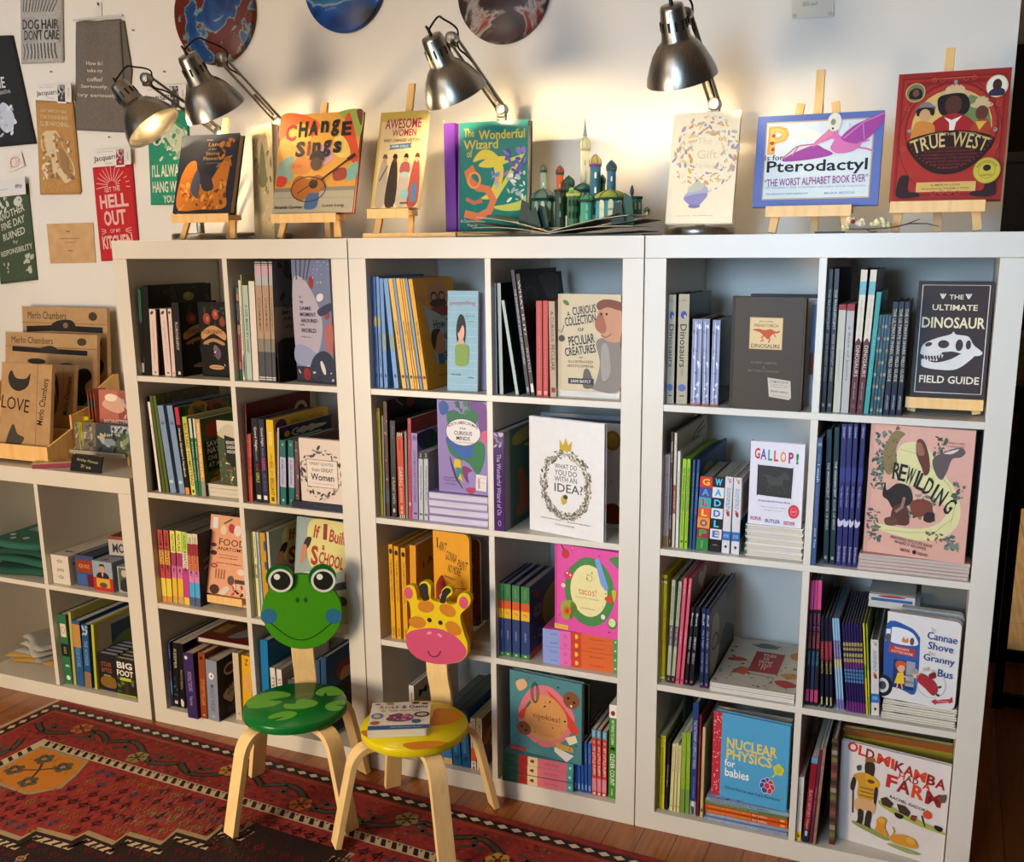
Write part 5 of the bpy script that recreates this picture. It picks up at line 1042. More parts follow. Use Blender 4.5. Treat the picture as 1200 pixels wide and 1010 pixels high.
def blocks(word, bg, fg, h=.138):
    o = []
    for i, ch in enumerate(word):
        v1 = 1 - i * h; o.append(('b', v1 - h, v1, bg[i])); o.append(('t', ch, .5, v1 - h / 2, .6 if ch not in 'IL1!' else .45, h * .66, fg[i], 0, .06))
    return o
R(314, 384, 425, 'fat spine with colourful lettered blocks', '2f7a3a', 341, .2, pg='c0b8a8', sp=blocks('GALLOP', ['c22e26', '4a3a84', '3a9a9e', 'd0502a', 'd8902a', '8a2440'], ['e0b03a', '3a9ec0', 'c02e30', 'e0c04a', '4a3a80', '3a9a3a'], .138) + [('t', '!', .85, .24, .1, .08, '9a2a2a', 0, .05), ('x', 'workman', .14, .04, '8ac08a', .2)])
R(389, 455, 425, 'fat spine with black and white lettered blocks', '1a1a1c', 409, .2, pg='c0b8a8', sp=blocks('WADDLE', ['17181c', 'cfd0d0', '17181c', 'cfd0d0', '17181c', 'cfd0d0'], ['48b8dc', '2a9ac8', '48b8dc', '2a6ab8', '48b8dc', '2a6ab8'], .138) + [('t', '!', .78, .24, .14, .09, 'd89a2a', 0, .05), ('r', .3, .09, .7, .1, '8a8a8a')])
GRS = [('x', 'Ye Cannae Shove Yer', .86, .58, '4a5a8a', .3, .65), ('x', 'Granny off a Bus', .86, .6, '4a5a8a', .3, .35), ('b', .17, .29, '2a62a8'), ('t', 'EYE', .5, .23, .6, .04, '9ac0e0'), ('s', '8e2430', [(.3, .55), (.6, .56), (.75, .5), (.5, .49)]), ('e', .4, .56, .16, .02, 'b98a6a'), ('d', 6, 2, (.2, .33, .8, .45), ['d8a8a8'], .1), ('p', '2a2a30', [(.3, .09), (.5, .11), (.7, .09), (.5, .06)]), ('d', 4, 6, (.2, .92, .8, .98), ['c0506a', '4a8a4a', 'd8a03a'], .14)]
R(459, 504, 425, 'left of two thick white spines with blue bands', 'c9c8cc', 483, .2, sp=GRS, pg='b9b0a0')
R(513, 560, 430, 'right of two thick white spines with blue bands', 'c9c8cc', 530, .22, sp=GRS, pg='b9b0a0', fr=[('r', .1, .5, .9, .9, '8a8480'), ('r', 0, .2, 1, .45, '2c3c5c')])
p, L, H = S(590, 872, 914, 912, 692, 'cream-paged horse books piled under their copy', 5, 'd0ccc8', 'flat', .19, .025, 0, pg='c9bfae', sc='3a6a4a',
            fr=[('t', 'RUFUS BUTLER SEDER', .5, .1, .7, .06, '8a3a4a'), ('e', .86, .3, .1, .1, 'b83038')])
GAL = [('t', 'G', 0.13, 0.855, 0.1, 0.13, 'b02a3e', 0, 0.05), ('t', 'A', 0.245, 0.85, 0.11, 0.13, '5a4a8e', 0, 0.05), ('t', 'L', 0.37, 0.845, 0.08, 0.13, '1e8a84', 0, 0.05), ('t', 'L', 0.48, 0.84, 0.08, 0.13, 'c83a2a', 0, 0.05), ('t', 'O', 0.61, 0.835, 0.11, 0.13, 'd8862a', 0, 0.05), ('t', 'P', 0.755, 0.83, 0.09, 0.13, '8a2458', 0, 0.05), ('t', '!', 0.87, 0.825, 0.05, 0.13, '2a7a3a', 0, 0.08), ('t', 'A Scanimation® Picture Book', 0.48, 0.295, 0.6, 0.026, '3a4468', 0, 0.01), ('t', 'What’s on the horizon? Gallop', 0.47, 0.22, 0.46, 0.02, '8a8690'), ('t', 'through to answer!', 0.47, 0.185, 0.36, 0.02, '8a8690'), ('t', 'RUFUS', 0.15, 0.07, 0.2, 0.045, 'a03060', 0, 0.03), ('t', 'BUTLER', 0.47, 0.055, 0.28, 0.045, '3a4a8a', 0, 0.03), ('t', 'SEDER', 0.78, 0.05, 0.22, 0.045, 'a83a4a', 0, 0.03)]
GWIN = [('s', '2c2c2c', [(0.17, 0.7), (0.2, 0.72), (0.76, 0.71), (0.79, 0.69), (0.79, 0.37), (0.76, 0.35), (0.2, 0.36), (0.17, 0.38)]), ('s', '3c3c3a', [(0.24, 0.6), (0.34, 0.61), (0.5, 0.585), (0.58, 0.62), (0.66, 0.66), (0.74, 0.6), (0.72, 0.57), (0.64, 0.57), (0.6, 0.5), (0.42, 0.49), (0.34, 0.53), (0.32, 0.58)]), ('l', '3c3c3a', 0.014, [(0.4, 0.5), (0.34, 0.45), (0.36, 0.39)]), ('l', '3c3c3a', 0.014, [(0.58, 0.51), (0.66, 0.46), (0.68, 0.4)]), ('l', '3c3c3a', 0.012, [(0.56, 0.5), (0.54, 0.43), (0.6, 0.4)]), ('l', '3c3c3a', 0.012, [(0.38, 0.5), (0.42, 0.44), (0.4, 0.4)])]
GSEAL = [('e', 0.85, 0.195, 0.1, 0.082, 'c02e3c'), ('o', 0.85, 0.195, 0.06, 0.05, 0.008, 'd88a90'), ('t', 'NOW', 0.85, 0.195, 0.08, 0.025, 'e0b0b0')]
F(607, 658, 908, 703, 222, 'white horse book with dark picture window, facing out', 'cfcdd6', .016, y=.035, yaw=-3, dz=H, fr=GAL, extras=[('picture_window', GWIN), ('round_sticker', GSEAL)])
# second row, right
cell(2, 1, 1, 930, 480, .2080)
R(94, 124, 160, 'blue leaning spine at the divider', '35547a', 132, .2, y=.004, hard=False, sp=[('t', 'Smith', .5, .955, .8, .03, 'c4ccd8'), ('x', 'the', .88, .82, '8a9ab8', .3), ('x', 'I wish', .8, .66, 'c4ccd8', .5), ('x', 'MEGA MELTDOWN', .64, .34, '7a6a9a', .45), ('x', 'Jack Tite', .3, .14, 'c4ccd8', .5)])
BRD = [('x', 'THE MAGNIFICENT', .76, .5, 'c0c4c0', .5), ('x', 'BOOK OF BIRDS', .48, .26, 'a8b0ac', .45), ('t', 'BD', .5, .05, .5, .022, 'c4c4be')]
R(166, 196, 112, 'left of two dark teal bird spines', '1c323c', 188, .26, sp=BRD)
R(203, 232, 100, 'right of two dark teal bird spines', '1c323c', 232, .27, sp=BRD)
BHR = [('x', 'Simler', .98, .9, 'a8a8c0', .5), ('x', 'The Blue Hour', .57, .42, '9a9ac0', .35), ('s', 'b9b4cc', [(0, .34), (.5, .32), (1, .33), (1, .3), (.4, .28), (0, .29)]), ('x', 'Eerdmans', .14, .03, 'a8a8c0', .5), ('b', .6, .7, '33397a')]
for i, (a, b, q) in enumerate(((238, 268, 273), (270, 299, 306), (302, 327, 341), (330, 357, 376))):
    R(a, b, 80, ordinal(i, 4) + ' of four indigo spines', '2a2c62', q, .26, sp=BHR)
p, L, H = S(360, 905, 998, 985, 806, 'pink paperbacks under the animal book', 5, 'c08e84', 'flat', .24, .01, 0, hard=False, pg='b8aea6', sc='c08e84', fr=[('d', 14, 4, (.1, .05, .9, .5), ['3a3028', '8a6a4a'], .03)])
REW = [('r', 0, 0, .045, 1, 'bd8f84'), ('s', 'c9c48e', [(.25, .72), (.32, .86), (.5, .88), (.62, .8), (.72, .68), (.85, .56), (.92, .42), (.9, .28), (.75, .17), (.55, .14), (.3, .16), (.12, .2), (.16, .23), (.4, .22), (.6, .24), (.74, .3), (.8, .4), (.7, .46), (.5, .54), (.3, .58)]), ('s', 'd0a090', [(.42, .52), (.55, .5), (.66, .44), (.7, .38), (.6, .3), (.46, .42)]), ('d', 40, 4, (.42, .3, .68, .5), ['5a6a58', '7a8670', '3e4a40'], .02),
       ('l', '9a9868', .006, [(.3, .82), (.45, .8), (.6, .72), (.8, .58), (.87, .44), (.84, .3)]), ('l', '9a9868', .006, [(.2, .19), (.45, .19), (.7, .22), (.86, .34)]), ('d', 60, 7, (.06, .7, .22, .95), ['4a5a50', '6a7866', '37443c'], .018), ('d', 50, 8, (.04, .5, .16, .74), ['4a5a50', '6a7866', '37443c'], .02), ('d', 40, 9, (.03, .1, .16, .35), ['4a5a50', '6a7866', '4e4a40'], .022), ('d', 36, 10, (.62, .78, .74, .94), ['4a4c40', '5e6656', '37382c'], .018), ('d', 26, 11, (.84, .48, .94, .6), ['4a4c40', '5e6656'], .018), ('d', 24, 12, (.82, .1, .93, .2), ['4a5a50', '6a7866'], .025), ('d', 20, 13, (.6, .14, .8, .22), ['5a5a48', '7a4a40'], .016),
       ('s', '7a6a44', [(.16, .66), (.14, .8), (.2, .92), (.26, .96), (.34, .94), (.3, .9), (.26, .82), (.28, .7), (.22, .62)]), ('d', 40, 3, (.15, .66, .27, .9), ['3a2e1e', '4a3c28'], .007), ('p', '5a4830', [(.24, .96), (.26, 1.0), (.29, .97)]), ('s', '5a2c20', [(.46, .9), (.52, .9), (.58, .8), (.6, .68), (.56, .64), (.52, .7), (.46, .8)]), ('s', '8a5a44', [(.45, .87), (.5, .88), (.54, .8), (.48, .79)]),
       ('s', '55484a', [(.62, .76), (.7, .82), (.86, .87), (.92, .84), (.88, .8), (.8, .78), (.76, .68), (.72, .62), (.66, .66)]), ('s', 'c4b8ae', [(.72, .82), (.86, .86), (.8, .82)]), ('s', '1f1a18', [(.18, .56), (.2, .5), (.3, .56), (.42, .54), (.46, .44), (.38, .38), (.28, .36), (.22, .42), (.16, .46)]), ('s', '4e2c22', [(.28, .38), (.4, .4), (.44, .26), (.34, .24), (.26, .26)]), ('l', '8a6858', .03, [(.38, .46), (.36, .38), (.3, .34)]), ('s', '6e3826', [(.44, .42), (.54, .46), (.64, .44), (.66, .38), (.68, .32), (.58, .33), (.48, .32)]), ('s', '2a1c1a', [(.6, .36), (.68, .36), (.66, .29), (.58, .3)]), ('s', '5a3628', [(.2, .28), (.3, .3), (.32, .24), (.22, .23)])]
for ch, u, v, rt in (('R', .285, .655, -3), ('E', .345, .645, -8), ('W', .42, .625, -12), ('I', .485, .61, -14), ('L', .535, .59, -18), ('D', .605, .56, -20), ('I', .665, .525, -22), ('N', .73, .49, -26), ('G', .815, .43, -32)):
    REW.append(('t', ch, u, v, .022 if ch == 'I' else .075, .13, '17140f', rt, .03))
REW += [('t', 'BRINGING WILDLIFE BACK', .48, .125, .42, .024, '5a3a34', -7), ('t', 'WHERE IT BELONGS', .47, .095, .32, .024, '5a3a34', -7), ('t', 'NEON', .42, .05, .09, .025, '2e1c1c', -6, .02), ('e', .515, .045, .02, .018, '2e1c1c'), ('t', 'SQUID', .6, .035, .1, .025, '2e1c1c', -6, .02), ('t', 'DAVID A. STEEN', .83, .9, .16, .014, '8a5a50'), ('t', 'CHIARA FEDELE', .83, .875, .15, .014, '8a5a50')]
F(390, 748, 960, 880, 76, 'pink book with animals around a pale ribbon, facing out', 'c99a8a', .014, y=.03, yaw=-7, dz=H, fr=REW)
F(560, 900, 1046, 900, 110, 'black book behind the pink animal book', '1b1d22', .02, y=.075, yaw=0, w=.25)
# third row, left
cell(2, 0, 2, 750, 640, .198)
YL = [('b', .955, .97, '3a3a34'), ('b', .93, .94, 'e0e0d8'), ('b', .03, .045, 'e0e0d8'), ('x', 'picture book', .92, .82, '8a8a20', .3), ('x', 'EXACTLY WRONG', .68, .36, 'b8641c', .55)]
R(103, 124, 165, 'left of two yellow spines', 'cdb81e', 108, .27, sp=YL)
R(127, 147, 170, 'right of two yellow spines', 'cdb81e', 138, .3, sp=YL)
SG = [('b', .36, .56, '4a3850'), ('x', 'THE DAY YOU BEGIN', .55, .3, 'cfc8c8', .5), ('b', 0, .07, '1c1a1c'), ('r', .3, .02, .7, .05, 'b0506a'), ('x', 'stories', .94, .62, '6a7060', .3)]
R(157, 180, 198, 'left of two sage green spines', '9ba288', 190, .28, sp=SG)
R(184, 205, 208, 'right of two sage green spines', '9ba288', 230, .3, sp=SG)
PK = [('x', 'You are', .98, .85, 'e0a0a8', .5), ('x', 'in love', .5, .38, 'e8b8bc', .4), ('e', .5, .04, .2, .012, '6a1c2c')]
R(211, 232, 188, 'left of two coral pink spines', 'c3566a', 260, .28, sp=PK)
R(238, 257, 190, 'right of two coral pink spines', 'c3566a', 291, .32, sp=PK, fr=[('r', 0, 0, 1, 1, '6a5448'), ('d', 24, 4, (0, 0, 1, 1), ['8a3a3a', 'b0a090', '3a2c28'], .08)])
BK = [('x', 'Bruce', .92, .76, 'c0c0c4', .5), ('x', 'PENNY', .62, .46, 'b9b9c0', .5), ('x', 'EIDOLF', .42, .28, 'a8a8b0', .5), ('e', .5, .05, .3, .015, 'a84a5a')]
R(263, 283, 358, 'left of two black spines', '17181e', 306, .25, sp=BK)
R(289, 315, 360, 'right of two black spines', '17181e', 331, .28, sp=BK)
NV = [('x', 'Bluff', .92, .78, 'b0b8cc', .5), ('x', 'Day & Night', .72, .5, 'a0acc8', .5), ('x', 'PICTURE TALES', .44, .2, '8494b8', .4), ('e', .5, .05, .3, .015, 'a84a4a')]
ELE = [('r', 0, 0, 1, 1, '26272a'), ('s', '5c5d60', [(.0, .9), (.3, .96), (.9, .9), (1, .6), (1, .3), (.6, .5), (.3, .2), (.1, .05), (0, .3)]), ('s', '8c8d88', [(.05, .6), (.12, .84), (.3, .8), (.36, .6), (.28, .42), (.4, .34), (.34, .22), (.14, .1), (.04, .3)]), ('o', .2, .5, .12, .1, .02, '2e2f32'), ('s', '3e3f42', [(.6, .95), (.9, .98), (.95, .85), (.7, .8)])]
R(352, 376, 362, 'left of two navy spines', '1c294c', 362, .27, sp=NV)
R(380, 405, 370, 'right of two navy spines with grey elephant cover', '1c294c', 386, .3, sp=NV, fr=ELE)
THIS = [('r', .36, .33, .72, .78, '94302e'), ('t', 'THIS', .54, .71, .17, .06, 'd8c8b8', 0, .02), ('t', 'IS', .52, .635, .07, .055, 'd8c8b8', 0, .02), ('t', 'HOW', .53, .56, .17, .06, 'd8c8b8', 0, .02), ('t', 'I DO', .535, .49, .15, .06, 'd8c8b8', 0, .02), ('t', 'IT', .535, .42, .07, .06, 'd8c8b8', 0, .02), ('l', '3a2020', .012, [(.36, .28), (.7, .26)]),
        ('s', '566468', [(.3, .9), (.4, .97), (.55, .95), (.6, .88), (.4, .86)]), ('s', 'b9743a', [(.78, .8), (.9, .88), (1, .82), (.98, .7), (.84, .7)]), ('s', 'b8503a', [(.18, .26), (.26, .4), (.36, .36), (.34, .24), (.26, .26)]), ('s', 'a8382e', [(.06, .55), (.2, .6), (.3, .54), (.1, .5)]), ('s', 'b8803e', [(.76, .35), (.9, .4), (1, .34), (.86, .28)]), ('s', 'a83a30', [(.72, .2), (.86, .24), (1, .16), (.84, .1)]), ('d', 70, 12, (.03, .03, .97, .97), ['3c3a36', '5a564c', '8a4a3a', '5e6e5e', '4a4a44'], .022), ('r', .365, .335, .715, .775, '94302e')]
THIS = THIS[9:] + THIS[:9]
S(412, 868, 912, 955, 802, 'white-edged travel-animal books piled in the corner', 4, 'b9b2a0', 'flat', .3, .012, 0, fr=THIS, hard=False, pg='d0cac4', jit=.0008)
# third row, right
cell(2, 1, 2, 930, 660, .2178)
def pbs(mid): return [('b', .77, 1, 'c2447a'), ('x', 'PAINT BY', .74, .6, 'b04a78', .6), ('x', 'STICKER', .59, .46, 'c8545e', .6), ('b', .14, .44, mid), ('x', 'TRAVEL', .44, .32, '3a8a9a', .5), ('b', .03, .13, 'a63c62')]
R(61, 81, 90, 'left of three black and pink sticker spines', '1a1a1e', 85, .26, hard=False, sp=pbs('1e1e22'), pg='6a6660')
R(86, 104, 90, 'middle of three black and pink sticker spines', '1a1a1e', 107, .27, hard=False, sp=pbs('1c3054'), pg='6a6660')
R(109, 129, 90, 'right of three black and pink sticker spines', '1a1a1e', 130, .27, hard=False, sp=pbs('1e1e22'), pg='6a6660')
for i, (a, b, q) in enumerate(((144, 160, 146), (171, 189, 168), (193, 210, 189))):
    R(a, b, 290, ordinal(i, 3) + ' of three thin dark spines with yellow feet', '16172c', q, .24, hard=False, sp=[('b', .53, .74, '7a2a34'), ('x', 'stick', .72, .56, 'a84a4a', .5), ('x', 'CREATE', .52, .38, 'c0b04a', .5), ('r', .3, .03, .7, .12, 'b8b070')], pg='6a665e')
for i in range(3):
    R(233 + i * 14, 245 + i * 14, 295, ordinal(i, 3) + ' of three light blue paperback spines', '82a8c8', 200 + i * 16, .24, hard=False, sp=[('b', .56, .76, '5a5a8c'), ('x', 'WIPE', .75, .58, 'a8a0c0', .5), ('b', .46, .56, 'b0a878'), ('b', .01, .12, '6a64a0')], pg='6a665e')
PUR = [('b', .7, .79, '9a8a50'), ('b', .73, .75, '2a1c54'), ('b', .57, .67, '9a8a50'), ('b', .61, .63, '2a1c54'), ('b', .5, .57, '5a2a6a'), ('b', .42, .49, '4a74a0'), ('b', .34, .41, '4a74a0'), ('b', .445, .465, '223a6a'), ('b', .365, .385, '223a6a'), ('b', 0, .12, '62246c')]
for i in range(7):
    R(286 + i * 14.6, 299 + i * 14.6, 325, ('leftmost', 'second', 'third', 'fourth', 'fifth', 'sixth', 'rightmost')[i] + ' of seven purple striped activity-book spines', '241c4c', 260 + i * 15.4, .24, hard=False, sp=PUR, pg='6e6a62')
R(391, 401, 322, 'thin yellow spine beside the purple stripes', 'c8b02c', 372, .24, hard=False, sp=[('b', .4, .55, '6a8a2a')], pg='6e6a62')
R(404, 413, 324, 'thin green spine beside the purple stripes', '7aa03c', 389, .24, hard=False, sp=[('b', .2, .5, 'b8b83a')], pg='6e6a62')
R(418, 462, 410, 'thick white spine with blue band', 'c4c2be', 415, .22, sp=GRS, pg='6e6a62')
p, L, H = S(472, 852, 880, 966, 736, 'white board books piled under the bus book', 5, 'c9c4b8', 'flat', .21, .012, 0, pg='cfc6b0', jit=.004, fr=[('s', '7a7c80', [(.0, .2), (.3, .4), (.45, .1), (.2, .0)]), ('p', 'a83a3a', [(.7, .12), (1, .18), (.98, .04), (.72, .04)])])
BUS = [('s', '264f94', [(-.0, .86), (.3, .86), (.44, .78), (.47, .68), (.47, .14), (.3, .12), (.06, .2), (.0, .3)]), ('s', 'cfd2d6', [(.06, .82), (.28, .82), (.4, .76), (.42, .66), (.06, .66)]), ('r', .0, .66, .05, .8, 'cfd2d6'), ('r', .055, .66, .07, .82, '264f94'), ('e', .03, .7, .035, .05, '55484a'), ('e', .36, .7, .03, .045, '55484a'), ('s', 'c07a4a', [(.22, .68), (.24, .74), (.27, .71), (.3, .74), (.31, .68)]), ('r', .05, .53, .42, .62, 'a83434', -3), ('t', 'FAVOURITE', .23, .595, .2, .025, 'd8c0b0', -3, .02), ('t', 'SCOTTISH RHYME', .235, .555, .3, .027, 'd8c0b0', -3, .02), ('r', .13, .14, .43, .47, '1d2f58'), ('r', .31, .18, .43, .47, '8c9298'), ('r', .31, .3, .43, .32, '6a7076'), ('r', .31, .22, .43, .24, '6a7076'),
       ('e', .0, .14, .14, .13, '191a20'), ('e', .0, .14, .09, .085, 'b9bcc0'), ('e', .0, .14, .05, .05, '3a3c44'), ('e', .24, .38, .055, .055, 'd09a7a'), ('s', 'b0522a', [(.16, .42), (.2, .46), (.3, .45), (.3, .41), (.22, .41), (.18, .36)]), ('p', 'd2b02c', [(.2, .32), (.28, .33), (.3, .2), (.16, .19)]), ('l', 'd09a7a', .02, [(.27, .3), (.36, .26)]), ('l', 'd09a7a', .018, [(.21, .2), (.2, .13)]), ('l', 'd09a7a', .018, [(.26, .2), (.28, .14)]), ('e', .45, .34, .045, .05, 'cfa68e'), ('e', .43, .37, .05, .035, '8a8a88'), ('s', '962630', [(.46, .32), (.54, .36), (.7, .3), (.76, .2), (.7, .13), (.58, .2), (.48, .26)]), ('s', '6a1c28', [(.62, .36), (.7, .4), (.72, .34), (.66, .32)]), ('l', '2a2a30', .03, [(.76, .23), (.8, .25)]), ('l', '2a2a30', .03, [(.74, .15), (.79, .14)]), ('o', .66, .26, .2, .16, .006, '9aa0a8'),
       ('t', 'Ye', .63, .875, .06, .045, 'c0a070', 0, .01), ('t', 'Cannae', .76, .8, .4, .085, '233a78', -2, .015), ('t', 'Shove', .75, .69, .34, .085, '233a78', -2, .015), ('t', 'Yer', .64, .605, .1, .045, 'c0a070', 0, .01), ('t', 'Granny', .74, .54, .42, .1, '233a78', -2, .015), ('t', 'off a', .61, .42, .16, .05, 'b9a070', -2, .01), ('t', 'Bus', .84, .4, .2, .085, '233a78', -2, .015), ('p', 'a8323a', [(.68, .06), (.74, .1), (.74, .085), (.93, .13), (.95, .16), (.97, .1), (.92, .07), (.92, .085), (.75, .045), (.75, .03)]), ('t', 'Lift the flap', .84, .085, .16, .025, 'd8a0a0', 10)]
F(474, 664, 866, 772, 257, 'white bus-rhyme board book facing out on its pile', 'cac9c8', .018, y=.03, yaw=-6, dz=H, fr=BUS, rnd=.014)
F(550, 700, 886, 760, 268, 'white board book half hidden behind the bus book', 'b0aeaa', .02, y=.08, yaw=-2, dz=H, rnd=.014, h=.205, w=.2)
for i in range(4):
    F(640 + i * 4, 700, 880, 720, 180 + i * 8, ('frontmost', 'second', 'third', 'farthest')[i] + ' of four grey-edged books at the back', '5e5c56', .014, y=.16 + i * .022, yaw=0, dz=0, w=.15, h=.285 - i * .006)
p = S(402, 235, 650, 245, 160, 'white board book lying on top at the back', 1, 'b9b6b0', 'spine', .2, .1, 0, dz=z_of(px(0, 235)[1], x_of(px(402, 0)[0], .1, .5), .1) - CUR['z'], sp=[('r', .5, .05, .72, .95, '2a5c94'), ('e', .88, .5, .08, .3, '8e2430')])
# bottom row, left
cell(2, 0, 3, 740, 800, .2079)
R(130, 147, 295, 'left of two bright yellow spines', 'b9ac22', 141, .24, hard=False, sp=[('x', 'Quantum theory', .6, .1, '5a5a14', .4), ('b', .97, 1, '3a4a2a')])
R(155, 184, 295, 'right of two bright yellow spines', 'c6b82c', 164, .26, hard=False, sp=[('x', 'the everything of science', .8, .2, '6a6a1c', .4), ('d', 8, 2, (.1, .8, .9, .98), ['8a8a2a'], .2)])
R(188, 204, 330, 'black spine beside the yellow pair', '1b1b1c', 205, .2, sp=[('x', 'PARALLELS', .66, .34, 'a8a8a4', .4)])
R(226, 229, 62, 'tall thin grey spine rising behind the cream ones', '3a3c3c', 252, .1, y=.14)
for i, (a, b, q, v) in enumerate(((209, 232, 214, 338), (236, 250, 238, 335), (254, 270, 260, 350))):
    R(a, b, v, ordinal(i, 3) + ' of three pale yellow spines', 'c9c08a', q, .24, hard=False, sp=[('x', 'the brave bird', .95, .6, '6a6444', .3), ('e', .5, .08, .25, .012, '8a8460')])
GN = [('b', 0, .3, '6a8a3a'), ('x', 'Trapped', .7, .45, 'b8cc7a', .4), ('x', 'science', .9, .78, 'b8cc7a', .3)]
R(273, 298, 278, 'left of two leaf green spines', '7fa028', 281, .26, hard=False, sp=GN)
R(302, 325, 278, 'right of two leaf green spines', '7fa028', 307, .28, hard=False, sp=GN)
R(329, 362, 110, 'tall navy dictionary spine', '253a70', 342, .27, sp=[('x', 'THE DICTIONARY of DIFFICULT WORDS', .85, .42, 'b9bfd4', .5), ('x', 'Jane Solomon', .35, .16, '8a94b8', .4), ('b', 0, .13, '8a929c'), ('e', .45, .1, .25, .03, 'd0ccc4'), ('s', '3a3a40', [(.2, .08), (.6, .07), (.7, .02), (.3, .01)])])
R(366, 380, 180, 'maroon spine beside the navy dictionary', '6a2026', 381, .24, sp=[('x', 'atlas of words', .8, .3, '9a5a54', .4)])
R(386, 403, 250, 'cream spine left of the blue baby-science book', 'c3aa78', 402, .26, sp=[('x', 'mapping the world', .6, .2, '7a6640', .3), ('e', .5, .08, .3, .02, '3a2a20')])
BAB = [dict(c='7e8ea8', sp=[('t', 'ROCKET PHYSICS', .45, .68, .1, .3, 'b4bccc', 0), ('t', 'ROCKET PHYSICS', .4, .63, .4, .34, 'aab4c4'), ('d', 14, 3, (.1, .05, .95, .2), ['b06a8a', '5a8a9a'], .12)], look='bottom grey-blue book of the baby-science pile'),
       dict(c='7e8ea8', sp=[('t', 'ROCKET PHYSICS', .4, .63, .4, .34, 'aab4c4')], look='second grey-blue book from bottom of baby-science pile'),
       dict(c='c2521e', sp=[], look='lower orange book in the baby-science pile'), dict(c='c2521e', sp=[], look='upper orange book in the baby-science pile'),
       dict(c='5d7048', sp=[], look='green book in the baby-science pile'), dict(c='7b9ab4', sp=[], look='pale blue book topping the baby-science pile')]
def lay(txt, col, v0=.96, v1=.45, w=.5, extra=()):
    return [('x', txt, v0, v1, col, w)] + list(extra)
BAB[0]['sp'] = lay('ROCKET PHYSICS for babies', 'b6c0d0', .95, .35, .45, [('d', 12, 3, (.1, .02, .9, .16), ['b06a8a', '5a9aa0', '6a4a7a'], .14)])
BAB[1]['sp'] = lay('ROCKET PHYSICS for babies', 'b6c0d0', .95, .35, .45, [('d', 12, 5, (.1, .02, .9, .16), ['b06a8a', '5a9aa0', '6a4a7a'], .14)])
BAB[2]['sp'] = lay('QUANTUM ENTANGLEMENT', 'dca84a', .96, .44, .5, [('x', 'for babies', .42, .24, 'e0d8c8', .5), ('e', .5, .06, .25, .03, 'e0b050')])
BAB[3]['sp'] = BAB[2]['sp']
BAB[4]['sp'] = lay('STATISTICAL PHYSICS for babies', '9ab07a', .95, .35, .4)
BAB[5]['sp'] = lay('GENERAL RELATIVITY', '8a3a6a', .96, .5, .55, [('x', 'for babies', .47, .24, '35436a', .5)])
BAB[5]['fr'] = [('d', 60, 3, (0, 0, 1, 1), ['2e3e60', 'a9b8cc', '44587e'], .04)]
p, L, H = S(413, 790, 874, 893, 640, 'baby-science books', 6, '7e8ea8', 'spine', .22, .012, 0, specs=BAB, jit=.003, pg='b9b4a8')
NUC = [('r', 0, 0, .115, 1, 'b0283a')] + [('d', 60, 2, (.01, .02, .11, .98), ['d8c0bc', 'c9a0a0'], .011)] + [('t', 'NUCLEAR', .52, .66, .66, .125, 'd6bd52', 0, .045), ('t', 'PHYSICS', .49, .53, .6, .12, 'd6bd52', 0, .045), ('t', 'for', .24, .42, .14, .085, 'e2e2dc', 0, .03), ('t', 'babies', .34, .31, .32, .1, 'e2e2dc', 0, .03), ('t', 'Chris Ferrie and Cara Florence', .55, .125, .72, .035, '1f4256', 0, .01)]
for k, (dx, dy) in enumerate(((0, .05), (.045, .03), (-.045, .03), (.06, -.01), (-.06, -.01), (.03, -.05), (-.03, -.05), (0, 0))):
    NUC += [('e', .74 + dx, .26 + dy * 1.1, .042, .042, 'd8d0d0'), ('e', .74 + dx, .26 + dy * 1.1, .036, .036, 'b8303e' if k % 2 else '33408e')]
for dx, dy in ((0, .05), (.05, .015), (-.05, .015), (.03, -.03), (-.03, -.03)): NUC += [('e', .88 + dx * .7, .47 + dy * .8, .038, .036, 'b8bc4a')]
NUC += [('e', .88, .47, .035, .035, 'a8b03a'), ('l', 'b8bc4a', .02, [(.8, .37), (.86, .44)])]
F(448, 610, 872, 722, 156, 'sky-blue baby-science book facing out on its pile', '4a96c0', .016, y=.03, yaw=-5, dz=H, fr=NUC)
F(462, 610, 880, 640, 150, 'open cream pages behind the sky-blue book', 'b4a88c', .024, y=.07, yaw=-1, dz=H)
# bottom row, right
cell(2, 1, 3, 920, 830, .1833)
R(67, 101, 435, 'white spine with yellow foot', 'c9c4ba', 92, .24, y=.01, hard=False, sp=[('b', 0, .14, 'd0b020'), ('x', 'the girl with the pearl', .85, .3, '8a847a', .3), ('e', .5, .07, .2, .02, '2a2a20')])
R(108, 148, 310, 'dark red leaning spine with blue cap', '7e1a24', 172, .26, y=.006, hard=False, sp=[('b', .93, 1, '5a8ab0'), ('x', 'BLACK HISTORY', .62, .3, 'd89aa0', .5), ('x', 'Hope', .28, .16, 'c8b0b4', .5), ('b', 0, .16, '1e2236'), ('r', .3, .08, .7, .14, 'b0b4c0')])
R(152, 172, 262, 'plum leaning spine', '5e2438', 212, .28, y=.006, hard=False, sp=[('x', 'little leader', .6, .3, 'a86a7a', .4)])
R(176, 196, 250, 'tan-edged dark leaning spine', '2a1c1e', 240, .3, y=.006, hard=False, sc='8a6a58', sp=[('d', 10, 3, (.1, .1, .9, .9), ['3a2a2a', 'a8947a'], .3)], fr=[('r', 0, 0, 1, 1, '241a18')])
STR = [('b', k / 14, (k + .6) / 14, ('5a2a28', '6a6e3a', '8a8468', '3a2a24', '8a4a3a')[k % 5]) for k in range(14)]
R(280, 317, 195, 'striped folk-pattern spine beside the farm book', '5e4438', 301, .2, sp=STR)
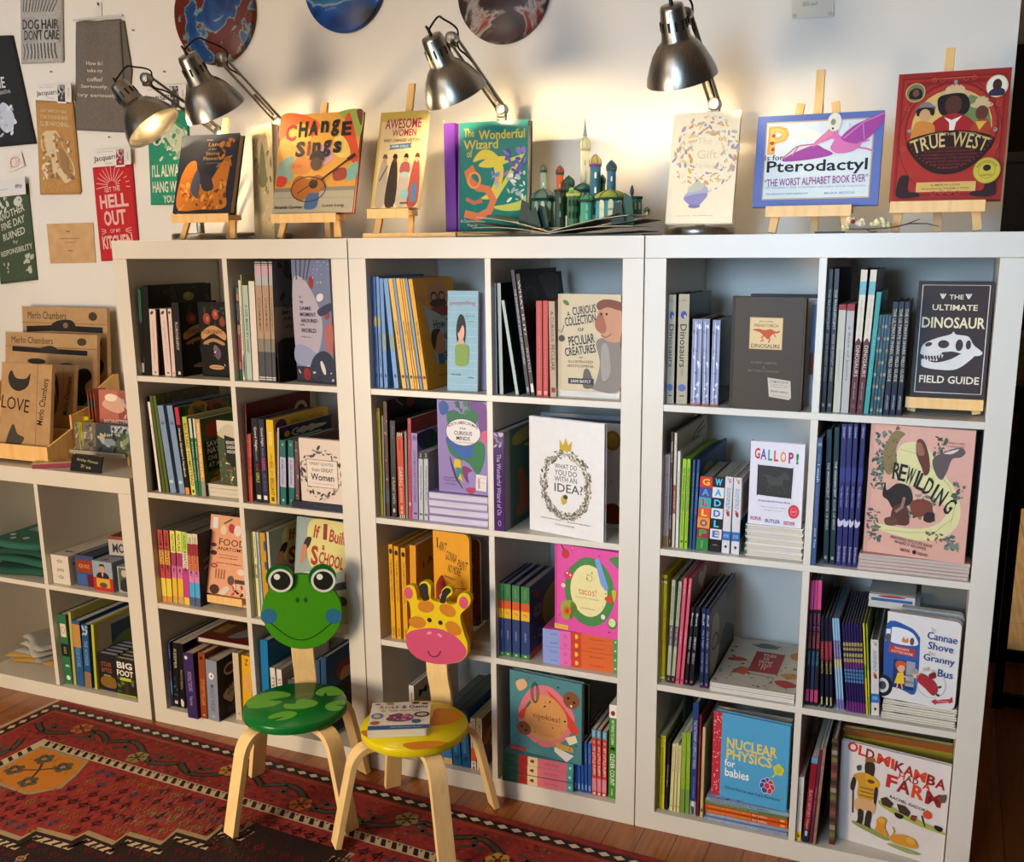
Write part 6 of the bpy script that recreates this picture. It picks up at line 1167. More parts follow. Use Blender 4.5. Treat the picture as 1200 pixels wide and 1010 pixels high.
OLD = [('t', 'O', .11, .955, .1, .1, 'c2341e', -3, .06), ('t', 'L', .2, .94, .07, .1, 'c2341e', -3, .06), ('t', 'D', .275, .925, .08, .1, '8a1f1e', -3, .06), ('t', 'M', .4, .9, .12, .105, 'c23a24', -6, .06), ('t', 'I', .485, .885, .03, .1, 'c23a24', 0, .07), ('t', 'K', .55, .87, .09, .1, '86221e', -6, .06), ('t', 'A', .635, .855, .09, .1, '9a2a20', -6, .06), ('t', 'M', .735, .835, .11, .1, 'c8401f', -6, .06), ('t', 'B', .835, .82, .08, .1, '86221e', -6, .06), ('t', 'A', .92, .805, .09, .1, '8e2420', -6, .06), ('t', 'H', .575, .79, .055, .06, 'c8401f', -6, .05), ('t', 'A', .64, .78, .055, .06, '86221e', -6, .05), ('t', 'D', .7, .77, .05, .06, '86221e', -6, .05), ('t', 'A', .8, .75, .07, .065, 'c2341e', -6, .05), ('t', 'F', .49, .71, .1, .13, 'b0281e', -4, .06), ('t', 'A', .6, .69, .12, .13, '8a1f1e', -4, .06), ('t', 'R', .73, .67, .11, .13, 'c8401f', -4, .06), ('t', 'M', .87, .645, .14, .13, '86221e', -4, .06), ('t', 'RACHEL ISADORA', .66, .535, .36, .03, '2e2624', -9, .01),
       ('s', '33261f', [(.24, .84), (.32, .84), (.32, .72), (.28, .7), (.24, .73)]), ('p', '8a5a30', [(.23, .84), (.33, .86), (.32, .9), (.24, .89)]), ('s', 'b98a2a', [(.13, .68), (.22, .73), (.3, .72), (.37, .68), (.36, .6), (.34, .6), (.33, .48), (.19, .47), (.18, .62)]), ('s', 'c8991e', [(.25, .72), (.3, .72), (.38, .66), (.36, .61), (.26, .62)]), ('e', .3, .66, .035, .02, '6a3a1a'), ('l', '5a3a18', .008, [(.2, .58), (.33, .58)]), ('l', '5a3a18', .008, [(.2, .54), (.33, .54)]), ('l', '5a3a18', .008, [(.2, .5), (.33, .5)]), ('s', '33261f', [(.13, .66), (.16, .64), (.15, .54), (.13, .52), (.11, .56)]), ('s', '33261f', [(.34, .6), (.37, .6), (.36, .44), (.34, .43)]), ('s', 'c49a6a', [(.18, .46), (.34, .46), (.35, .35), (.28, .35), (.27, .38), (.24, .34), (.17, .35)]), ('s', '33261f', [(.2, .35), (.25, .34), (.24, .2), (.17, .2), (.2, .24)]), ('s', '33261f', [(.28, .35), (.33, .35), (.32, .22), (.33, .18), (.27, .19)]), ('l', '4a2a20', .014, [(.14, .52), (.15, .3)]), ('s', '2f4a42', [(.16, .78), (.2, .8), (.2, .75), (.17, .74)]),
       ('s', '9aa04a', [(.4, .5), (.6, .44), (.96, .36), (.97, .33), (.7, .36), (.42, .44)]), ('p', '3e2a22', [(.4, .52), (.45, .55), (.52, .5), (.5, .45), (.42, .46)]), ('p', '3e2a22', [(.55, .51), (.62, .51), (.68, .46), (.66, .41), (.58, .43)]), ('p', '6a3a2a', [(.69, .44), (.74, .44), (.73, .38), (.68, .39)]), ('e', .83, .48, .04, .04, 'c24a26'), ('s', '1f1a18', [(.54, .42), (.62, .41), (.6, .37), (.55, .38)]), ('s', '1f1a18', [(.9, .4), (.97, .39), (.96, .35), (.91, .36)]), ('l', '2a201a', .012, [(.78, .46), (.8, .4), (.82, .36)]), ('s', '5a4a40', [(.93, .7), (.98, .72), (.97, .64), (.92, .65)]),
       ('s', 'c0862a', [(.38, .3), (.42, .34), (.47, .32), (.46, .24), (.5, .16), (.44, .14), (.37, .17), (.38, .24)]), ('e', .425, .3, .03, .025, 'cf9a3e'), ('s', 'c0862a', [(.52, .18), (.62, .22), (.74, .2), (.76, .12), (.6, .11), (.52, .13)]), ('e', .7, .18, .04, .035, 'cf9a3e'), ('l', 'c0862a', .012, [(.53, .17), (.55, .23), (.53, .27)]), ('s', '7e8a4a', [(.15, .22), (.3, .2), (.5, .14), (.45, .12), (.2, .18)]), ('s', '8a9450', [(.55, .1), (.8, .08), (.7, .05), (.5, .08)])]
F(322, 868, 1004, 1060, 200, 'white farm picture book with red letters, facing out', 'cdc6c2', .012, y=.06, yaw=-9, fr=OLD)
F(330, 850, 1046, 960, 200, 'olive-yellow open picture book behind the farm book', '948226', .02, y=.1, yaw=-1, fr=[('r', 0, .94, 1, 1, '8a4a1c')], h=.27)

# ------------------------------------------------------------------ low bookcase at the left
cell(0, 1, 0, 0, 540, .3167, True)
CUR['group'] = 'boxed games in the low bookcase'
def boxthing(name, label, cat, x, y, z, w, d, h, col, rz=0, faces=(), top=(), side=(), group=None, lid=None):
    t = thing(name, label, cat, (x, y, z), rz, group)
    m = MB(); m.box(0, 0, 0, w, d, h, col)
    draw(m, faces, w, h, lambda a, b, l: Vector((a, -l, b))); draw(m, top, w, d, lambda a, b, l: Vector((a, b, h + l))); draw(m, side, d, h, lambda a, b, l: Vector((w + l, a, b)))
    m.build('carton', t, .0012)
    if lid:
        m = MB(); m.box(-.001, -.001, h * lid, w + .001, d + .001, h + .001, col); m.build('lid', t, .001)
    return t
cz = CUR['z'] + .0004
def bx(a): return x_of(px(a, 0)[0], .02, cz)
xa, xb = bx(198), bx(262)
hb = z_of(px(0, 345)[1], xa, .02) - cz
boxthing('game_box', 'long white card-game box in the low bookcase, pack of small icons', 'box', xa, .02, cz, xb - xa, .3, hb, 'c9c2b4', 0, [('t', 'IDEAS', .5, .5, .1, .4, '6a645a', 90), ('o', .5, .8, .14, .05, .03, '6a645a'), ('o', .5, .25, .14, .05, .03, '6a645a')], [('t', 'MIND', .5, .15, .5, .05, '3a3630', 0, .04), ('l', '5a544a', .04, [(.3, .4), (.3, .9)])], [('t', 'MIND', .12, .7, .12, .1, '2e2a26', 0, .04)], 'boxed games in the low bookcase')
xa, xb = bx(268), bx(345)
boxthing('card_box', 'blue quiz-card box in a flap tray, low bookcase', 'box', xa + .004, .035, cz, (xb - xa) * .9, .24, hb * 1.05, '3c4a6c', 0, [('r', .1, .45, .9, .85, '8a3a22'), ('t', 'QUIZ', .5, .65, .6, .14, 'c98a4a', 0, .04), ('r', .1, .05, .6, .4, '3a5a98'), ('r', .62, 0, 1, .4, '5a1c2a')], [('l', 'b9b4ac', .06, [(.2, .05), (.2, .9)]), ('l', '26262e', .1, [(.5, .05), (.5, .9)]), ('l', '26262e', .1, [(.8, .05), (.8, .9)])], (), 'boxed games in the low bookcase')
xa, xb = bx(350), bx(424)
boxthing('card_box', 'red-footed card box with a suited man, low bookcase', 'box', xa, .02, cz, xb - xa - .002, .24, hb * 1.0, '8a98a8', 0, [('r', 0, 0, 1, .45, 'b02a24'), ('r', .16, .12, .84, .42, 'c79a34'), ('e', .5, .2, .2, .09, '5a4a3a'), ('s', '2e2220', [(.2, .45), (.32, .62), (.68, .62), (.8, .45)]), ('e', .5, .74, .13, .13, 'b98e70'), ('s', '1e1816', [(.36, .78), (.4, .9), (.6, .9), (.64, .78), (.6, .84), (.4, .84)]), ('p', 'd8d0c4', [(.46, .6), (.54, .6), (.5, .46)])], [('d', 16, 4, (0, 0, 1, 1), ['a84a3a', '6a7a8a', 'c8a080'], .1)], (), 'boxed games in the low bookcase')
bx2 = bx(432)
boxthing('card_box', 'pale portrait card box at right end, low bookcase', 'box', bx2, .03, cz, .055, .22, hb * .88, '9a9a94', 0, [('r', .1, .1, .9, .95, '4c5a54'), ('e', .5, .75, .2, .14, 'b9a590'), ('s', '2c2a2a', [(.2, .1), (.3, .5), (.7, .5), (.8, .1)])], (), (), 'boxed games in the low bookcase')
t = boxthing('card_box', 'small lidded card box atop the suited-man box, low bookcase', 'box', bx(372), .07, cz + hb * 1.05 + .001, .075, .075, .062, 'a9a49a', .12, [('t', 'MO', .5, .4, .6, .5, '26344e', 0, .05), ('r', 0, .85, 1, 1, '8a3a26')], [('r', .06, .06, .94, .94, '6e2e20')], [('r', .1, .1, .9, .85, '3c5a86')], 'boxed games in the low bookcase')
cell(0, 1, 1, 0, 540, .3167, True)
R(232, 271, 565, 'thick green spine with cream picture label', '2f6a49', 205, .29, sp=[('r', .2, .68, .85, .87, 'cfc6b4'), ('o', .5, .78, .2, .05, .05, '8a3a34'), ('r', .05, .4, .95, .58, '17211c'), ('x', 'GUIDE', .54, .44, 'a89a70', .3), ('e', .55, .09, .25, .035, 'd0d4cc'), ('r', .35, .25, .8, .28, 'a8c0a8')], fr=[('r', 0, 0, 1, 1, '6a7448')])
R(274, 284, 560, 'pale lime spine beside the green one', 'aaa85c', 252, .3)
R(286, 314, 590, 'blue spine with orange corner', '2a5688', 263, .27, sp=[('b', .6, .95, 'b0824a'), ('x', 'ATLAS OF STARS', .6, .3, '7aa0c4', .5)])
R(316, 341, 605, 'blue atlas spine with photo foot', '24507c', 300, .28, sp=[('b', 0, .25, '8a6a4a'), ('x', 'THE WONDER', .75, .35, '7aa0c4', .5), ('d', 8, 3, (.1, .85, .9, .98), ['a9b8c8'], .2)])
R(352, 362, 605, 'yellow-edged book with sunset painting cover', 'aeb03a', 336, .3, fr=[('r', 0, 0, .1, 1, 'aeb03a'), ('r', .05, .03, .97, .97, 'b8b2a0'), ('r', .24, .3, .9, .9, '30506a'), ('s', '6a8a4a', [(.24, .6), (.5, .72), (.9, .62), (.9, .5), (.24, .5)]), ('s', 'c0802a', [(.24, .5), (.5, .56), (.9, .46), (.9, .4), (.24, .42)]), ('r', .24, .3, .9, .42, 'a8391e')])
STB2 = [('r', 0, 0, 1, 1, '1e1c20'), ('s', '7a5a24', [(.1, .3), (.5, .42), (.95, .34), (.9, .1), (.2, .12)]), ('t', 'STAR', .5, .72, .6, .13, '8a4a34', 0, .04), ('t', 'BITES', .5, .56, .6, .12, '8a4a34', 0, .04), ('r', .3, .4, .7, .44, '7a8a3a')]
BF = [('t', 'BIG', .5, .83, .8, .18, 'd6d2cc', 0, .06), ('t', 'FOOT', .5, .62, .86, .16, 'd6d2cc', 0, .06), ('d', 30, 4, (.05, .1, .95, .5), ['3a4a24', '5a6a34', '1f2a18'], .09), ('s', '3a2a20', [(.4, .1), (.45, .42), (.6, .42), (.62, .1)]), ('r', .2, .42, .8, .5, 'a8b83a'), ('r', 0, 0, 1, .05, '8a9a2e')]
for (xa, xb, yt, lb, col, art, y0, sc_) in ((372, 437, 742, 'dark navy star book in its row', '20305a', STB2, .03, None), (437, 508, 765, 'dark monster note book in its row', '25241f', BF, .018, '8a9a2e')):
    x0_ = x_of(px(xa, 0)[0], y0, CUR['z']); w_ = x_of(px(xb, 0)[0], y0, CUR['z']) - x0_ - .002
    for k in range(5):
        y_ = y0 + k * .0235; u_ = (u_of(x0_, y_, CUR['z']) - CUR['x0']) / CUR['s']
        F(u_, 855, u_ + 60, 872, yt, ('frontmost', 'second', 'third', 'fourth', 'farthest')[k] + ' ' + lb, col, .022, y=y_, yaw=0, fr=art, w=w_, h=.128, pg='cfc8ba', sc=sc_)
# folded towels
def folded_cloth(label, x, y, z, w, d, n, th, cols, seed, rz=0, prints=()):
    """soft pile of folded towels, one rounded wavy slab per towel"""
    rs = random.Random(seed); zc = z
    for k in range(n):
        m = MB(); N = 26; ww = w * rs.uniform(.9, 1.04); dd = d * rs.uniform(.9, 1.05); a1, a2 = rs.random() * 6, rs.random() * 6
        def surf(u, v, top):
            ex = 1 - max(0, abs(2 * u - 1) - .86) / .14; ey = 1 - max(0, abs(2 * v - 1) - .86) / .14
            e = math.sqrt(max(0, min(1, ex))) * math.sqrt(max(0, min(1, ey)))
            b = th * .1 * (math.sin(u * 7 + a1) + math.sin(v * 6 + a2 + u * 3))
            droop = -.0
            return Vector(((u - .5) * ww, (v - .5) * dd + .012 * math.sin(u * 5 + a2), th * .5 + b * e * .5 + (th * .48 * e if top else -th * .48 * e)))
        for top in (1, 0):
            V = [surf(i / N, j / N, top) for j in range(N + 1) for i in range(N + 1)]
            Fc = [(j * (N + 1) + i, j * (N + 1) + i + 1, (j + 1) * (N + 1) + i + 1, (j + 1) * (N + 1) + i) for j in range(N) for i in range(N)]
            m.add(V, Fc, cloth(cols[k % len(cols)]), True)
        if prints and k == n - 1:
            draw(m, prints, ww, dd, lambda a, b, l: surf(a / ww, b / dd, 1) + Vector((0, 0, .0015 + l)))
        o = m.build('folded_towel'); o.location = (x + rs.uniform(-.01, .01), y + rs.uniform(-.006, .006), zc); o.rotation_euler = (0, 0, rz + rs.uniform(-.05, .05))
        tag(o, label % (ordinal_v(k, n) if n > 1 else ''), 'towel', 'folded towels in the low bookcase')
        zc += th * 1.2 + .001
def cloth(h):
    key = ('cloth', h)
    if key not in MATS:
        MATS[key] = ramp_mat('cotton_' + h, [(.3, h), (.7, '%02x%02x%02x' % tuple(min(255, int(int(h[i:i+2], 16) * 1.12) + 3) for i in (0, 2, 4)))], 160, .9, (1, 1, 1), 'noise', 3, .25)
    return MATS[key]
cell(0, 0, 0, 0, 540, .3167, True)
X0 = XL + FT
WP = [('e', .2, .3, .05, .04, 'c9d4cc'), ('e', .35, .2, .05, .04, 'c9d4cc'), ('e', .55, .25, .05, .04, 'c9d4cc'), ('t', 'home', .5, .6, .5, .16, 'b9ccc0'), ('l', 'b9ccc0', .01, [(.1, .8), (.9, .8)])]
folded_cloth('%s folded dark green towel in the low bookcase upper cubby', X0 + .175, .155, CUR['z'] + .003, .27, .27, 4, .024, ['1d4f42', '23594a', '1a463c', '2a6454'], 3, .06, WP)
cell(0, 0, 1, 0, 540, .3167, True)
folded_cloth('%s folded mustard towel in the low bookcase lower cubby', X0 + .15, .215, CUR['z'] + .0005, .25, .27, 2, .018, ['a88442', 'b08c48'], 5, .1)
z1 = CUR['z'] + .0005 + 2 * .018 * 1.2 + .002
folded_cloth('%s folded light grey towel lying on the mustard ones', X0 + .2, .13, z1, .19, .18, 3, .017, ['8d8c86', 'a3a29a', '989790'], 9, -.35, [('l', '33322e', .012, [(.1 + .1 * k, .95), (.14 + .1 * k + .04 * math.sin(k), .6), (.1 + .09 * k, .1)]) for k in range(9)] + [('t', 'DOG HAIR', .55, .5, .5, .12, '33322e', 0, .02)])

# ------------------------------------------------------------------ on top of the tall bookcases
TOPZ = UH + .0004
CUR.update(x0=130, y0=0, s=.2873, where='on top', group='books displayed on top of the bookcases')
def frame_at(x0, y0, s): CUR.update(x0=x0, y0=y0, s=s)
def top_book(bl, br, tl_v, look, c, y, tilt, label_easel=None, ledge_w=None, mast=None, yaw=0, dzb=None, **k):
    p = at_y(*px(*bl), y)
    zb = p.z if dzb is None else TOPZ + dzb
    P0, yw, w, h = F(bl[0], bl[1], br[0], br[1], tl_v, look, c, y=y, yaw=yaw, tilt=tilt, z=zb, where=False, name='display_book', **k)
    if label_easel:
        mt = at_y(*px(*mast), y + .07).z - TOPZ
        if isinstance(ledge_w, tuple):
            l0, l1 = x_of(px(ledge_w[0], 0)[0], y, zb), x_of(px(ledge_w[1], 0)[0], y, zb); cx_, ledge_w = (l0 + l1) / 2, l1 - l0
        else: cx_ = P0.x + w / 2 * math.cos(yw)
        easel(label_easel, (cx_, y, TOPZ), ledge_w or w * .8, zb - TOPZ - .0008, mt, rz=yw, tilt=tilt, bt=k.get('t', .012))
    return P0, w, h
LND = [('s', 'b06a24', [(.08, .05), (.06, .4), (.16, .62), (.3, .66), (.36, .5), (.46, .4), (.6, .42), (.72, .58), (.82, .7), (.9, .66), (.88, .3), (.9, .06), (.5, .04)]), ('d', 60, 3, (.08, .05, .88, .4), ['8a4a1c', 'c8843a', '5a3a28', 'd09a4a'], .035), ('d', 16, 5, (.68, .6, .92, .95), ['a8642a', '8a5a3a'], .04), ('s', '33323e', [(.4, .44), (.5, .5), (.6, .45), (.66, .3), (.5, .28)]), ('s', '4a4a5a', [(.26, .3), (.34, .55), (.42, .4), (.4, .2)]),
       ('t', 'the', .5, .93, .1, .02, 'b08a54'), ('t', 'Land', .6, .87, .22, .05, 'b08a54', 0, .02), ('t', 'of the', .56, .81, .14, .025, 'b08a54'), ('t', 'Stone', .58, .755, .24, .045, 'b08a54', 0, .02), ('t', 'Flowers', .58, .69, .3, .045, 'b08a54', 0, .02), ('t', 'stories of the mountains', .6, .63, .22, .014, '9a7a4a'), ('e', .86, .92, .04, .025, 'b06a2a')]
top_book((252, 880), (487, 888), 566, 'navy book with orange landscape on an easel under two lamps', '252a36', .07, 17, 'pine easel holding the navy and orange book', (262, 495), (470, 470), fr=LND, t=.024, pg='c9b79a', sc='20222c')
PALE = [('r', 0, 0, 1, 1, 'bfae86'), ('d', 60, 3, (.05, .4, .95, .95), ['8a7a54', 'a8925e', '6a6448', 'd0c29a'], .06), ('s', '7d7a58', [(.3, .5), (.5, .85), (.7, .5)]), ('d', 20, 8, (.05, .05, .95, .3), ['cfc09a', 'b09a6a'], .05)]
F(588, 938, 666, 944, 520, 'pale leaf-pattern book turned edge-on beside the orange painted guitar book', 'c9b98f', .02, y=.2, yaw=-30, z=TOPZ, tilt=2, fr=PALE, where=False, name='display_book')
frame_at(310, 0, .28703)
CHG = [('r', 0, .25, 1, 1, 'c9923e'), ('s', 'bf5a2a', [(.0, 1), (.25, 1), (.5, .88), (.3, .7), (.1, .8), (0, .75)]), ('s', 'd8a84a', [(.1, .85), (.3, .9), (.4, .75), (.2, .68)]), ('s', '8a9a4a', [(.72, 1), (1, 1), (1, .75), (.9, .8), (.82, .9)]), ('s', 'c04a2a', [(.85, .98), (1, .6), (1, .45), (.8, .65), (.78, .85)]), ('s', '6a3a2c', [(.93, 1), (1, 1), (1, .85)]), ('s', 'd2b25e', [(.7, .8), (.85, .7), (.9, .55), (.72, .58)]), ('s', 'b98a9a', [(.5, .62), (.62, .7), (.7, .55), (.6, .48), (.5, .5)]), ('s', '7d9a8a', [(.02, .5), (.2, .58), (.22, .36), (.05, .3)]), ('s', 'bf7a3a', [(.2, .5), (.3, .58), (.45, .5), (.4, .4), (.22, .4)]), ('s', '6aa092', [(.88, .42), (1, .5), (1, .35), (.9, .32)]), ('s', 'b8402e', [(.03, .38), (.15, .36), (.12, .28), (.02, .28)]), ('s', '8e3a30', [(.72, .42), (.86, .44), (.88, .34), (.74, .32)]), ('s', 'c8b070', [(.44, .56), (.56, .58), (.58, .48), (.46, .46)]),
       ('r', 0, 0, 1, .25, 'a19a86'), ('r', 0, .22, 1, .26, '7c786c'), ('l', '8c8674', .006, [(0, .16), (1, .15)]), ('t', 'C', .14, .815, .14, .17, '8a2434', 0, .07), ('t', 'H', .29, .845, .11, .16, '1e1a1c', 0, .08), ('t', 'A', .42, .85, .12, .15, '1e1a1c', 0, .08), ('t', 'n', .56, .86, .1, .12, '1e1a1c', 0, .08), ('t', 'g', .69, .84, .1, .17, '2a1a1c', 0, .08), ('t', 'E', .83, .83, .12, .14, '1e1a1c', 0, .08), ('t', 'S', .28, .645, .12, .16, '1e1a1c', 0, .08), ('t', 'i', .385, .65, .04, .15, '7a2c3a', 0, .08), ('t', 'n', .48, .655, .1, .11, '1e1a1c', 0, .08), ('t', 'g', .61, .64, .1, .17, '2a1a24', 0, .08), ('t', 's', .74, .65, .1, .12, '1e1a1c', 0, .08), ('t', 'A Children’s Anthem', .24, .48, .16, .05, 'a0522a'),
       ('s', '3a5a86', [(.4, .1), (.44, .22), (.56, .22), (.55, .06), (.42, .04)]), ('e', .5, .5, .075, .075, '4e3628'), ('s', '2a2220', [(.41, .53), (.44, .61), (.56, .61), (.59, .52), (.5, .56)]), ('s', '9c5a1c', [(.24, .34), (.32, .38), (.42, .34), (.52, .38), (.6, .35), (.62, .26), (.55, .2), (.45, .2), (.38, .13), (.27, .16), (.22, .25)]), ('o', .43, .24, .22, .13, .012, '3a2416'), ('e', .49, .29, .055, .045, '2a1810'), ('l', '3a2416', .022, [(.58, .33), (.92, .54)]), ('l', '241812', .04, [(.88, .52), (.97, .57)]), ('l', '4a2c18', .012, [(.3, .2), (.55, .34)]),
       ('t', 'Amanda Gorman', .2, .065, .36, .035, '16140f', 0, .01), ('t', 'Loren Long', .76, .07, .26, .04, '16140f', 0, .01)]
top_book((32, 880), (360, 882), 478, 'bright painted guitar picture book on an easel', 'a8322a', .07, 15, 'pine easel holding the painted guitar book', (42, 305), (255, 408), fr=CHG, t=.014, sc='b8862e')
AWE = [('r', 0, 0, 1, 1, 'c6b183'), ('r', 0, .9, 1, 1, 'ad9748'), ('r', 0, 0, .05, 1, 'b39a4a'), ('t', 'AWESOME', .52, .875, .78, .105, '943040', 0, .03), ('t', 'WOMEN', .56, .78, .52, .075, 'a03a48', 0, .03), ('t', 'WHO CHANGED HISTORY', .53, .7, .8, .032, '3a2c22', -1, .02), ('p', '3f6a86', [(.26, .655), (.76, .67), (.72, .645), (.76, .62), (.26, .605), (.3, .63)]), ('t', 'PAPER DOLLS', .5, .638, .36, .025, 'd0d4cc', 1)]
for cx, col, hd, skin in ((.2, '9a8f80', '5c4a40', 'a8805e'), (.42, '2c2320', '1c1614', '4e3426'), (.66, '9e9488', '2a2220', 'b08a68'), (.9, '93443c', '6a3a24', 'c09a7a')):
    AWE += [('s', col, [(cx - .07, .46), (cx + .06, .46), (cx + .1, .06), (cx - .13, .04)]), ('e', cx, .5, .04, .035, skin), ('s', hd, [(cx - .05, .52), (cx - .02, .56), (cx + .04, .55), (cx + .05, .51), (cx, .52)])]
AWE += [('s', '8e4a4a', [(.58, .46), (.74, .46), (.76, .36), (.56, .36)]), ('e', .66, .34, .1, .03, '8aa4a0'), ('r', .84, .06, .96, .24, '4a6a8a'), ('l', '2e2e4a', .02, [(.13, .28), (.28, .44)]), ('e', .71, .14, .08, .055, '6fa0a8'), ('r', .63, .04, .8, .055, '3a2c22'), ('r', .35, .01, .5, .02, '3a2c22')]
top_book((434, 860), (622, 862), 470, 'tan picture book of four women on an easel under the third lamp', 'c4ae7c', .09, 16, 'orange-lit pine easel holding the book of four women', (432, 600), (620, 322), fr=AWE, t=.02, hard=False, pg='d8cba8')
m = MB(); m.box(0, 0, 0, .27, .012, .012, PINE); o = m.build('pine_bar', None, .001)
p = at_y(433, 278, .07); o.location = (p.x - .005, .045, TOPZ)
tag(o, 'loose pine bar lying under the easel of the women book', 'bar')
frame_at(500, 0, .28718)
OZ = [('r', 0, 0, .02, 1, '7a4a9a'), ('t', 'The', .16, .905, .15, .08, 'b9a83a', 0, .03), ('t', 'Wonderful', .63, .88, .66, .085, 'b9a83a', 0, .035), ('t', 'Wizard', .33, .795, .5, .085, 'b9a83a', 0, .035), ('t', 'of', .17, .715, .08, .07, 'b9a83a', 0, .03), ('s', 'c6b43a', [(.22, .64), (.34, .74), (.52, .72), (.66, .58), (.62, .4), (.5, .3), (.34, .3), (.46, .36), (.54, .48), (.5, .62), (.38, .66)]), ('s', 'c6b43a', [(.3, .6), (.42, .66), (.62, .68), (.74, .66), (.6, .6), (.46, .58)]), ('p', 'b4b450', [(.62, .63), (.96, .7), (.93, .655), (.56, .28), (.5, .28), (.84, .645), (.63, .6)]), ('s', 'a8b048', [(.5, .22), (.7, .24), (.9, .27), (.98, .32), (.95, .2), (.7, .18)]),
      ('l', 'c0683a', .1, [(.1, .16), (.3, .13), (.46, .18), (.52, .28), (.44, .38), (.3, .4), (.18, .46), (.14, .54), (.24, .58)]), ('l', 'a85a48', .05, [(.12, .3), (.24, .26), (.36, .28)]), ('o', .24, .47, .1, .08, .03, 'd08a4a'), ('d', 26, 3, (.68, .52, .97, .74), ['5a4a9a', '7a6ab0', '44387e'], .04), ('d', 22, 5, (.72, .28, .96, .56), ['a4b0ac', '8a9a9c', 'c4ccc4'], .035), ('d', 14, 6, (.46, .4, .62, .56), ['7a9ac0', 'c08a6a', '5a7ab0'], .03), ('t', 'A Commemorative', .22, .09, .36, .03, 'c9c4b0', -2, .01), ('t', 'Pop-up', .22, .05, .14, .03, 'c9c4b0', 0, .01)]
top_book((128, 928), (408, 926), 505, 'teal book with purple spine in clear wrap, beside the pop-up city', '1d6e66', .186, 3, None, None, None, fr=OZ, t=.03, sc='5a2a86', dzb=.016, rough=.2)
P0 = at_y(*px(80, 925), .186); P1 = at_y(*px(128, 925), .186)
m = MB(); zb_ = TOPZ + .016
hh = at_y(*px(80, 503), .186).z - zb_
m.box(P0.x, .184, zb_, P1.x - .003, .21, zb_ + hh, ink('5c2f8c', .2)); m.box(P0.x - .006, .196, zb_, P0.x, .197, zb_ + hh + .008, ink('b9b6ac', .1))
tag(m.build('wrapped_spine_board', None, .002), 'purple spine board in clear wrap at left of the teal book', 'book', 'books displayed on top of the bookcases')
m = MB(); a = at_y(*px(118, 960), .19).x
m.box(a - .02, .182, TOPZ, a + .16, .218, TOPZ + .0155, PINE); m.box(a - .02, .2175, TOPZ + .0, a + .002, .2235, TOPZ + .09, PINE)
tag(m.build('display_stand', None, .001), 'low pine stand under the teal book with purple spine', 'stand')

# pop-up city
frame_at(560, 140, .18333)
pc = at_y(656, 274, .09)
pop = thing('pop_up_book', 'open pop-up book with a green paper city rising from it', 'book', (pc.x, .005, TOPZ))
def pp(a, b, y): y = .042 + (y - .06) * .72; q = at_y(*px(a, b), y); return Vector((q.x - pc.x, y - .005, q.z - TOPZ))
m = MB(); m.box(-.235, 0, 0, -.006, .172, .003, '2c3430'); m.box(.006, 0, 0, .235, .172, .003, '2a2e30'); m.box(-.006, 0, 0, .006, .172, .002, '4a1e26'); m.build('cover', pop)
for side in (-1, 1):
    for k in range(5):
        L = (.225, .2, .215, .195, .17)[k] if side < 0 else (.225, .21, .235, .2, .17)[k]
        ang = math.radians((1.5, 4.5, 7.5, 11, 14)[k] if side < 0 else (1.5, 4, 7, 10.5, 13)[k])
        m = MB(); col = ('3c4240', 'c2b594', '55544c', 'c8bb98', '3e5a4a')[k]
        n = 8; V = []; t0 = .004 + k * .0016
        for i in range(n + 1):
            s = i / n; x = side * L * s * math.cos(ang); z = t0 + L * math.sin(ang) * s + .006 * math.sin(s * PI) * (1 if k % 2 else -.3)
            V += [Vector((x, .004 + .003 * k, z)), Vector((x, .166 - .003 * k, z)), Vector((x, .004 + .003 * k, z + .0012)), Vector((x, .166 - .003 * k, z + .0012))]
        Fq = []
        for i in range(n):
            b = i * 4; Fq += [(b, b + 1, b + 5, b + 4), (b + 2, b + 6, b + 7, b + 3), (b, b + 4, b + 6, b + 2), (b + 1, b + 3, b + 7, b + 5)]
        Fq += [(n * 4, n * 4 + 1, n * 4 + 3, n * 4 + 2)]
        m.add(V, Fq, col, False); m.build('page', pop)
GRN = ['2f6a50', '3a7e6e', '4a8a8a', '3e6e8e', '5a7a3e', '7a8a4a']
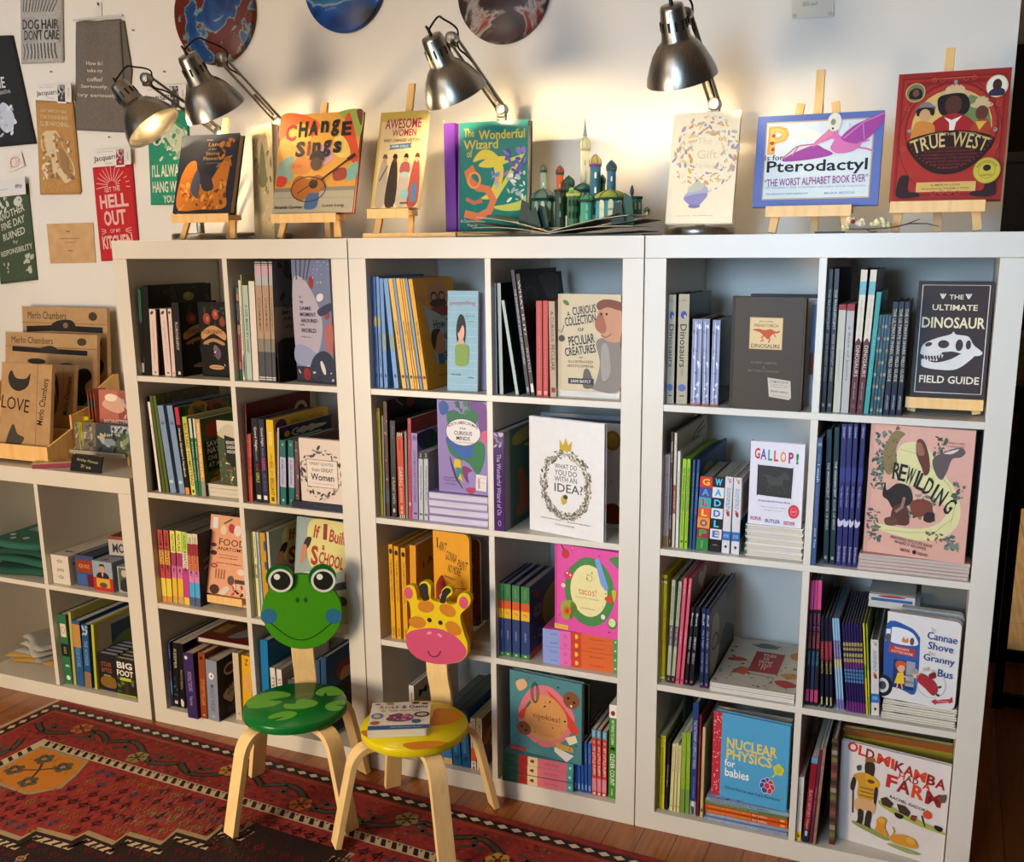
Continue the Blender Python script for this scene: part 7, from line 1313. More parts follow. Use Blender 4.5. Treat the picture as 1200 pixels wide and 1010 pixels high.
def tower(name, a0, a1, btm, top, y, body, dome=None, dome_v=None, spire=None, rnd=True, win='c9c89a', trim='1e3a34', nwin=2, sides=10):
    c = pp((a0 + a1) / 2, btm, y); l = pp(a0, btm, y); r = (c - l).length
    ztop = pp((a0 + a1) / 2, dome_v or top, y).z; zt = pp((a0 + a1) / 2, top, y).z
    zb = min(c.z, .05)
    m = MB(); T = T3(c.x, c.y, 0)
    m.lathe([(r, max(.006, zb)), (r * .94, ztop)], body, sides, T, False)
    m.lathe([(r * 1.06, ztop - .004), (r * 1.12, ztop), (r * 1.0, ztop + .003)], trim, sides, T, False)
    for k in range(nwin):
        zz = max(.03, zb) + (ztop - max(.03, zb)) * (k + .7) / (nwin + .4)
        for q in range(-1, 2) if r > .016 else (0,):
            an = -PI / 2 + .35 + q * .55; rr = r * .985
            cx, cy = rr * math.cos(an), rr * math.sin(an); hw = r * .16; hh_ = min(.012, r * .5)
            tx, ty = -math.sin(an), math.cos(an)
            P = [(-hw, -hh_), (hw, -hh_), (hw, hh_ * .5), (hw * .5, hh_), (-hw * .5, hh_), (-hw, hh_ * .5)]
            m.add([Vector((c.x + cx + tx * s + math.cos(an) * .0012, c.y + cy + ty * s + math.sin(an) * .0012, zz + w)) for s, w in P], [list(range(6))], win)
    tw_ = m.build('tower', pop)
    if dome:
        d = MB(); hd = zt - ztop
        d.lathe([(r * .98, ztop + .002), (r * 1.05, ztop + hd * .2), (r * .92, ztop + hd * .45), (r * .5, ztop + hd * .72), (r * .12, ztop + hd * .88), (.0005, zt)], dome, sides, T, True)
        for q in range(6):
            an = q * PI / 3 + .2
            d.tube([Vector((c.x + rr * math.cos(an), c.y + rr * math.sin(an), ztop + hd * f)) for rr, f in ((r * 1.0, .02), (r * 1.07, .2), (r * .94, .45), (r * .52, .72), (r * .13, .88))], .0009, trim, 4)
        d.build('dome', tw_)
tower('t', 400, 440, 430, 285, .15, '8a9a88', '6a7a6a', 330, win='e0dcc0')
tower('t', 345, 490, 690, 435, .14, '3c8078', '55685e', 512, nwin=2, sides=8)
tower('t', 502, 548, 470, 290, .17, 'b8532e', '9a3a2a', 345, win='d8a070')
tower('t', 548, 614, 500, 355, .16, '2c4434', '27422e', 415, win='d8d8c0', nwin=1)
tower('t', 492, 560, 690, 455, .11, '27382c', None, None, win='5a8a5a', trim='14241c')
tower('t', 570, 650, 690, 450, .10, '2f5c3c', '5a7a3a', 480, win='16241a', trim='a8a858')
tower('t', 655, 715, 410, 95, .21, 'b2b198', 'a8a888', 190, win='8a8a70', trim='8a8a74', nwin=3)
tower('t', 620, 724, 560, 400, .18, '3a6a86', '44705a', 455, win='d8d49a')
tower('t', 715, 785, 490, 215, .16, '23586a', '8a8a34', 292, win='d8d8d0', trim='5a2a7a', nwin=3)
tower('t', 776, 814, 460, 348, .19, '4a6a34', '3a5a2c', 400, win='d8d8b0', nwin=1)
tower('t', 822, 882, 520, 255, .15, '27556e', '1e3a54', 320, win='c9c4d8', nwin=3)
tower('t', 745, 945, 640, 440, .13, '4a8e9a', '7a8a3c', 510, nwin=2, sides=8)
tower('t', 655, 735, 660, 470, .09, '3c8a62', '2e7a4a', 520, win='5aa0b8')
tower('t', 962, 1048, 600, 500, .16, '2a8276', None, None, nwin=1, sides=6)
tower('t', 975, 995, 510, 415, .15, '5a4a8a', '4a3a7a', 470, nwin=1)
tower('t', 1062, 1098, 610, 560, .1, '9a8434', '8a7428', 585, nwin=1)
m = MB(); q = pp(695, 520, .085); m.ball(q, .011, '1e7a3a'); q2 = pp(690, 578, .08); m.ball(q2, .007, '5aa8c0'); q3 = pp(598, 450, .085); m.ball(q3, .006, '6aa84a'); m.build('ornament', pop)
m = MB(); q = pp(685, 97, .21); m.lathe([(.006, 0), (.003, .02), (.0005, .042)], '6a7a70', 8, T3(q.x, q.y, q.z - .004)); m.build('spire', pop)
for (a, b, y, s) in ((300, 560, .06, 1), (360, 610, .05, -1), (410, 590, .07, 1), (900, 570, .07, -1), (955, 520, .08, 1)):
    m = MB(); q = pp(a, b, y)
    V = [Vector((q.x - .02, q.y, .02)), Vector((q.x + .018, q.y, .02)), Vector((q.x + s * .012, q.y - .004, q.z + .008)), Vector((q.x - s * .006, q.y - .004, q.z + .018))]
    m.add(V + [v + Vector((0, .0012, 0)) for v in V], [(0, 1, 2, 3), (7, 6, 5, 4), (0, 4, 5, 1), (1, 5, 6, 2), (2, 6, 7, 3), (3, 7, 4, 0)], ('16302a', '1f4a3a', '123028')[int(a) % 3]); m.build('paper_flap', pop)

frame_at(750, 0, .28703)
BOWL = [('w', 170, 4, .54, .63, .36, .26, .36, ['d0ac60', 'b9b09a', 'dcc08a', 'a89ab0', 'd09a5a', '8f93a8', 'dcc8a0'], .036), ('t', 'The', .5, .74, .22, .06, 'd8cba8'), ('t', 'Gift', .55, .62, .3, .08, 'd6c8a4'), ('t', 'of bread', .5, .52, .32, .05, 'd6c8a4'), ('s', 'a8a8b8', [(.26, .25), (.4, .33), (.58, .33), (.6, .27), (.45, .24), (.3, .22)]), ('s', 'b9bca8', [(.3, .29), (.38, .36), (.45, .38), (.55, .33), (.45, .29)]), ('s', '8a86b0', [(.26, .24), (.6, .27), (.52, .18), (.42, .15), (.34, .17)]), ('e', .42, .155, .09, .018, '7a76a4'), ('e', .43, .385, .015, .012, '8a86b0'), ('t', 'written by', .25, .07, .24, .01, '9a8a7a'), ('t', 'illustrated by', .56, .07, .3, .01, '9a8a7a')]
top_book((102, 916), (375, 914), 470, 'cream book with leafy wreath and lilac bowl under the right lamp', 'e9dcbe', .1, 13, None, None, None, fr=BOWL, t=.012, dzb=.0235, pg='d8cba8')
PTE = [('r', 0, 0, 1, 1, '5669a6'), ('r', .075, .075, .93, .93, 'b4a078'), ('r', .085, .09, .92, .915, 'c3cfd4'), ('s', 'd8d6cc', [(.27, .74), (.34, .8), (.42, .83), (.5, .8), (.52, .74), (.4, .72)]), ('t', 'P', .18, .73, .17, .31, 'c99848', 0, .08), ('t', 'P', .18, .73, .13, .26, 'd8ac5e', 0, .0), ('e', .13, .7, .02, .02, 'a8402e'), ('e', .14, .63, .015, .02, 'a8402e'), ('e', .14, .78, .015, .02, 'a8402e'), ('t', 'Is for', .155, .54, .15, .06, '1e1a1c', 0, .01), ('t', 'Pterodactyl', .5, .42, .8, .165, '17151a', 0, .03), ('t', '“THE WORST ALPHABET BOOK EVER”', .5, .275, .82, .085, '7d3478', 1.5, .02), ('t', 'All the letters that misbehave and make words impossible', .5, .205, .8, .03, '8a9aa0'), ('t', 'RAJ HALDAR & CHRIS CARPENTER', .28, .135, .34, .024, '6a8aa0'), ('t', 'MARIA BEDDIA', .7, .135, .24, .024, '6a8aa0'),
       ('s', '8e3f8e', [(.22, .5), (.34, .6), (.48, .66), (.55, .62), (.62, .55), (.4, .5)]), ('l', 'b0688a', .012, [(.22, .52), (.32, .64), (.36, .66), (.48, .67)]), ('l', 'b0688a', .01, [(.3, .55), (.35, .66)]), ('s', 'bf6aa0', [(.46, .66), (.56, .8), (.6, .86), (.65, .84), (.66, .76), (.74, .72), (.84, .66), (.78, .58), (.66, .56), (.6, .62), (.62, .72)]), ('p', 'c87a96', [(.45, .63), (.6, .84), (.62, .78), (.52, .68)]), ('s', '93408f', [(.68, .72), (.76, .84), (.88, .92), (.99, .97), (1.0, .9), (.94, .78), (.86, .68), (.78, .66)]), ('l', 'b870a0', .012, [(.7, .72), (.84, .88), (1, .97)]), ('l', 'b870a0', .008, [(.84, .88), (.86, .7)]), ('l', 'bf6aa0', .014, [(.8, .62), (.88, .6), (.94, .57)]), ('l', 'bf6aa0', .012, [(.82, .66), (.9, .69)]), ('e', .62, .9, .055, .1, 'd0cfc2'), ('e', .61, .9, .02, .035, '7a8a70'), ('e', .61, .83, .008, .012, '1c1418'), ('t', 'A', .74, .86, .02, .05, '8ab0c0', 20)] 
top_book((457, 850), (970, 838), 482, 'wide blue-bordered pterosaur book on an easel', '4f629e', .08, 9, 'pine easel holding the blue pterosaur book', (518, 867), (770, 280), fr=PTE, t=.016)
m = MB(); q = at_y(968, 269, .05); m.box(0, 0, 0, .06, .03, .004, BLACKP); o = m.build('black_strip'); o.location = (q.x - .02, .02, TOPZ); tag(o, 'small black strip lying between the two right easels', 'strip')
frame_at(960, 0, .28708)
TW = [('r', .0, 0, .03, 1, '9a2c24'), ('r', .045, .04, .96, .96, '6e1a18'), ('r', .055, .05, .95, .95, '9c2a20'), ('o', .5, .5, .46, .46, .006, '5e1614'), ('r', .08, .9, .92, .93, '7e1e1a'), ('r', .3, .945, .7, .95, 'c8643a'), ('o', .51, .565, .42, .355, .02, '7a1c1a'), ('o', .51, .565, .4, .335, .03, 'a8362a'), ('e', .51, .565, .36, .295, 'c9a860'), ('s', '6a7a4a', [(.6, .8), (.78, .76), (.84, .65), (.84, .55), (.6, .55)]), ('s', 'b8a888', [(.3, .74), (.5, .8), (.6, .76), (.5, .7)])]
TW += [('e', .52, .815, .14, .045, 'b8a078'), ('e', .52, .845, .09, .05, 'c2aa82'), ('s', '1c1411', [(.37, .78), (.44, .82), (.6, .82), (.66, .74), (.62, .66), (.42, .66)]), ('e', .515, .735, .075, .075, '4e2c20'), ('r', .47, .63, .56, .69, '4e2c20'), ('s', '96201f', [(.3, .44), (.32, .58), (.44, .66), (.6, .66), (.72, .58), (.76, .44)]), ('p', 'd8d0c4', [(.44, .645), (.51, .62), (.6, .65), (.55, .6), (.53, .5), (.5, .49), (.49, .6)]),
       ('e', .27, .72, .09, .03, '6e6464'), ('e', .27, .735, .06, .035, '7a7070'), ('s', '1c1614', [(.2, .72), (.34, .72), (.34, .66), (.28, .69), (.2, .66)]), ('e', .265, .665, .05, .05, 'c09468'), ('s', 'c07a34', [(.16, .46), (.18, .6), (.26, .62), (.36, .58), (.34, .46)]), ('e', .765, .725, .1, .025, 'bda67e'), ('e', .765, .75, .06, .04, 'bda67e'), ('e', .77, .665, .055, .055, '5a3424'), ('s', '9a3a22', [(.68, .46), (.7, .58), (.8, .62), (.86, .56), (.84, .46)]), ('p', 'c9a23a', [(.72, .6), (.82, .6), (.76, .53)]),
       ('s', '2a1210', [(.12, .46), (.3, .52), (.52, .54), (.74, .52), (.9, .46), (.8, .32), (.66, .23), (.5, .2), (.34, .23), (.2, .33)]), ('t', 'THE', .5, .512, .1, .022, 'b09a5e', 0, .02)]
TW += [('a', 'TRUE', .51, -.28, .92, 112, 92.5, .11, 'c9b478'), ('a', 'WEST', .51, -.28, .92, 89, 68.5, .11, 'bda86c'), ('l', 'a8925a', .006, [(.14, .455), (.32, .51), (.44, .525)]), ('l', 'a8925a', .006, [(.58, .525), (.72, .51), (.88, .455)])]
for k, wdt in enumerate((.2, .44, .5, .46, .4, .3, .2)): TW.append(('t', ('REAL STORIES ABOUT', 'BLACK COWBOYS WOMEN SHARPSHOOTERS', 'NATIVE AMERICAN RODEO STARS PIONEERS', 'WRANGLERS AND OTHER LEGENDARY', 'FOLKS WHO HELPED SHAPE', 'THE WILD FRONTIER OF', 'THE AMERICAN WEST')[k], .51, .405 - k * .026, wdt, .016, '7c2a20'))
TW += [('e', .165, .845, .09, .075, 'b8a06a'), ('e', .165, .845, .08, .066, '6a7048'), ('s', '1e1612', [(.11, .85), (.16, .88), (.22, .86), (.22, .8), (.12, .8)]), ('e', .17, .84, .03, .03, '6a4432'), ('e', .885, .86, .095, .085, 'cfc4a8'), ('e', .885, .86, .085, .075, 'd8d2c0'), ('s', '2a2c44', [(.82, .82), (.88, .85), (.95, .83), (.94, .79), (.83, .79)]), ('e', .885, .87, .04, .045, '3a2218'), ('e', .52, .91, .018, .016, '8a8a88'), ('e', .135, .545, .018, .016, '8a8a88'), ('e', .9, .53, .018, .016, '8a8a88'),
       ('s', '2a1412', [(.07, .03), (.08, .18), (.16, .19), (.16, .08), (.26, .06), (.26, .03)]), ('s', '2a1412', [(.93, .03), (.92, .18), (.84, .19), (.84, .08), (.74, .06), (.74, .03)]), ('r', .24, .065, .77, .14, 'c9a860'), ('r', .25, .07, .76, .135, 'c4a25a'), ('t', 'by MIFFLIN LOWE', .5, .115, .26, .018, '3a2414'), ('t', 'illustrations by WILIAM LUONG', .5, .088, .42, .016, '3a2414')]
for k in range(60):
    a = 2 * PI * k / 60; TW.append(('r', .51 + .385 * math.cos(a) - .006, .565 + .32 * math.sin(a) - .004, .51 + .385 * math.cos(a) + .006, .565 + .32 * math.sin(a) + .004, '8e2a22'))
for sx in (0, 1):
    f = lambda q: q if not sx else 1.01 - q
    for (cx, cy) in ((.33, .93), (.4, .925), (.1, .72), (.1, .4), (.4, .05), (.47, .055)): TW.append(('o', f(cx), cy, .022, .018, .005, 'b0503a'))
top_book((284, 830), (742, 813), 312, 'big red book with cowboy-hat portraits on the rightmost easel', '8f2620', .08, 11, 'pine easel holding the big red portrait book', (292, 680), (588, 182), fr=TW, t=.02, sc='3c1214', extras=[('gold_seal', [('e', .855, .215, .12, .1, '9a8a2e'), ('e', .855, .215, .112, .093, 'b9a93c'), ('o', .855, .215, .075, .062, .005, '8a7a24'), ('a', 'READ-ALOUD BOOK', .855, .215, .09, 160, 20, .016, '3a3210'), ('e', .855, .235, .035, .025, '1c1a10'), ('t', 'GOLD PICK', .855, .18, .1, .016, '3a3210')])])

# artificial blossom twig
def bloom(m, c, r, rs, col):
    for k in range(5):
        a = k * 2 * PI / 5 + rs.random(); d = Vector((math.cos(a), math.sin(a) * .5 - .4, .4 + .3 * math.sin(a))).normalized()
        m.ball(Vector(c) + d * r * .6, (r * .55, r * .4, r * .5), col, 8)
    m.ball(Vector(c) + Vector((0, -r * .5, 0)), r * .25, 'a8963a', 8)
p0 = at_y(*px(120, 930), .02)
tw = thing('blossom_twig', 'dry twig with cream artificial blossoms lying between the right easels', 'flowers', (p0.x, .02, TOPZ))
pt = lambda a, b, dy=0: Vector((at_y(*px(a, b), .02).x - p0.x, dy, max(.0025, at_y(*px(a, b), .02).z - TOPZ)))
m = MB(); m.tube([pt(110, 935), pt(200, 935, .005), pt(300, 928, .0), pt(370, 912, .004), pt(440, 912, .008), pt(490, 925, .004)], [.002, .002, .0018, .0016, .0013, .0008], '5a4a3a', 6)
m.tube([pt(340, 920), pt(400, 898, .006), pt(412, 893, .006)], [.0015, .001, .0006], '5a4a3a', 6); m.tube([pt(180, 930), pt(210, 955, -.004), pt(235, 965, -.004)], .0013, '5a4a3a', 6); m.build('twig', tw)
rs = random.Random(5)
for (a, b, r, c) in ((130, 905, .011, 'c9c0a0'), (170, 915, .012, 'cfc6a8'), (110, 930, .009, 'c4ba98'), (250, 910, .012, 'c9c49a'), (275, 922, .01, 'c4bf90'), (225, 918, .009, 'b9b888')):
    m = MB(); q = pt(a, b); q.z = max(q.z, r * .9); bloom(m, q, r, rs, c)
    if a == 130: m.ball(q + Vector((.004, -r, 0)), .005, '8a1c2c', 8)
    m.build('blossom', tw)

# ------------------------------------------------------------------ desk lamps
REFL = ink('ece6d8', .35)
def lamp(label, base_u, base_y, elbow, neck, cap, mouth, R0, power, elbow_low=None):
    bx_ = x_of(base_u, base_y, TOPZ + .01)
    t = thing('desk_lamp', label, 'lamp', (bx_, base_y, TOPZ), 0, 'brushed steel desk lamps')
    loc = lambda p: at_y(p[0], p[1], p[2]) - Vector((bx_, base_y, TOPZ))
    m = MB(); m.lathe([(.084, 0), (.086, .004), (.086, .018), (.082, .022), (.012, .022)], STEEL, 40); m.build('base', t)
    E_, N_, C_, M_ = loc(elbow), loc(neck), loc(cap), loc(mouth)
    B_ = Vector((0, 0, .022))
    def arm(nm, a, b):
        d = (b - a).normalized(); s = d.cross(Vector((0, 1, 0))).normalized() * .011
        m = MB(); m.tube([a + s, b + s], .0038, STEEL, 8); m.tube([a - s, b - s], .0038, STEEL, 8)
        k0, k1 = a.lerp(b, .12), a.lerp(b, .45)
        m.tube([k0 + s * .2, k1 + s * .2], .005, '8a857c', 8); m.build(nm, t)
    m = MB(); m.lathe([(.012, .0), (.012, .05), (.009, .055), (.0, .056)], STEEL, 16, T3(0, 0, .02)); m.build('post', t)
    arm('lower_arm', B_ + Vector((0, 0, .045)), E_); arm('upper_arm', E_, N_)
    ax = (M_ - C_).normalized(); q = ax.to_track_quat('Z', 'Y').to_matrix().to_4x4(); T = T3(*C_) @ q
    for P, nm in ((E_, 'elbow_joint'), (N_, 'neck_joint')):
        m = MB(); m.lathe([(.0, -.014), (.014, -.014), (.016, 0), (.014, .014), (0, .014)], STEEL, 16, T3(*P) @ RX(PI / 2)); m.box(P.x - .012, P.y - .008, P.z - .02, P.x + .012, P.y + .008, P.z + .008, '7d786f')
        m.build(nm, t, .002)
    L = (M_ - C_).length; k = R0
    m = MB()
    m.lathe([(0, -.004), (k * .3, -.004), (k * .33, .004), (k * .40, L * .42), (k * .44, L * .45)], STEEL, 36, T)
    for j in range(12):
        an = 2 * PI * j / 12; rr = k * .36
        m.box(-.0022, -.0012, L * .17, .0022, .0012, L * .3, '141210', T @ RZ(an) @ T3(0, rr + .0012, 0) )
    m.tube([T @ Vector((0, 0, -.003)), T @ Vector((0, 0, -.018)), T @ Vector((.004, 0, -.028))], [.005, .004, .003], BLACKP, 8)
    cap_ = m
    m = MB()
    out = [(k * .43, L * .45), (k * .55, L * .5), (k * .72, L * .62), (k * .86, L * .77), (k * .96, L * .9), (k, L)]
    m.lathe(out, STEEL, 44, T); m.lathe([(r - .0022, z) for r, z in out][::-1], REFL, 44, T)
    m.lathe([(k, L), (k - .0022, L)], STEEL, 44, T)
    shade = m.build('shade', t); cap_.build('socket_cap', shade)
    m = MB(); m.ball((0, 0, 0), .027, glow('bulb_glow', 'ffe2b0', 40), 14); m.lathe([(.013, -.05), (.013, -.02)], '8a857c', 12)
    b = m.build('bulb', shade); b.matrix_local = T @ T3(0, 0, L * .66)
    m = MB(); a0 = T @ Vector((.0, 0, -.018))
    mid = (a0 + N_) / 2 + Vector((0.004, .01, .035)); m.tube(smooth_path([a0, a0.lerp(mid, .6) + Vector((0, 0, .014)), mid, N_ + Vector((.012, .004, .02)), N_ + Vector((.012, .008, -.02)), N_.lerp(E_, .3) + Vector((.004, .016, 0)), E_ + Vector((0, .02, 0))]), .0025, BLACKP, 6); m.build('cord', t)
    li = bpy.data.lights.new('lamp_light', 'SPOT'); li.energy = power; li.color = (1, .74, .42); li.spot_size = math.radians(160); li.spot_blend = .7; li.shadow_soft_size = .03
    lo = bpy.data.objects.new('lamp_light', li); COL.objects.link(lo); lo.parent = t
    lo.matrix_local = T @ T3(0, 0, L * .88) @ RX(PI)
    return t
def smooth_path(P, k=6):
    out = []
    P = [Vector(p) for p in P]
    for i in range(len(P) - 1):
        a, b, c, d = P[max(i - 1, 0)], P[i], P[i + 1], P[min(i + 2, len(P) - 1)]
        for j in range(k):
            s = j / k; out.append(.5 * (2 * b + (c - a) * s + (2 * a - 5 * b + 4 * c - d) * s * s + (3 * b - a - 3 * c + d) * s ** 3))
    return out + [P[-1]]
LP = 150
lamp('leftmost steel desk lamp, its white-lit mouth facing out', 236, .28, (258, 155, .24), (172, 92, .08), (140, 101, .02), (180.5, 150, .046), .083, LP)
lamp('second steel desk lamp from left, above the navy book', 308, .303, (328, 143, .25), (260, 69, .06), (220, 66, -.03), (253, 130, .045), .083, LP)
lamp('third steel desk lamp from left, left of the teal book', 585, .306, (588, 128, .27), (530, 45, .07), (506, 44, -.02), (534.5, 111, .05), .079, LP)
lamp('rightmost steel desk lamp, above the cream bowl book', 820, .25, (838, 122, .2), (804, 17, .05), (787, 8, -.03), (799.5, 92, .035), .079, LP)

# ------------------------------------------------------------------ things on the wall
frame_at(0, 0, .33639)
def wall_cloth(name, label, q, col, prints, n=10, dep=.01, parent=None, folds=.003, seed=1, mat=None, thick=.006, cat=None, group=None, W=None):
    """cloth or card hung flat on the wall; q = its four corners TL TR BR BL"""
    y = WALL_Y - dep
    c = [at_y(*px(*k), y) for k in q]
    rs = random.Random(seed); ph = [rs.uniform(0, 6) for _ in range(4)]
    def surf(u, v, lift=0):
        p = (c[3] * (1 - u) + c[2] * u) * (1 - v) + (c[0] * (1 - u) + c[1] * u) * v
        e = min(1, 6 * min(u, 1 - u)) 
        w = folds * (math.sin(u * 9 + ph[0] + v * 1.5) + .6 * math.sin(u * 17 + ph[1] - v * 2) + .3 * math.sin(v * 6 + ph[2])) 
        edge = (1 - e) * .004 if folds else 0
        return Vector((p.x, y - w * .5 + edge - lift, p.z))
    m = MB(); N = 24 if folds else 1
    V = [surf(i / N, j / N) for j in range(N + 1) for i in range(N + 1)]
    B = [Vector((p.x, min(WALL_Y - .0005, p.y + thick), p.z)) for p in V]
    fc = [(j * (N + 1) + i, j * (N + 1) + i + 1, (j + 1) * (N + 1) + i + 1, (j + 1) * (N + 1) + i) for j in range(N) for i in range(N)]
    nv = len(V); rim = []
    border = [i for i in range(N + 1)] + [(j + 1) * (N + 1) - 1 for j in range(1, N + 1)] + [N * (N + 1) + i for i in range(N - 1, -1, -1)] + [j * (N + 1) for j in range(N - 1, 0, -1)]
    for a, b in zip(border, border[1:] + border[:1]): rim.append((a, nv + a, nv + b, b))
    mt = mat or cloth(col)
    m.add(V + B, fc + [tuple(nv + k for k in f)[::-1] for f in fc] + rim, mt, bool(folds))
    Wd = (c[1] - c[0]).length; Hd = (c[0] - c[3]).length
    draw(m, prints, Wd, Hd, lambda a, b, l: surf(a / Wd, b / Hd, l + .0006))
    o = m.build(name, parent)
    if label: tag(o, label, cat or 'towel', group)
    return o
def hung(label, layers, group='printed tea towels on the wall', cat='towel', name='tea_towel'):
    t = thing(name, label, cat, (0, 0, 0), 0, group)
    for l in layers: wall_cloth(l.pop('name'), None, l.pop('q'), l.pop('col'), l.pop('prints', []), parent=t, **l)
    c = [o for o in t.children] if False else None
    return t
PIN = lambda a, b: None
hung('black tea towel with white lettering at the left edge', [dict(name='cloth', q=((-150, 132), (40, 122), (122, 500), (-130, 522)), col='16181b', seed=2, prints=[('t', 'GE', .62, .76, .1, .09, 'c2c6cc', 0, .03), ('t', 'F', .65, .66, .04, .05, 'c2c6cc'), ('t', 'ME', .66, .58, .16, .1, 'c2c6cc', 0, .03), ('t', 'SAMANTHA', .68, .49, .26, .035, 'aab0b8', 4), ('s', 'aeb6c2', [(.56, .2), (.58, .34), (.66, .4), (.76, .34), (.8, .24), (.74, .16), (.64, .12)]), ('d', 20, 3, (.56, .1, .8, .36), ['c4cad2', '98a2b0'], .03)])])
hung('grey tea towel about dog hair at the top edge', [dict(name='cloth', q=((66, -70), (214, -70), (216, 216), (72, 222)), col='94938f', seed=4, folds=.002, prints=[('l', '4a4a48', .02, [(.04 + .09 * k, 1), (.12 + .085 * k, .85), (.08 + .07 * k, .62)]) for k in range(11)] + [('l', '4a4a48', .02, [(.08 + .085 * k, .24), (.12 + .08 * k, .14), (.08 + .09 * k, .05)]) for k in range(10)] + [('r', .06, .25, .94, .56, '94938f'), ('t', 'DOG HAIR', .5, .47, .86, .12, '3c3c3a', 0, .02), ('t', 'DON’T CARE', .52, .34, .82, .12, '3c3c3a', 0, .02)]),
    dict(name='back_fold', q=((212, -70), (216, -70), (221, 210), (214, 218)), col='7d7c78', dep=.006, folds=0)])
hung('taupe tea towel asking about coffee', [dict(name='cloth', q=((262, 76), (418, 66), (442, 462), (250, 452)), col='5c554e', seed=6, folds=.008, prints=[('t', 'How do I', .44, .62, .3, .035, 'c9c2b6'), ('t', 'take my', .44, .55, .28, .04, 'c9c2b6'), ('t', 'coffee?', .44, .475, .28, .04, 'c9c2b6'), ('t', 'Seriously.', .43, .405, .5, .04, 'c9c2b6'), ('t', 'Very seriously.', .45, .325, .78, .042, 'c9c2b6')]),
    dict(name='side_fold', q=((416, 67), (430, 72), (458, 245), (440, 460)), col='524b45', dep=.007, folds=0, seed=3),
    dict(name='hanger', q=((252, 66), (424, 50), (424, 56), (252, 72)), col='b9b9b4', dep=.012, folds=0, mat=ink('c4c4c0', .15)), dict(name='hanger', q=((334, 8), (352, 8), (354, 56), (332, 58)), col='b9b9b4', dep=.004, folds=0, mat=ink('cfcdc6', .15), prints=[('e', .5, .85, .2, .1, '3a3a38')])])
JQ = lambda dark: [('t', 'the recycled', .35, .86, .4, .08, '8a8a88'), ('t', 'Jacquard', .36, .48, .6, .42, '2c2c2e', 3, .01), ('t', 'TOWEL', .45, .16, .2, .1, '8a8a88'), ('r', .62, -.1, .86, .98, 'd9d6d0'), ('r', .64, .0, .84, .94, dark), ('d', 14, 3, (.66, .4, .82, .9), ['8a8884', 'b0aea8'], .03), ('t', 'A5', .74, .2, .06, .14, 'd9d6d0'), ('t', 'cotton', .93, .5, .5, .04, '8a8a88', 90)]
TANP = [('r', .08, .72, .9, .74, 'b09468'), ('t', 'I JUST WANT TO TALK', .5, .88, .7, .04, 'c9b48a', -1), ('t', 'TO MY DOG NEVER MIND', .5, .82, .74, .04, 'c9b48a', -1), ('t', 'I’LL BE WATCHING', .48, .75, .74, .05, 'cdb98f', -1, .02), ('s', 'c4b08a', [(.1, .55), (.2, .66), (.42, .68), (.6, .66), (.72, .5), (.9, .35), (.92, .2), (.7, .12), (.56, .2), (.4, .2), (.34, .4), (.2, .42)]), ('d', 50, 4, (.14, .15, .9, .64), ['8a6c40', 'd0c09a', '7a5e38'], .05), ('s', '8a6c40', [(.6, .5), (.8, .38), (.78, .22), (.64, .26)])]
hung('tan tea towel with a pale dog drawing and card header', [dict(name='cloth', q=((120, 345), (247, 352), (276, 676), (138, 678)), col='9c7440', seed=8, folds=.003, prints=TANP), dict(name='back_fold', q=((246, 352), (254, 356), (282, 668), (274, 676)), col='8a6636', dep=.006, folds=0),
    dict(name='card_header', q=((118, 300), (247, 290), (249, 356), (122, 348)), col='c9c6c0', folds=0, dep=.019, thick=.001, mat=ink('d2cfc8'), prints=JQ('2e2e30'))])
hung('dark green tea towel ruined by responsibility, at the left edge', [dict(name='cloth', q=((-30, 690), (92, 640), (126, 975), (0, 990)), col='34422f', seed=9, folds=.003, prints=[('t', 'ANOTHER', .5, .76, .74, .08, 'b9bcac', 6, .02), ('t', 'FINE DAY', .52, .65, .66, .08, 'b9bcac', 4, .02), ('t', 'RUINED', .52, .53, .62, .08, 'b9bcac', 4, .02), ('t', 'by', .56, .44, .12, .05, 'a9ac9c'), ('t', 'RESPONSIBILITY', .54, .35, .86, .06, 'b9bcac', 3, .02), ('e', .72, .86, .12, .05, 'b9bcac'), ('e', .69, .87, .02, .012, '34422f'), ('e', .76, .87, .02, .012, '34422f'), ('d', 10, 3, (.2, .8, .45, .95), ['b9bcac'], .05), ('d', 8, 4, (.75, .1, .98, .28), ['a9ac9c'], .05), ('d', 6, 6, (.1, .1, .35, .25), ['a9ac9c'], .03)]),
    dict(name='card_header', q=((-40, 636), (86, 616), (90, 676), (-30, 690)), col='c9c6c0', folds=0, dep=.019, thick=.001, mat=ink('cbcbc8'), prints=[('t', 'flfty', .82, .5, .2, .3, '4a4a4c', 5), ('r', .1, .4, .5, .44, '9a9a98')])])
REDP = [('l', 'd8a49a', .014, [(.5 + .1 * math.cos(a), .62 + .16 + .05 * math.sin(a)), (.5 + .44 * math.cos(a), .76 + .22 * math.sin(a))]) for a in [PI * k / 12 for k in range(13)]] + [('t', 'GET THE', .5, .745, .4, .05, 'd8b0a4', 3, .02), ('t', 'HELL', .5, .625, .74, .14, 'd8a8a0', 2, .06), ('t', 'OUT', .5, .45, .58, .16, 'd8a8a0', 2, .06), ('t', 'OF MY', .5, .315, .28, .04, 'd8b0a4', 2), ('t', 'KITCHEN', .5, .2, .8, .14, 'd8a8a0', 2, .06)] + [('l', 'd8a49a', .014, [(.1 + .8 * s, .31 + .03 * k), (.24 + .52 * s, .315 + .01 * k)]) for s in (0, 1) for k in (-1, 0, 1)]
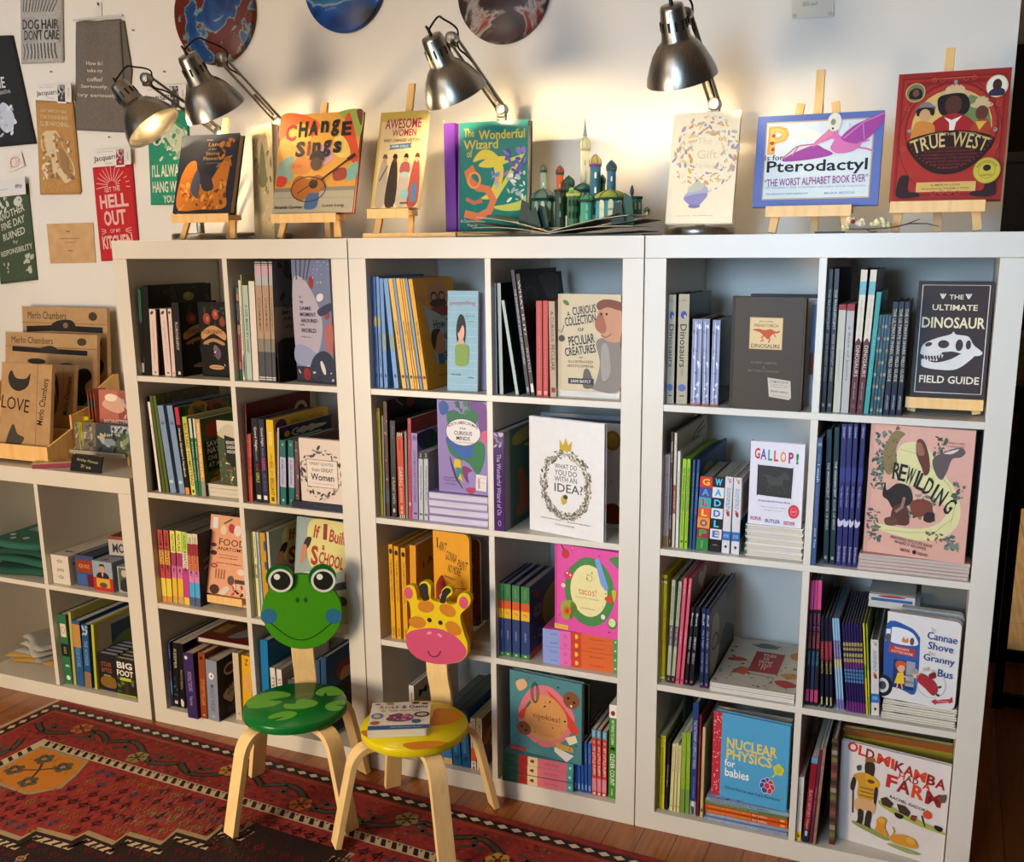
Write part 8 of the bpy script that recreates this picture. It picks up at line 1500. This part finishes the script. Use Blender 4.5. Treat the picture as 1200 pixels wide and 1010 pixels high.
hung('bright red tea towel about the kitchen with card header', [dict(name='cloth', q=((318, 578), (452, 566), (480, 905), (350, 910)), col='a3161d', seed=11, folds=.003, prints=REDP), dict(name='back_fold', q=((450, 566), (460, 570), (486, 890), (478, 905)), col='8a1218', dep=.006, folds=0),
    dict(name='card_header', q=((318, 524), (454, 514), (456, 572), (320, 584)), col='c9c6c0', folds=0, dep=.019, thick=.001, mat=ink('d2cfc8'), prints=JQ('8a1c34'))])
SLO = [('s', 'b9bf9a', [(.06, .68), (.2, .76), (.4, .74), (.62, .6), (.8, .5), (1, .42), (1, .7), (.8, .8), (.5, .9), (.3, .86), (.1, .8)]), ('d', 40, 3, (.3, .48, .98, .78), ['8aa88a', 'c9ccae'], .05), ('e', .24, .7, .15, .075, 'c9ccae'), ('s', '3a6a52', [(.14, .7), (.2, .73), (.22, .69), (.16, .67)]), ('s', '3a6a52', [(.28, .71), (.34, .74), (.36, .69), (.3, .67)]), ('e', .25, .665, .05, .025, '2a4a3c'), ('t', 'I’LL ALWAYS', .5, .36, .86, .13, 'cfd4bc', 0, .04), ('t', 'HANG WITH', .5, .19, .86, .12, 'cfd4bc', 0, .04), ('t', 'YOU', .5, .06, .3, .08, 'cfd4bc', 0, .04), ('l', '4a9a78', .02, [(.5, .9), (.9, .8), (1, .5)])]
hung('green tea towel with a hanging sloth, behind the leftmost lamp', [dict(name='cloth', q=((510, 384), (650, 372), (660, 712), (522, 714)), col='1d7a5c', seed=12, folds=.003, prints=SLO), dict(name='card_header', q=((490, 304), (646, 292), (650, 372), (510, 388)), col='c9c6c0', folds=0, dep=.019, thick=.001, mat=ink('d2cfc8'), prints=JQ('2e2e30'))])
wall_cloth('kraft_sign', 'small kraft card sign taped to the wall below the tan towel', ((162, 780), (324, 775), (333, 915), (175, 918)), '', [('t', 'Polite', .46, .8, .1, .05, '5a4630'), ('t', 'please leave the towels', .48, .62, .44, .04, '6a5638'), ('t', 'on display', .48, .52, .22, .04, '6a5638'), ('t', 'thanks', .48, .32, .1, .04, '6a5638')], folds=0, dep=.003, thick=.002, mat=KRAFT, cat='sign')
wall_cloth('hang_card', 'small pale card with red drawing above the dark green towel', ((22, 548), (74, 530), (86, 578), (30, 602)), '', [('l', 'a8504a', .03, [(.2, .2), (.3, .8), (.6, .7), (.5, .3), (.8, .6)]), ('o', .5, .5, .3, .35, .03, 'b06a60')], folds=0, dep=.006, thick=.001, mat=ink('cfc9c0'), cat='card')
for nm, a, b in (('above the taupe towel', 344, 12), ('above the tan towel', 180, 250), ('above the red towel', 382, 478), ('right of the taupe towel', 466, 106), ('above the leftmost lamp', 574, 250)):
    p = at_y(*px(a, b), WALL_Y - .004); m = MB(); m.lathe([(.0015, 0), (.0015, .006)], '8a8a86', 8, T3(0, .0035, 0) @ RX(PI / 2)); m.ball((0, -.004, 0), .003, '5a5a58', 8)
    o = m.build('wall_pin'); o.location = p; tag(o, 'small metal pin in the wall ' + nm, 'pin', 'pins in the wall')
frame_at(750, 0, .28703)
wall_cloth('paper_note', 'small translucent paper note taped high on the wall', ((618, -20), (790, -22), (792, 68), (620, 76)), '', [('t', '$50 each', .45, .6, .36, .2, '8a8478', 4), ('r', .02, .02, .12, .2, 'b0a894'), ('r', .86, .05, .97, .22, 'b0a894')], folds=0, dep=.003, thick=.001, mat=ink('c9c2b2'), cat='note')

def fluid(name, stops, seed):
    m, nt, b = new_mat(name); b.inputs['Roughness'].default_value = .4; b.inputs['Specular IOR Level'].default_value = .2
    tc = nt.nodes.new('ShaderNodeTexCoord'); mp = nt.nodes.new('ShaderNodeMapping'); mp.inputs['Location'].default_value = (seed, seed * 2.3, 0)
    n1 = nt.nodes.new('ShaderNodeTexNoise'); n1.inputs['Scale'].default_value = 6; n1.inputs['Detail'].default_value = 7; n1.inputs['Distortion'].default_value = 1.6
    cr = nt.nodes.new('ShaderNodeValToRGB'); els = cr.color_ramp.elements
    while len(els) < len(stops): els.new(.5)
    for e, (p, h) in zip(els, stops): e.position = p; e.color = lin(h)
    nt.links.new(tc.outputs['Object'], mp.inputs['Vector']); nt.links.new(mp.outputs['Vector'], n1.inputs['Vector']); nt.links.new(n1.outputs['Fac'], cr.inputs['Fac']); nt.links.new(cr.outputs['Color'], b.inputs['Base Color'])
    return m
for lb, u, v, rp, st, sd in (('round poured painting in blue and rust above the second lamp', 249, 15, 49, [(.3, '14161c'), (.39, '1a3468'), (.46, '1e4474'), (.485, '6f8286'), (.505, '55201a'), (.6, '5e2218'), (.64, '451814'), (.67, '8a9498'), (.7, '1c3054')], 1.3),
                             ('round poured painting in deep blue and white at the top edge', 401, -20, 49, [(.28, '0e1420'), (.4, '14306a'), (.5, '1c4c90'), (.54, '8a9498'), (.56, '2a6a90'), (.66, '12182a')], 4.1),
                             ('round poured painting in brown and rust at the top edge', 588, -11, 56, [(.3, '1a1414'), (.4, '5a2018'), (.48, '7a2c1e'), (.53, '8f8a86'), (.57, '3a2a2c'), (.68, '24161a')], 7.7)):
    p = at_y(u, v, WALL_Y - .02); r = (at_y(u + rp, v, WALL_Y - .02) - p).length * .96
    m = MB(); m.lathe([(r * .99, -.018), (r, -.016), (r, -.002), (r * .985, 0), (.0004, .0002)], fluid('poured_paint_%d' % int(sd), st, sd), 56, RX(PI / 2))
    o = m.build('round_painting'); o.location = p; tag(o, lb, 'painting', 'round poured paintings')

# ------------------------------------------------------------------ on the low bookcase
LZ = UW + .0005
frame_at(0, 340, .23747)
fr = at_z(*px(208, 838), LZ)
rx, ry = fr.x, min(max(.015, fr.y), .045)
rx = x_of(px(228, 0)[0], ry, LZ) + .012
tr = thing('tiered_rack', 'tiered pine rack holding the kraft paper packs', 'rack', (rx, ry, LZ))
rw = .46
prof = [(-.008, 0), (-.008, .062), (.0, .062), (.1, .105), (.1, .15), (.112, .15), (.2, .17), (.2, .215), (.212, .215), (.3, .26), (.318, .26), (.318, 0)]
TP = lambda x: Matrix(((0, 1, 0, x), (1, 0, 0, 0), (0, 0, 1, 0), (0, 0, 0, 1)))
for x in (-rw, -.0):
    m = MB(); m.prism(prof, 0, .008, PINE, TP(x)); m.build('side_panel', tr, .001)
for y0, z0_, h in ((-.008, .012, .05), (.1, .04, .06), (.2, .1, .06)):
    m = MB(); m.box(-rw + .008, y0, z0_, 0, y0 + .008, z0_ + h, PINE); m.build('tier_rail', tr, .001)
for y0, y1, z0_ in ((0, .1, .012), (.108, .2, .044), (.208, .27, .104), (.27, .318, .15)):
    m = MB(); m.box(-rw + .008, y0, z0_, 0, y1, z0_ + .006, PINE); m.build('tier_shelf', tr, .001)
def kpack(label, tl, tr_, bl, y, prints, tilt=12, t=.014, zb=None):
    p = at_y(*px(*bl), y); z = zb if zb is not None else p.z
    P0, yw, w, h, tlr = face_geo(bl[0], bl[1], bl[0] + (tr_[0] - tl[0]), bl[1], tl[1], z, y, 0, tilt)
    over = P0.x + w + .004 - (rx + .0); P0 = Vector((P0.x - max(0, over), P0.y, P0.z))
    th = thing('kraft_pack', label, 'pack', (0, 0, 0), 0, 'kraft packs in the pine rack')
    m = MB(); m.box(0, -t, 0, w, 0, h, KRAFT); draw(m, prints, w, h, lambda a, b, l: Vector((a, -t - l, b))); m.build('kraft_card', th, .0015)
    m = MB(); m.box(-.002, -t - .0016, h * .03, w + .002, -t - .0012, h + .004, SLEEVE); m.build('clear_sleeve', th)
    th.matrix_world = T3(P0.x, P0.y + .003, P0.z + (t + .002) * math.sin(tlr)) @ RX(-tlr) @ T3(0, t, 0)
sl, nt, b_ = new_mat('clear_sleeve'); b_.inputs['Roughness'].default_value = .08; b_.inputs['Base Color'].default_value = lin('302418'); b_.inputs['Alpha'].default_value = .05
SLEEVE = sl
HDR = [('l', '8a6c44', .006, [(.0, .83), (1, .83)]), ('t', 'Merlo Chambers', .3, .91, .46, .08, '3a2e20', 0, .0), ('e', .84, .91, .05, .045, '4a3a28')]
BRN = [('l', '26221e', .05, [(.05, .76), (.4, .78), (.95, .77)]), ('s', '2c2824', [(.34, .8), (.44, .86), (.6, .86), (.62, .76), (.36, .75)]), ('e', .52, .81, .03, .03, '8a6a44'), ('d', 14, 6, (.3, .5, .98, .7), ['2a2622', '3a342c'], .04)]
kpack('large kraft pack at the back of the rack', (148, 82), (555, 90), (150, 470), ry + .275, HDR + BRN + [('s', '1e1c1a', [(.78, .4), (.86, .5), (.95, .42), (.9, .3), (.82, .3)])], 5, zb=LZ + .1565)
kpack('wide kraft pack in the middle tier of the rack', (22, 208), (465, 214), (25, 590), ry + .211, HDR + [('l', '26221e', .04, [(.08, .8), (.4, .79), (.9, .78)]), ('s', '3a342e', [(.4, .82), (.52, .85), (.6, .78), (.42, .76)]), ('e', .35, .66, .1, .035, '2a2622'), ('e', .68, .62, .09, .035, '2a2622'), ('s', '1c1a18', [(.8, .56), (.9, .6), (.95, .5), (.88, .4), (.9, .22), (.8, .16), (.8, .36)])], 8, zb=LZ + .1105)
VV = [('s', '33302a', [(.14, .84), (.2, .92), (.3, .84), (.5, .84), (.58, .9), (.54, .76), (.36, .7), (.2, .74)]), ('t', 'LOVE', .3, .56, .56, .14, '2a2620', -6, .0), ('s', '4a463e', [(.12, .12), (.26, .34), (.36, .24), (.5, .2), (.4, .1), (.3, .02), (.16, .02)]), ('r', .72, .02, .73, .98, '8a6c44'), ('t', 'Merlo Chambers', .84, .6, .5, .12, '3a2e20', 82)]
kpack('kraft pack with letters at the front left of the rack', (-10, 360), (222, 362), (-8, 715), ry + .003, VV, 10, zb=LZ + .0185)
kpack('kraft pack with dark portrait at front right of rack', (205, 366), (365, 372), (190, 712), ry + .112, [('s', '3c3a36', [(.1, .1), (.12, .7), (.3, .92), (.5, .8), (.54, .5), (.4, .3), (.3, .05)]), ('s', 'b08a5c', [(.3, .7), (.42, .74), (.46, .56), (.36, .52)]), ('s', '5a5a5c', [(.2, .5), (.5, .6), (.5, .4), (.3, .3)]), ('r', .66, .02, .67, .98, '8a6c44'), ('t', 'Merlo Chambers', .8, .6, .5, .14, '3a2e20', 82)], 10, zb=LZ + .0505)

sb = at_z(*px(292, 835), LZ); se = at_z(*px(648, 905), LZ)
sy = max(.03, min(sb.y, .16)); sx = max(x_of(px(300, 0)[0], sy, LZ), rx + .012)
st = thing('stepped_display', 'small stepped pine display of notebooks on the low bookcase', 'rack', (sx, sy, LZ))
swd = min(x_of(px(640, 0)[0], sy, LZ) - sx, -.02 - sx)
P2 = [(0, 0), (0, .035), (.06, .11), (.16, .2), (.17, .2), (.17, 0)]
for x in (0, swd - .007):
    m = MB(); m.prism(P2, 0, .007, PINE, TP(x)); m.build('side_panel', st, .001)
m = MB(); m.box(.007, -.012, .03, swd - .007, .05, .036, PINE); m.box(.0, -.016, .03, swd, -.012, .042, '9a958a'); m.build('front_step', st, .001)
m = MB(); m.box(.007, .052, .1, swd - .007, .13, .106, PINE); m.build('back_step', st, .001)
CUR.update(z=LZ + .0365, where='pine stepped display', group='notebooks on the stepped display')
ya, yb = sy - .004, sy + .06
def nb(xl, xr, yt, y, zz, look, c, fr=(), sp=(), t=.008, **k):
    p = F(xl, 0, xr, 0, yt, look, c, t, y=y, yaw=0, tilt=4, fr=fr, sp=sp, hard=False, z=zz, name='notebook', cat='notebook', **k)
fz, bz = LZ + .0365, LZ + .1065
DR = lambda s, cols: [('d', 24, s, (.05, .05, .95, .95), cols, .09)]
nb(372, 404, 648, ya, fz, 'grey patterned notebook, left on the lower step', '6e675c', DR(1, ['4a4640', 'a09a8c', '5c564c']))
R(398, 466, 650, 'lime yellow notebook spines in a row', 'b4b02e', None, .05, ya, 4, [('x', 'sticky notes', .85, .2, '3a3a1c', .3)], (), False, name='notebook')
nb(476, 544, 660, ya, fz, 'dark lettered notebook on the lower step', '3c444a', [('t', 'Notes', .5, .66, .7, .13, 'b9b9b0', 4, .03), ('e', .5, .4, .3, .12, '7a8a92'), ('d', 12, 3, (.1, .1, .9, .6), ['8a9aa0', '2a2c30', 'a8a48a'], .08)])
nb(552, 618, 668, ya, fz, 'green notebook at right on the lower step', '66705e', [('r', 0, .75, 1, 1, '8a9aa8'), ('d', 20, 4, (.05, .78, .95, .98), ['3a3a3a', 'c0c4c8'], .06), ('e', .5, .4, .36, .26, '4a5a48'), ('d', 10, 8, (.2, .2, .8, .6), ['7a8a6a', '3c4a3a'], .1)])
for i in range(3):
    R(446 + i * 15, 459 + i * 15, 492, ordinal(i, 3) + ' of three coral and teal notebook spines', 'a8503e', None, .05, yb, 1, [('b', .5, .75, '3a7a72'), ('b', .9, 1, '3a3a3a')], (), False, name='notebook', dz=.07)
nb(494, 580, 490, yb, bz, 'monster notebook on the upper step', 'b0685a', [('s', 'c9a08a', [(.1, .6), (.5, .9), (.9, .6), (.6, .4)]), ('t', 'MONSTER', .55, .17, .8, .12, 'd8d0c4', 0, .04), ('e', .4, .8, .2, .1, 'e0d0c0')])
nb(588, 622, 500, yb, bz, 'pink notebook at right on the upper step', 'b86a5e', DR(5, ['8a4a5a', 'c8988a', '9aa0a8']))
m = MB(); m.box(0, 0, 0, .085, .05, .03, 'c2b41e'); o = m.build('sticky_note_pad', None, .001); q = x_of(px(330, 0)[0], sy + .06, LZ + .107); o.location = (q + .012, sy + .062, LZ + .1068)
tag(o, 'bright yellow pad lying left on the upper step', 'notepad')
m = MB(); m.box(0, 0, 0, .012, .06, .1, '33402a'); m.box(.0125, 0, 0, .03, .06, .075, '8a9a2e'); o = m.build('green_booklet', None, .001); o.location = (sx + swd - .045, sy + .132, LZ + .201 - .19); o.location.z = LZ + .1068; o.location.y = sy + .114; 
tag(o, 'dark green booklets at the back of the stepped display', 'booklet')
a = at_z(*px(345, 890), LZ); b = at_z(*px(478, 910), LZ)
cs = thing('chalk_sign', 'small black chalk sign leaning by the stepped display', 'sign', (a.x, min(a.y, .04), LZ), 0)
wS = (b - a).length
m = MB(); Tc = RX(math.radians(-18)); hS = .052
m.box(0, 0, 0, wS, .004, hS, '1d1e1c', Tc); draw(m, [('t', 'Sticky Notes', .52, .66, .7, .2, 'b0aa80', -4), ('t', '7⁄ ea', .5, .32, .34, .18, 'b0aa80', -4)], wS, hS, lambda p, q, l: Tc @ Vector((p, -l, q))); m.build('board', cs)
m = MB(); m.box(wS * .3, .018, 0, wS * .7, .03, .003, BLACKP); m.box(wS * .45, .014, .0, wS * .55, .018, .03, BLACKP); m.build('foot', cs)
a = at_z(*px(78, 890), LZ); b = at_z(*px(150, 897), LZ); c = at_z(*px(318, 845), LZ)
t = thing('sticker_box', 'flat pink box with pale top jutting over the low bookcase edge', 'box', (a.x, -.004, LZ), 0)
m = MB(); ang = math.radians(38); Tb = RZ(ang); m.box(0, -.05, 0, .15, 0, .014, '8e3a4c', Tb); m.box(-.001, -.051, .014, .151, .001, .017, 'b0a078', Tb)
draw(m, [('r', .4, .3, .98, .95, 'b0684a'), ('d', 14, 3, (.05, .1, .95, .9), ['c9b88a', '8a6a4a'], .04)], .15, .05, lambda p, q, l: Tb @ Vector((p, q - .05, .017 + l))); m.build('carton', t, .001)
t.location.y = .03

# ------------------------------------------------------------------ the two animal chairs
def strip(path, width, th, m, mat, ang, edge=None):
    """bent plywood strip along path of (r, z) in the vertical plane at angle ang, width across it"""
    d = Vector((math.cos(ang), math.sin(ang), 0)); w = Vector((-math.sin(ang), math.cos(ang), 0)); V = []
    P = path; n = len(P)
    for i in range(n):
        t = Vector((P[min(i + 1, n - 1)][0] - P[max(i - 1, 0)][0], P[min(i + 1, n - 1)][1] - P[max(i - 1, 0)][1])).normalized()
        nr = Vector((t.y, -t.x))
        for s, q in ((-1, -1), (1, -1), (1, 1), (-1, 1)):
            r = P[i][0] + nr.x * th / 2 * q; z = P[i][1] + nr.y * th / 2 * q
            V.append(d * r + Vector((0, 0, z)) + w * (s * width / 2))
    F_ = []
    for i in range(n - 1):
        for k in range(4):
            F_.append((i * 4 + k, i * 4 + (k + 1) % 4, (i + 1) * 4 + (k + 1) % 4, (i + 1) * 4 + k))
    F_ += [(0, 3, 2, 1), (n * 4 - 4, n * 4 - 3, n * 4 - 2, n * 4 - 1)]
    m.add(V, F_, mat)
def arc(pts, k=7):
    out = [tuple(p) for p in smooth_path([Vector((a, b, 0)) for a, b in pts], k)]
    return [(p[0], p[1]) for p in out]
SEATZ = .285
def chair(label, x, y, rz, seat_col, seat_prints, foot=.215):
    t = thing('animal_chair', label, 'chair', (x, y, .0042), rz, "children's animal chairs")
    m = MB(); m.lathe([(.131, SEATZ - .024), (.135, SEATZ - .021), (.135, SEATZ - .003), (.132, SEATZ), (.0005, SEATZ)], ink(seat_col, .22), 56)
    m.lathe([(.0005, SEATZ - .024), (.131, SEATZ - .024)], ink(seat_col, .22), 56)
    draw(m, seat_prints, .27, .27, lambda a, b, l: Vector((a - .135, b - .135, SEATZ + l * .6))); m.build('seat', t)
    path = arc([(.05, .2515), (.105, .2515), (.14, .245), (.163, .218), (.176, .17), (.197, .08), (foot, 0.001)])
    for k in range(4):
        m = MB(); strip(path, .044, .0165, m, BIRCH, PI / 4 + k * PI / 2); m.build('leg', t, .0012)
    m = MB(); strip(arc([(.02, .235), (.10, .2345), (.148, .24), (.165, .27), (.16, .31), (.146, .36), (.143, .42), (.152, .47)]), .06, .013, m, BIRCH, PI / 2); m.build('back_post', t, .0012)
    return t
# frog: forward 25.5 degrees to the right of straight out
FA = math.radians(25.5); FX, FY = .717, -.232
pads = [('s', c, p) for c, p in (('62a83a', [(.02, .62), (.1, .74), (.26, .8), (.4, .74), (.4, .66), (.22, .6), (.36, .56), (.28, .46), (.1, .42), (.02, .5)]), ('62a83a', [(.4, .5), (.5, .5), (.5, .57), (.56, .6), (.68, .56), (.72, .48), (.64, .4), (.5, .38), (.41, .42)]), ('62a83a', [(.66, .72), (.7, .84), (.82, .88), (.95, .7), (.8, .66), (.76, .74), (.74, .66)]), ('62a83a', [(.8, .44), (.86, .52), (.97, .56), (.99, .46), (.9, .44), (.98, .4), (.94, .32), (.84, .34)]), ('62a83a', [(.3, .24), (.38, .32), (.48, .34), (.56, .28), (.5, .18), (.38, .14), (.44, .22), (.32, .18)]))]
fc = chair('green frog chair with lily-pad seat, left of the giraffe chair', FX, FY, FA, '0e6a2a', pads)
def head_plane(t_loc, rz, yb):
    t_loc = (t_loc[0], t_loc[1], .0034); fw = Vector((math.sin(rz), -math.cos(rz), 0)); rt = Vector((math.cos(rz), math.sin(rz), 0)); o = Vector(t_loc) - fw * yb
    def f(u, v):
        r = ray(u, v); s = fw.dot(o - CAM_POS) / fw.dot(r); p = CAM_POS + r * s - o
        return (p.dot(rt), p.z)
    return f
def board(m, poly, y0, y1, face, edge=None):
    m.prism(poly, y0, y1, edge or face, None)
def circ(c, r, n=40): return [(c[0] + r * math.cos(2 * PI * k / n), c[1] + r * math.sin(2 * PI * k / n)) for k in range(n)]
hp = head_plane((FX, FY, 0), FA, .135)
C0 = 280; D0 = 640; S0 = .23772
g = lambda a, b: hp(C0 + a * S0, D0 + b * S0)
cF = g(312, 322); rF = (g(507, 330)[0] - g(117, 330)[0]) / 2
YB0, YB1 = .128, .146                   # head board, front face at local y = YB0
def hprint(m, items, yf):               # shapes given in metres on the head plane
    draw(m, items, 1, 1, lambda a, b, l: Vector((a, yf - l, b)))
m = MB(); board(m, circ(cF, rF, 64), YB0, YB1, ink('78bf1a', .25), ink('3f8a16', .3))
it = []
for a in (150, 468):
    c = g(a, 342); it += [('e', c[0], c[1], .0225, .0225, '3a7a4a'), ('e', c[0], c[1], .0215, .0215, '24648a')]
it.append(('l', '123a0c', .0028, [g(160 + 298 * k / 16, 375 + 84 * math.sin(PI * k / 16)) for k in range(17)]))
for a in (291, 331): c = g(a, 262); it.append(('e', c[0], c[1], .0055, .008, '1a5210'))
hprint(m, it, YB0); ff = m.build('frog_face', fc, .002)
for a in (212, 421):
    m = MB(); c = g(a - 6, 147); r = (g(276, 147)[0] - g(142, 147)[0]) / 2; board(m, circ(c, r), YB0 - .012, YB0 - .0004, ink('0f6a22', .25), ink('0c5a1e', .3))
    k = g(a, 160); hprint(m, [('e', k[0], k[1], .033, .033, 'c9cdc8'), ('e', k[0], k[1], .0265, .0265, '101210'), ('e', k[0] - .009, k[1] + .011, .0085, .0085, 'd8dad6')], YB0 - .012); m.build('frog_eye', ff, .0015)
# giraffe
GA = math.radians(3)
GX, GY = 1.066, -.214
sp = [('s', 'c4780f', [(.62, .5), (.76, .56), (.86, .68), (.84, .82), (.7, .88), (.56, .84), (.6, .66)]), ('s', 'c4780f', [(.58, .1), (.7, .2), (.86, .26), (.94, .24), (.86, .12), (.7, .04)]), ('s', 'c4780f', [(.04, .5), (.1, .62), (.06, .72), (.02, .6)]), ('s', 'c4780f', [(.1, .2), (.22, .26), (.3, .18), (.2, .12)])]
gc = chair('yellow giraffe chair with spotted seat and a book on it', GX, GY, GA, 'd2bf14', sp)
hg = head_plane((GX, GY, 0), GA, .135)
g = lambda a, b: hg(440 + a * .18821, 600 + b * .18821)
OUT = [(218, 560), (205, 545), (185, 500), (195, 462), (222, 452), (248, 462), (262, 500), (268, 540), (300, 545), (300, 500), (285, 470), (282, 445), (300, 430), (330, 432), (352, 460), (350, 505), (356, 540), (405, 556), (418, 520), (420, 485), (442, 462), (470, 462), (486, 485), (482, 510), (455, 530), (448, 556), (475, 572), (510, 565), (522, 520), (550, 500), (585, 510), (600, 545), (585, 585), (555, 612), (535, 640), (540, 690), (560, 760), (580, 820), (572, 890), (520, 930), (440, 942), (350, 935), (270, 905), (215, 855), (196, 800), (205, 745), (222, 700), (228, 640)]
poly = ccw(smooth_loop([g(a, b) for a, b in OUT], 4))
m = MB(); board(m, poly, YB0, YB1, ink('dccb18', .25), ink('d8b80e', .3))
it = [('s', 'c0476a', [g(a, b) for a, b in ((210, 748), (290, 722), (390, 720), (480, 752), (545, 808), (574, 862), (555, 905), (500, 934), (430, 943), (350, 935), (270, 905), (216, 855), (197, 800))])]
for a, b, ra, rb, ro in ((322, 585, 46, 32, 8), (456, 608, 46, 32, -18), (268, 682, 48, 32, 4), (492, 720, 46, 34, -28)):
    c = g(a, b); it.append(('e', c[0], c[1], ra * .00052, rb * .00052, 'bd7414', ro))
for a, b in ((213, 500), (556, 560)): c = g(a, b); it.append(('e', c[0], c[1], .0125, .0165, 'c44a68', 0))
it.append(('s', '14120c', [g(a, b) for a, b in ((302, 545), (300, 500), (284, 468), (290, 446), (318, 440), (334, 462), (336, 500), (342, 540))]))
it.append(('s', '14120c', [g(a, b) for a, b in ((408, 556), (420, 515), (424, 488), (444, 470), (468, 472), (476, 492), (452, 520), (440, 562))]))
for a, b in ((344, 668), (412, 684)): c = g(a, b); it.append(('e', c[0], c[1], .0065, .0065, '14120c'))
for a, b, r in ((343, 748, 20), (408, 762, -30)): c = g(a, b); it.append(('e', c[0], c[1], .0075, .004, 'd88aa4', r))
it.append(('l', '4a1024', .0028, [g(374 - 38 * math.cos(PI * k / 12), 858 + 38 * math.sin(PI * k / 12)) for k in range(13)]))
hprint(m, it, YB0); m.build('giraffe_face', gc, .002)
# board book on the giraffe's seat
frame_at(380, 670, .33639)
a, b, c = at_z(*px(150, 581), SEATZ + .004), at_z(*px(366, 573), SEATZ + .004), at_z(*px(188, 459), SEATZ + .022)
d = (b - a); w = Vector((d.x, d.y)).length; yw = math.atan2(d.y, d.x); h = abs((c - a).dot(Vector((-math.sin(yw), math.cos(yw), 0))))
RG = [('r', .0, .03, 1, .17, '1f4c84'), ('t', 'First Discovery Books', .62, .1, .5, .06, 'a9c0d8', 0, .02), ('t', 'Rocks & Gems', .55, .82, .8, .12, '3a3a5a', 0, .035), ('t', 'Rocks', .3, .82, .3, .12, 'b0643a', 0, .035), ('r', .14, .75, .47, .9, 'cfcac0'), ('t', 'R', .18, .82, .07, .12, '9a3a4a', 0, .03), ('t', 'o', .25, .81, .05, .09, '2a5a8a', 0, .03), ('t', 'c', .31, .81, .05, .09, 'c08a2a', 0, .03), ('t', 'k', .37, .82, .05, .12, '4a7a3a', 0, .03), ('t', 's', .43, .81, .05, .09, '6a3a7a', 0, .03), ('t', 'See, Touch, Stack & Store', .5, .68, .66, .06, '4a4a4a'), ('s', '6a3a5e', [(.28, .36), (.34, .5), (.46, .58), (.6, .54), (.72, .48), (.7, .34), (.5, .28)]), ('d', 36, 3, (.32, .34, .68, .54), ['a8608a', '3c2038', 'd0a0b8', '8a4a74'], .03), ('e', .86, .52, .13, .1, '2a2426'), ('e', .86, .52, .09, .055, 'b0a8a4'), ('e', .12, .5, .1, .1, '4a6a9a'), ('e', .12, .5, .06, .06, 'b9a888'), ('e', .78, .28, .08, .07, '2f5a78'), ('e', .1, .26, .08, .06, '8a5a34'), ('e', .74, .94, .07, .035, '1e1c20'), ('e', .9, .91, .06, .03, '2a2830'), ('e', .3, .94, .07, .035, '8a7a3a'), ('e', .1, .93, .05, .02, '3a4a5a')]
o = make_book('board_book', w, h, .018, 'cfcac0', None, RG, (), False, 'cfc8b4', .3, .012)
o.matrix_world = T3(a.x, a.y, SEATZ + .0056) @ RZ(yw) @ M_FLAT
tag(o, 'white board book of gemstones lying on the giraffe seat', 'book')
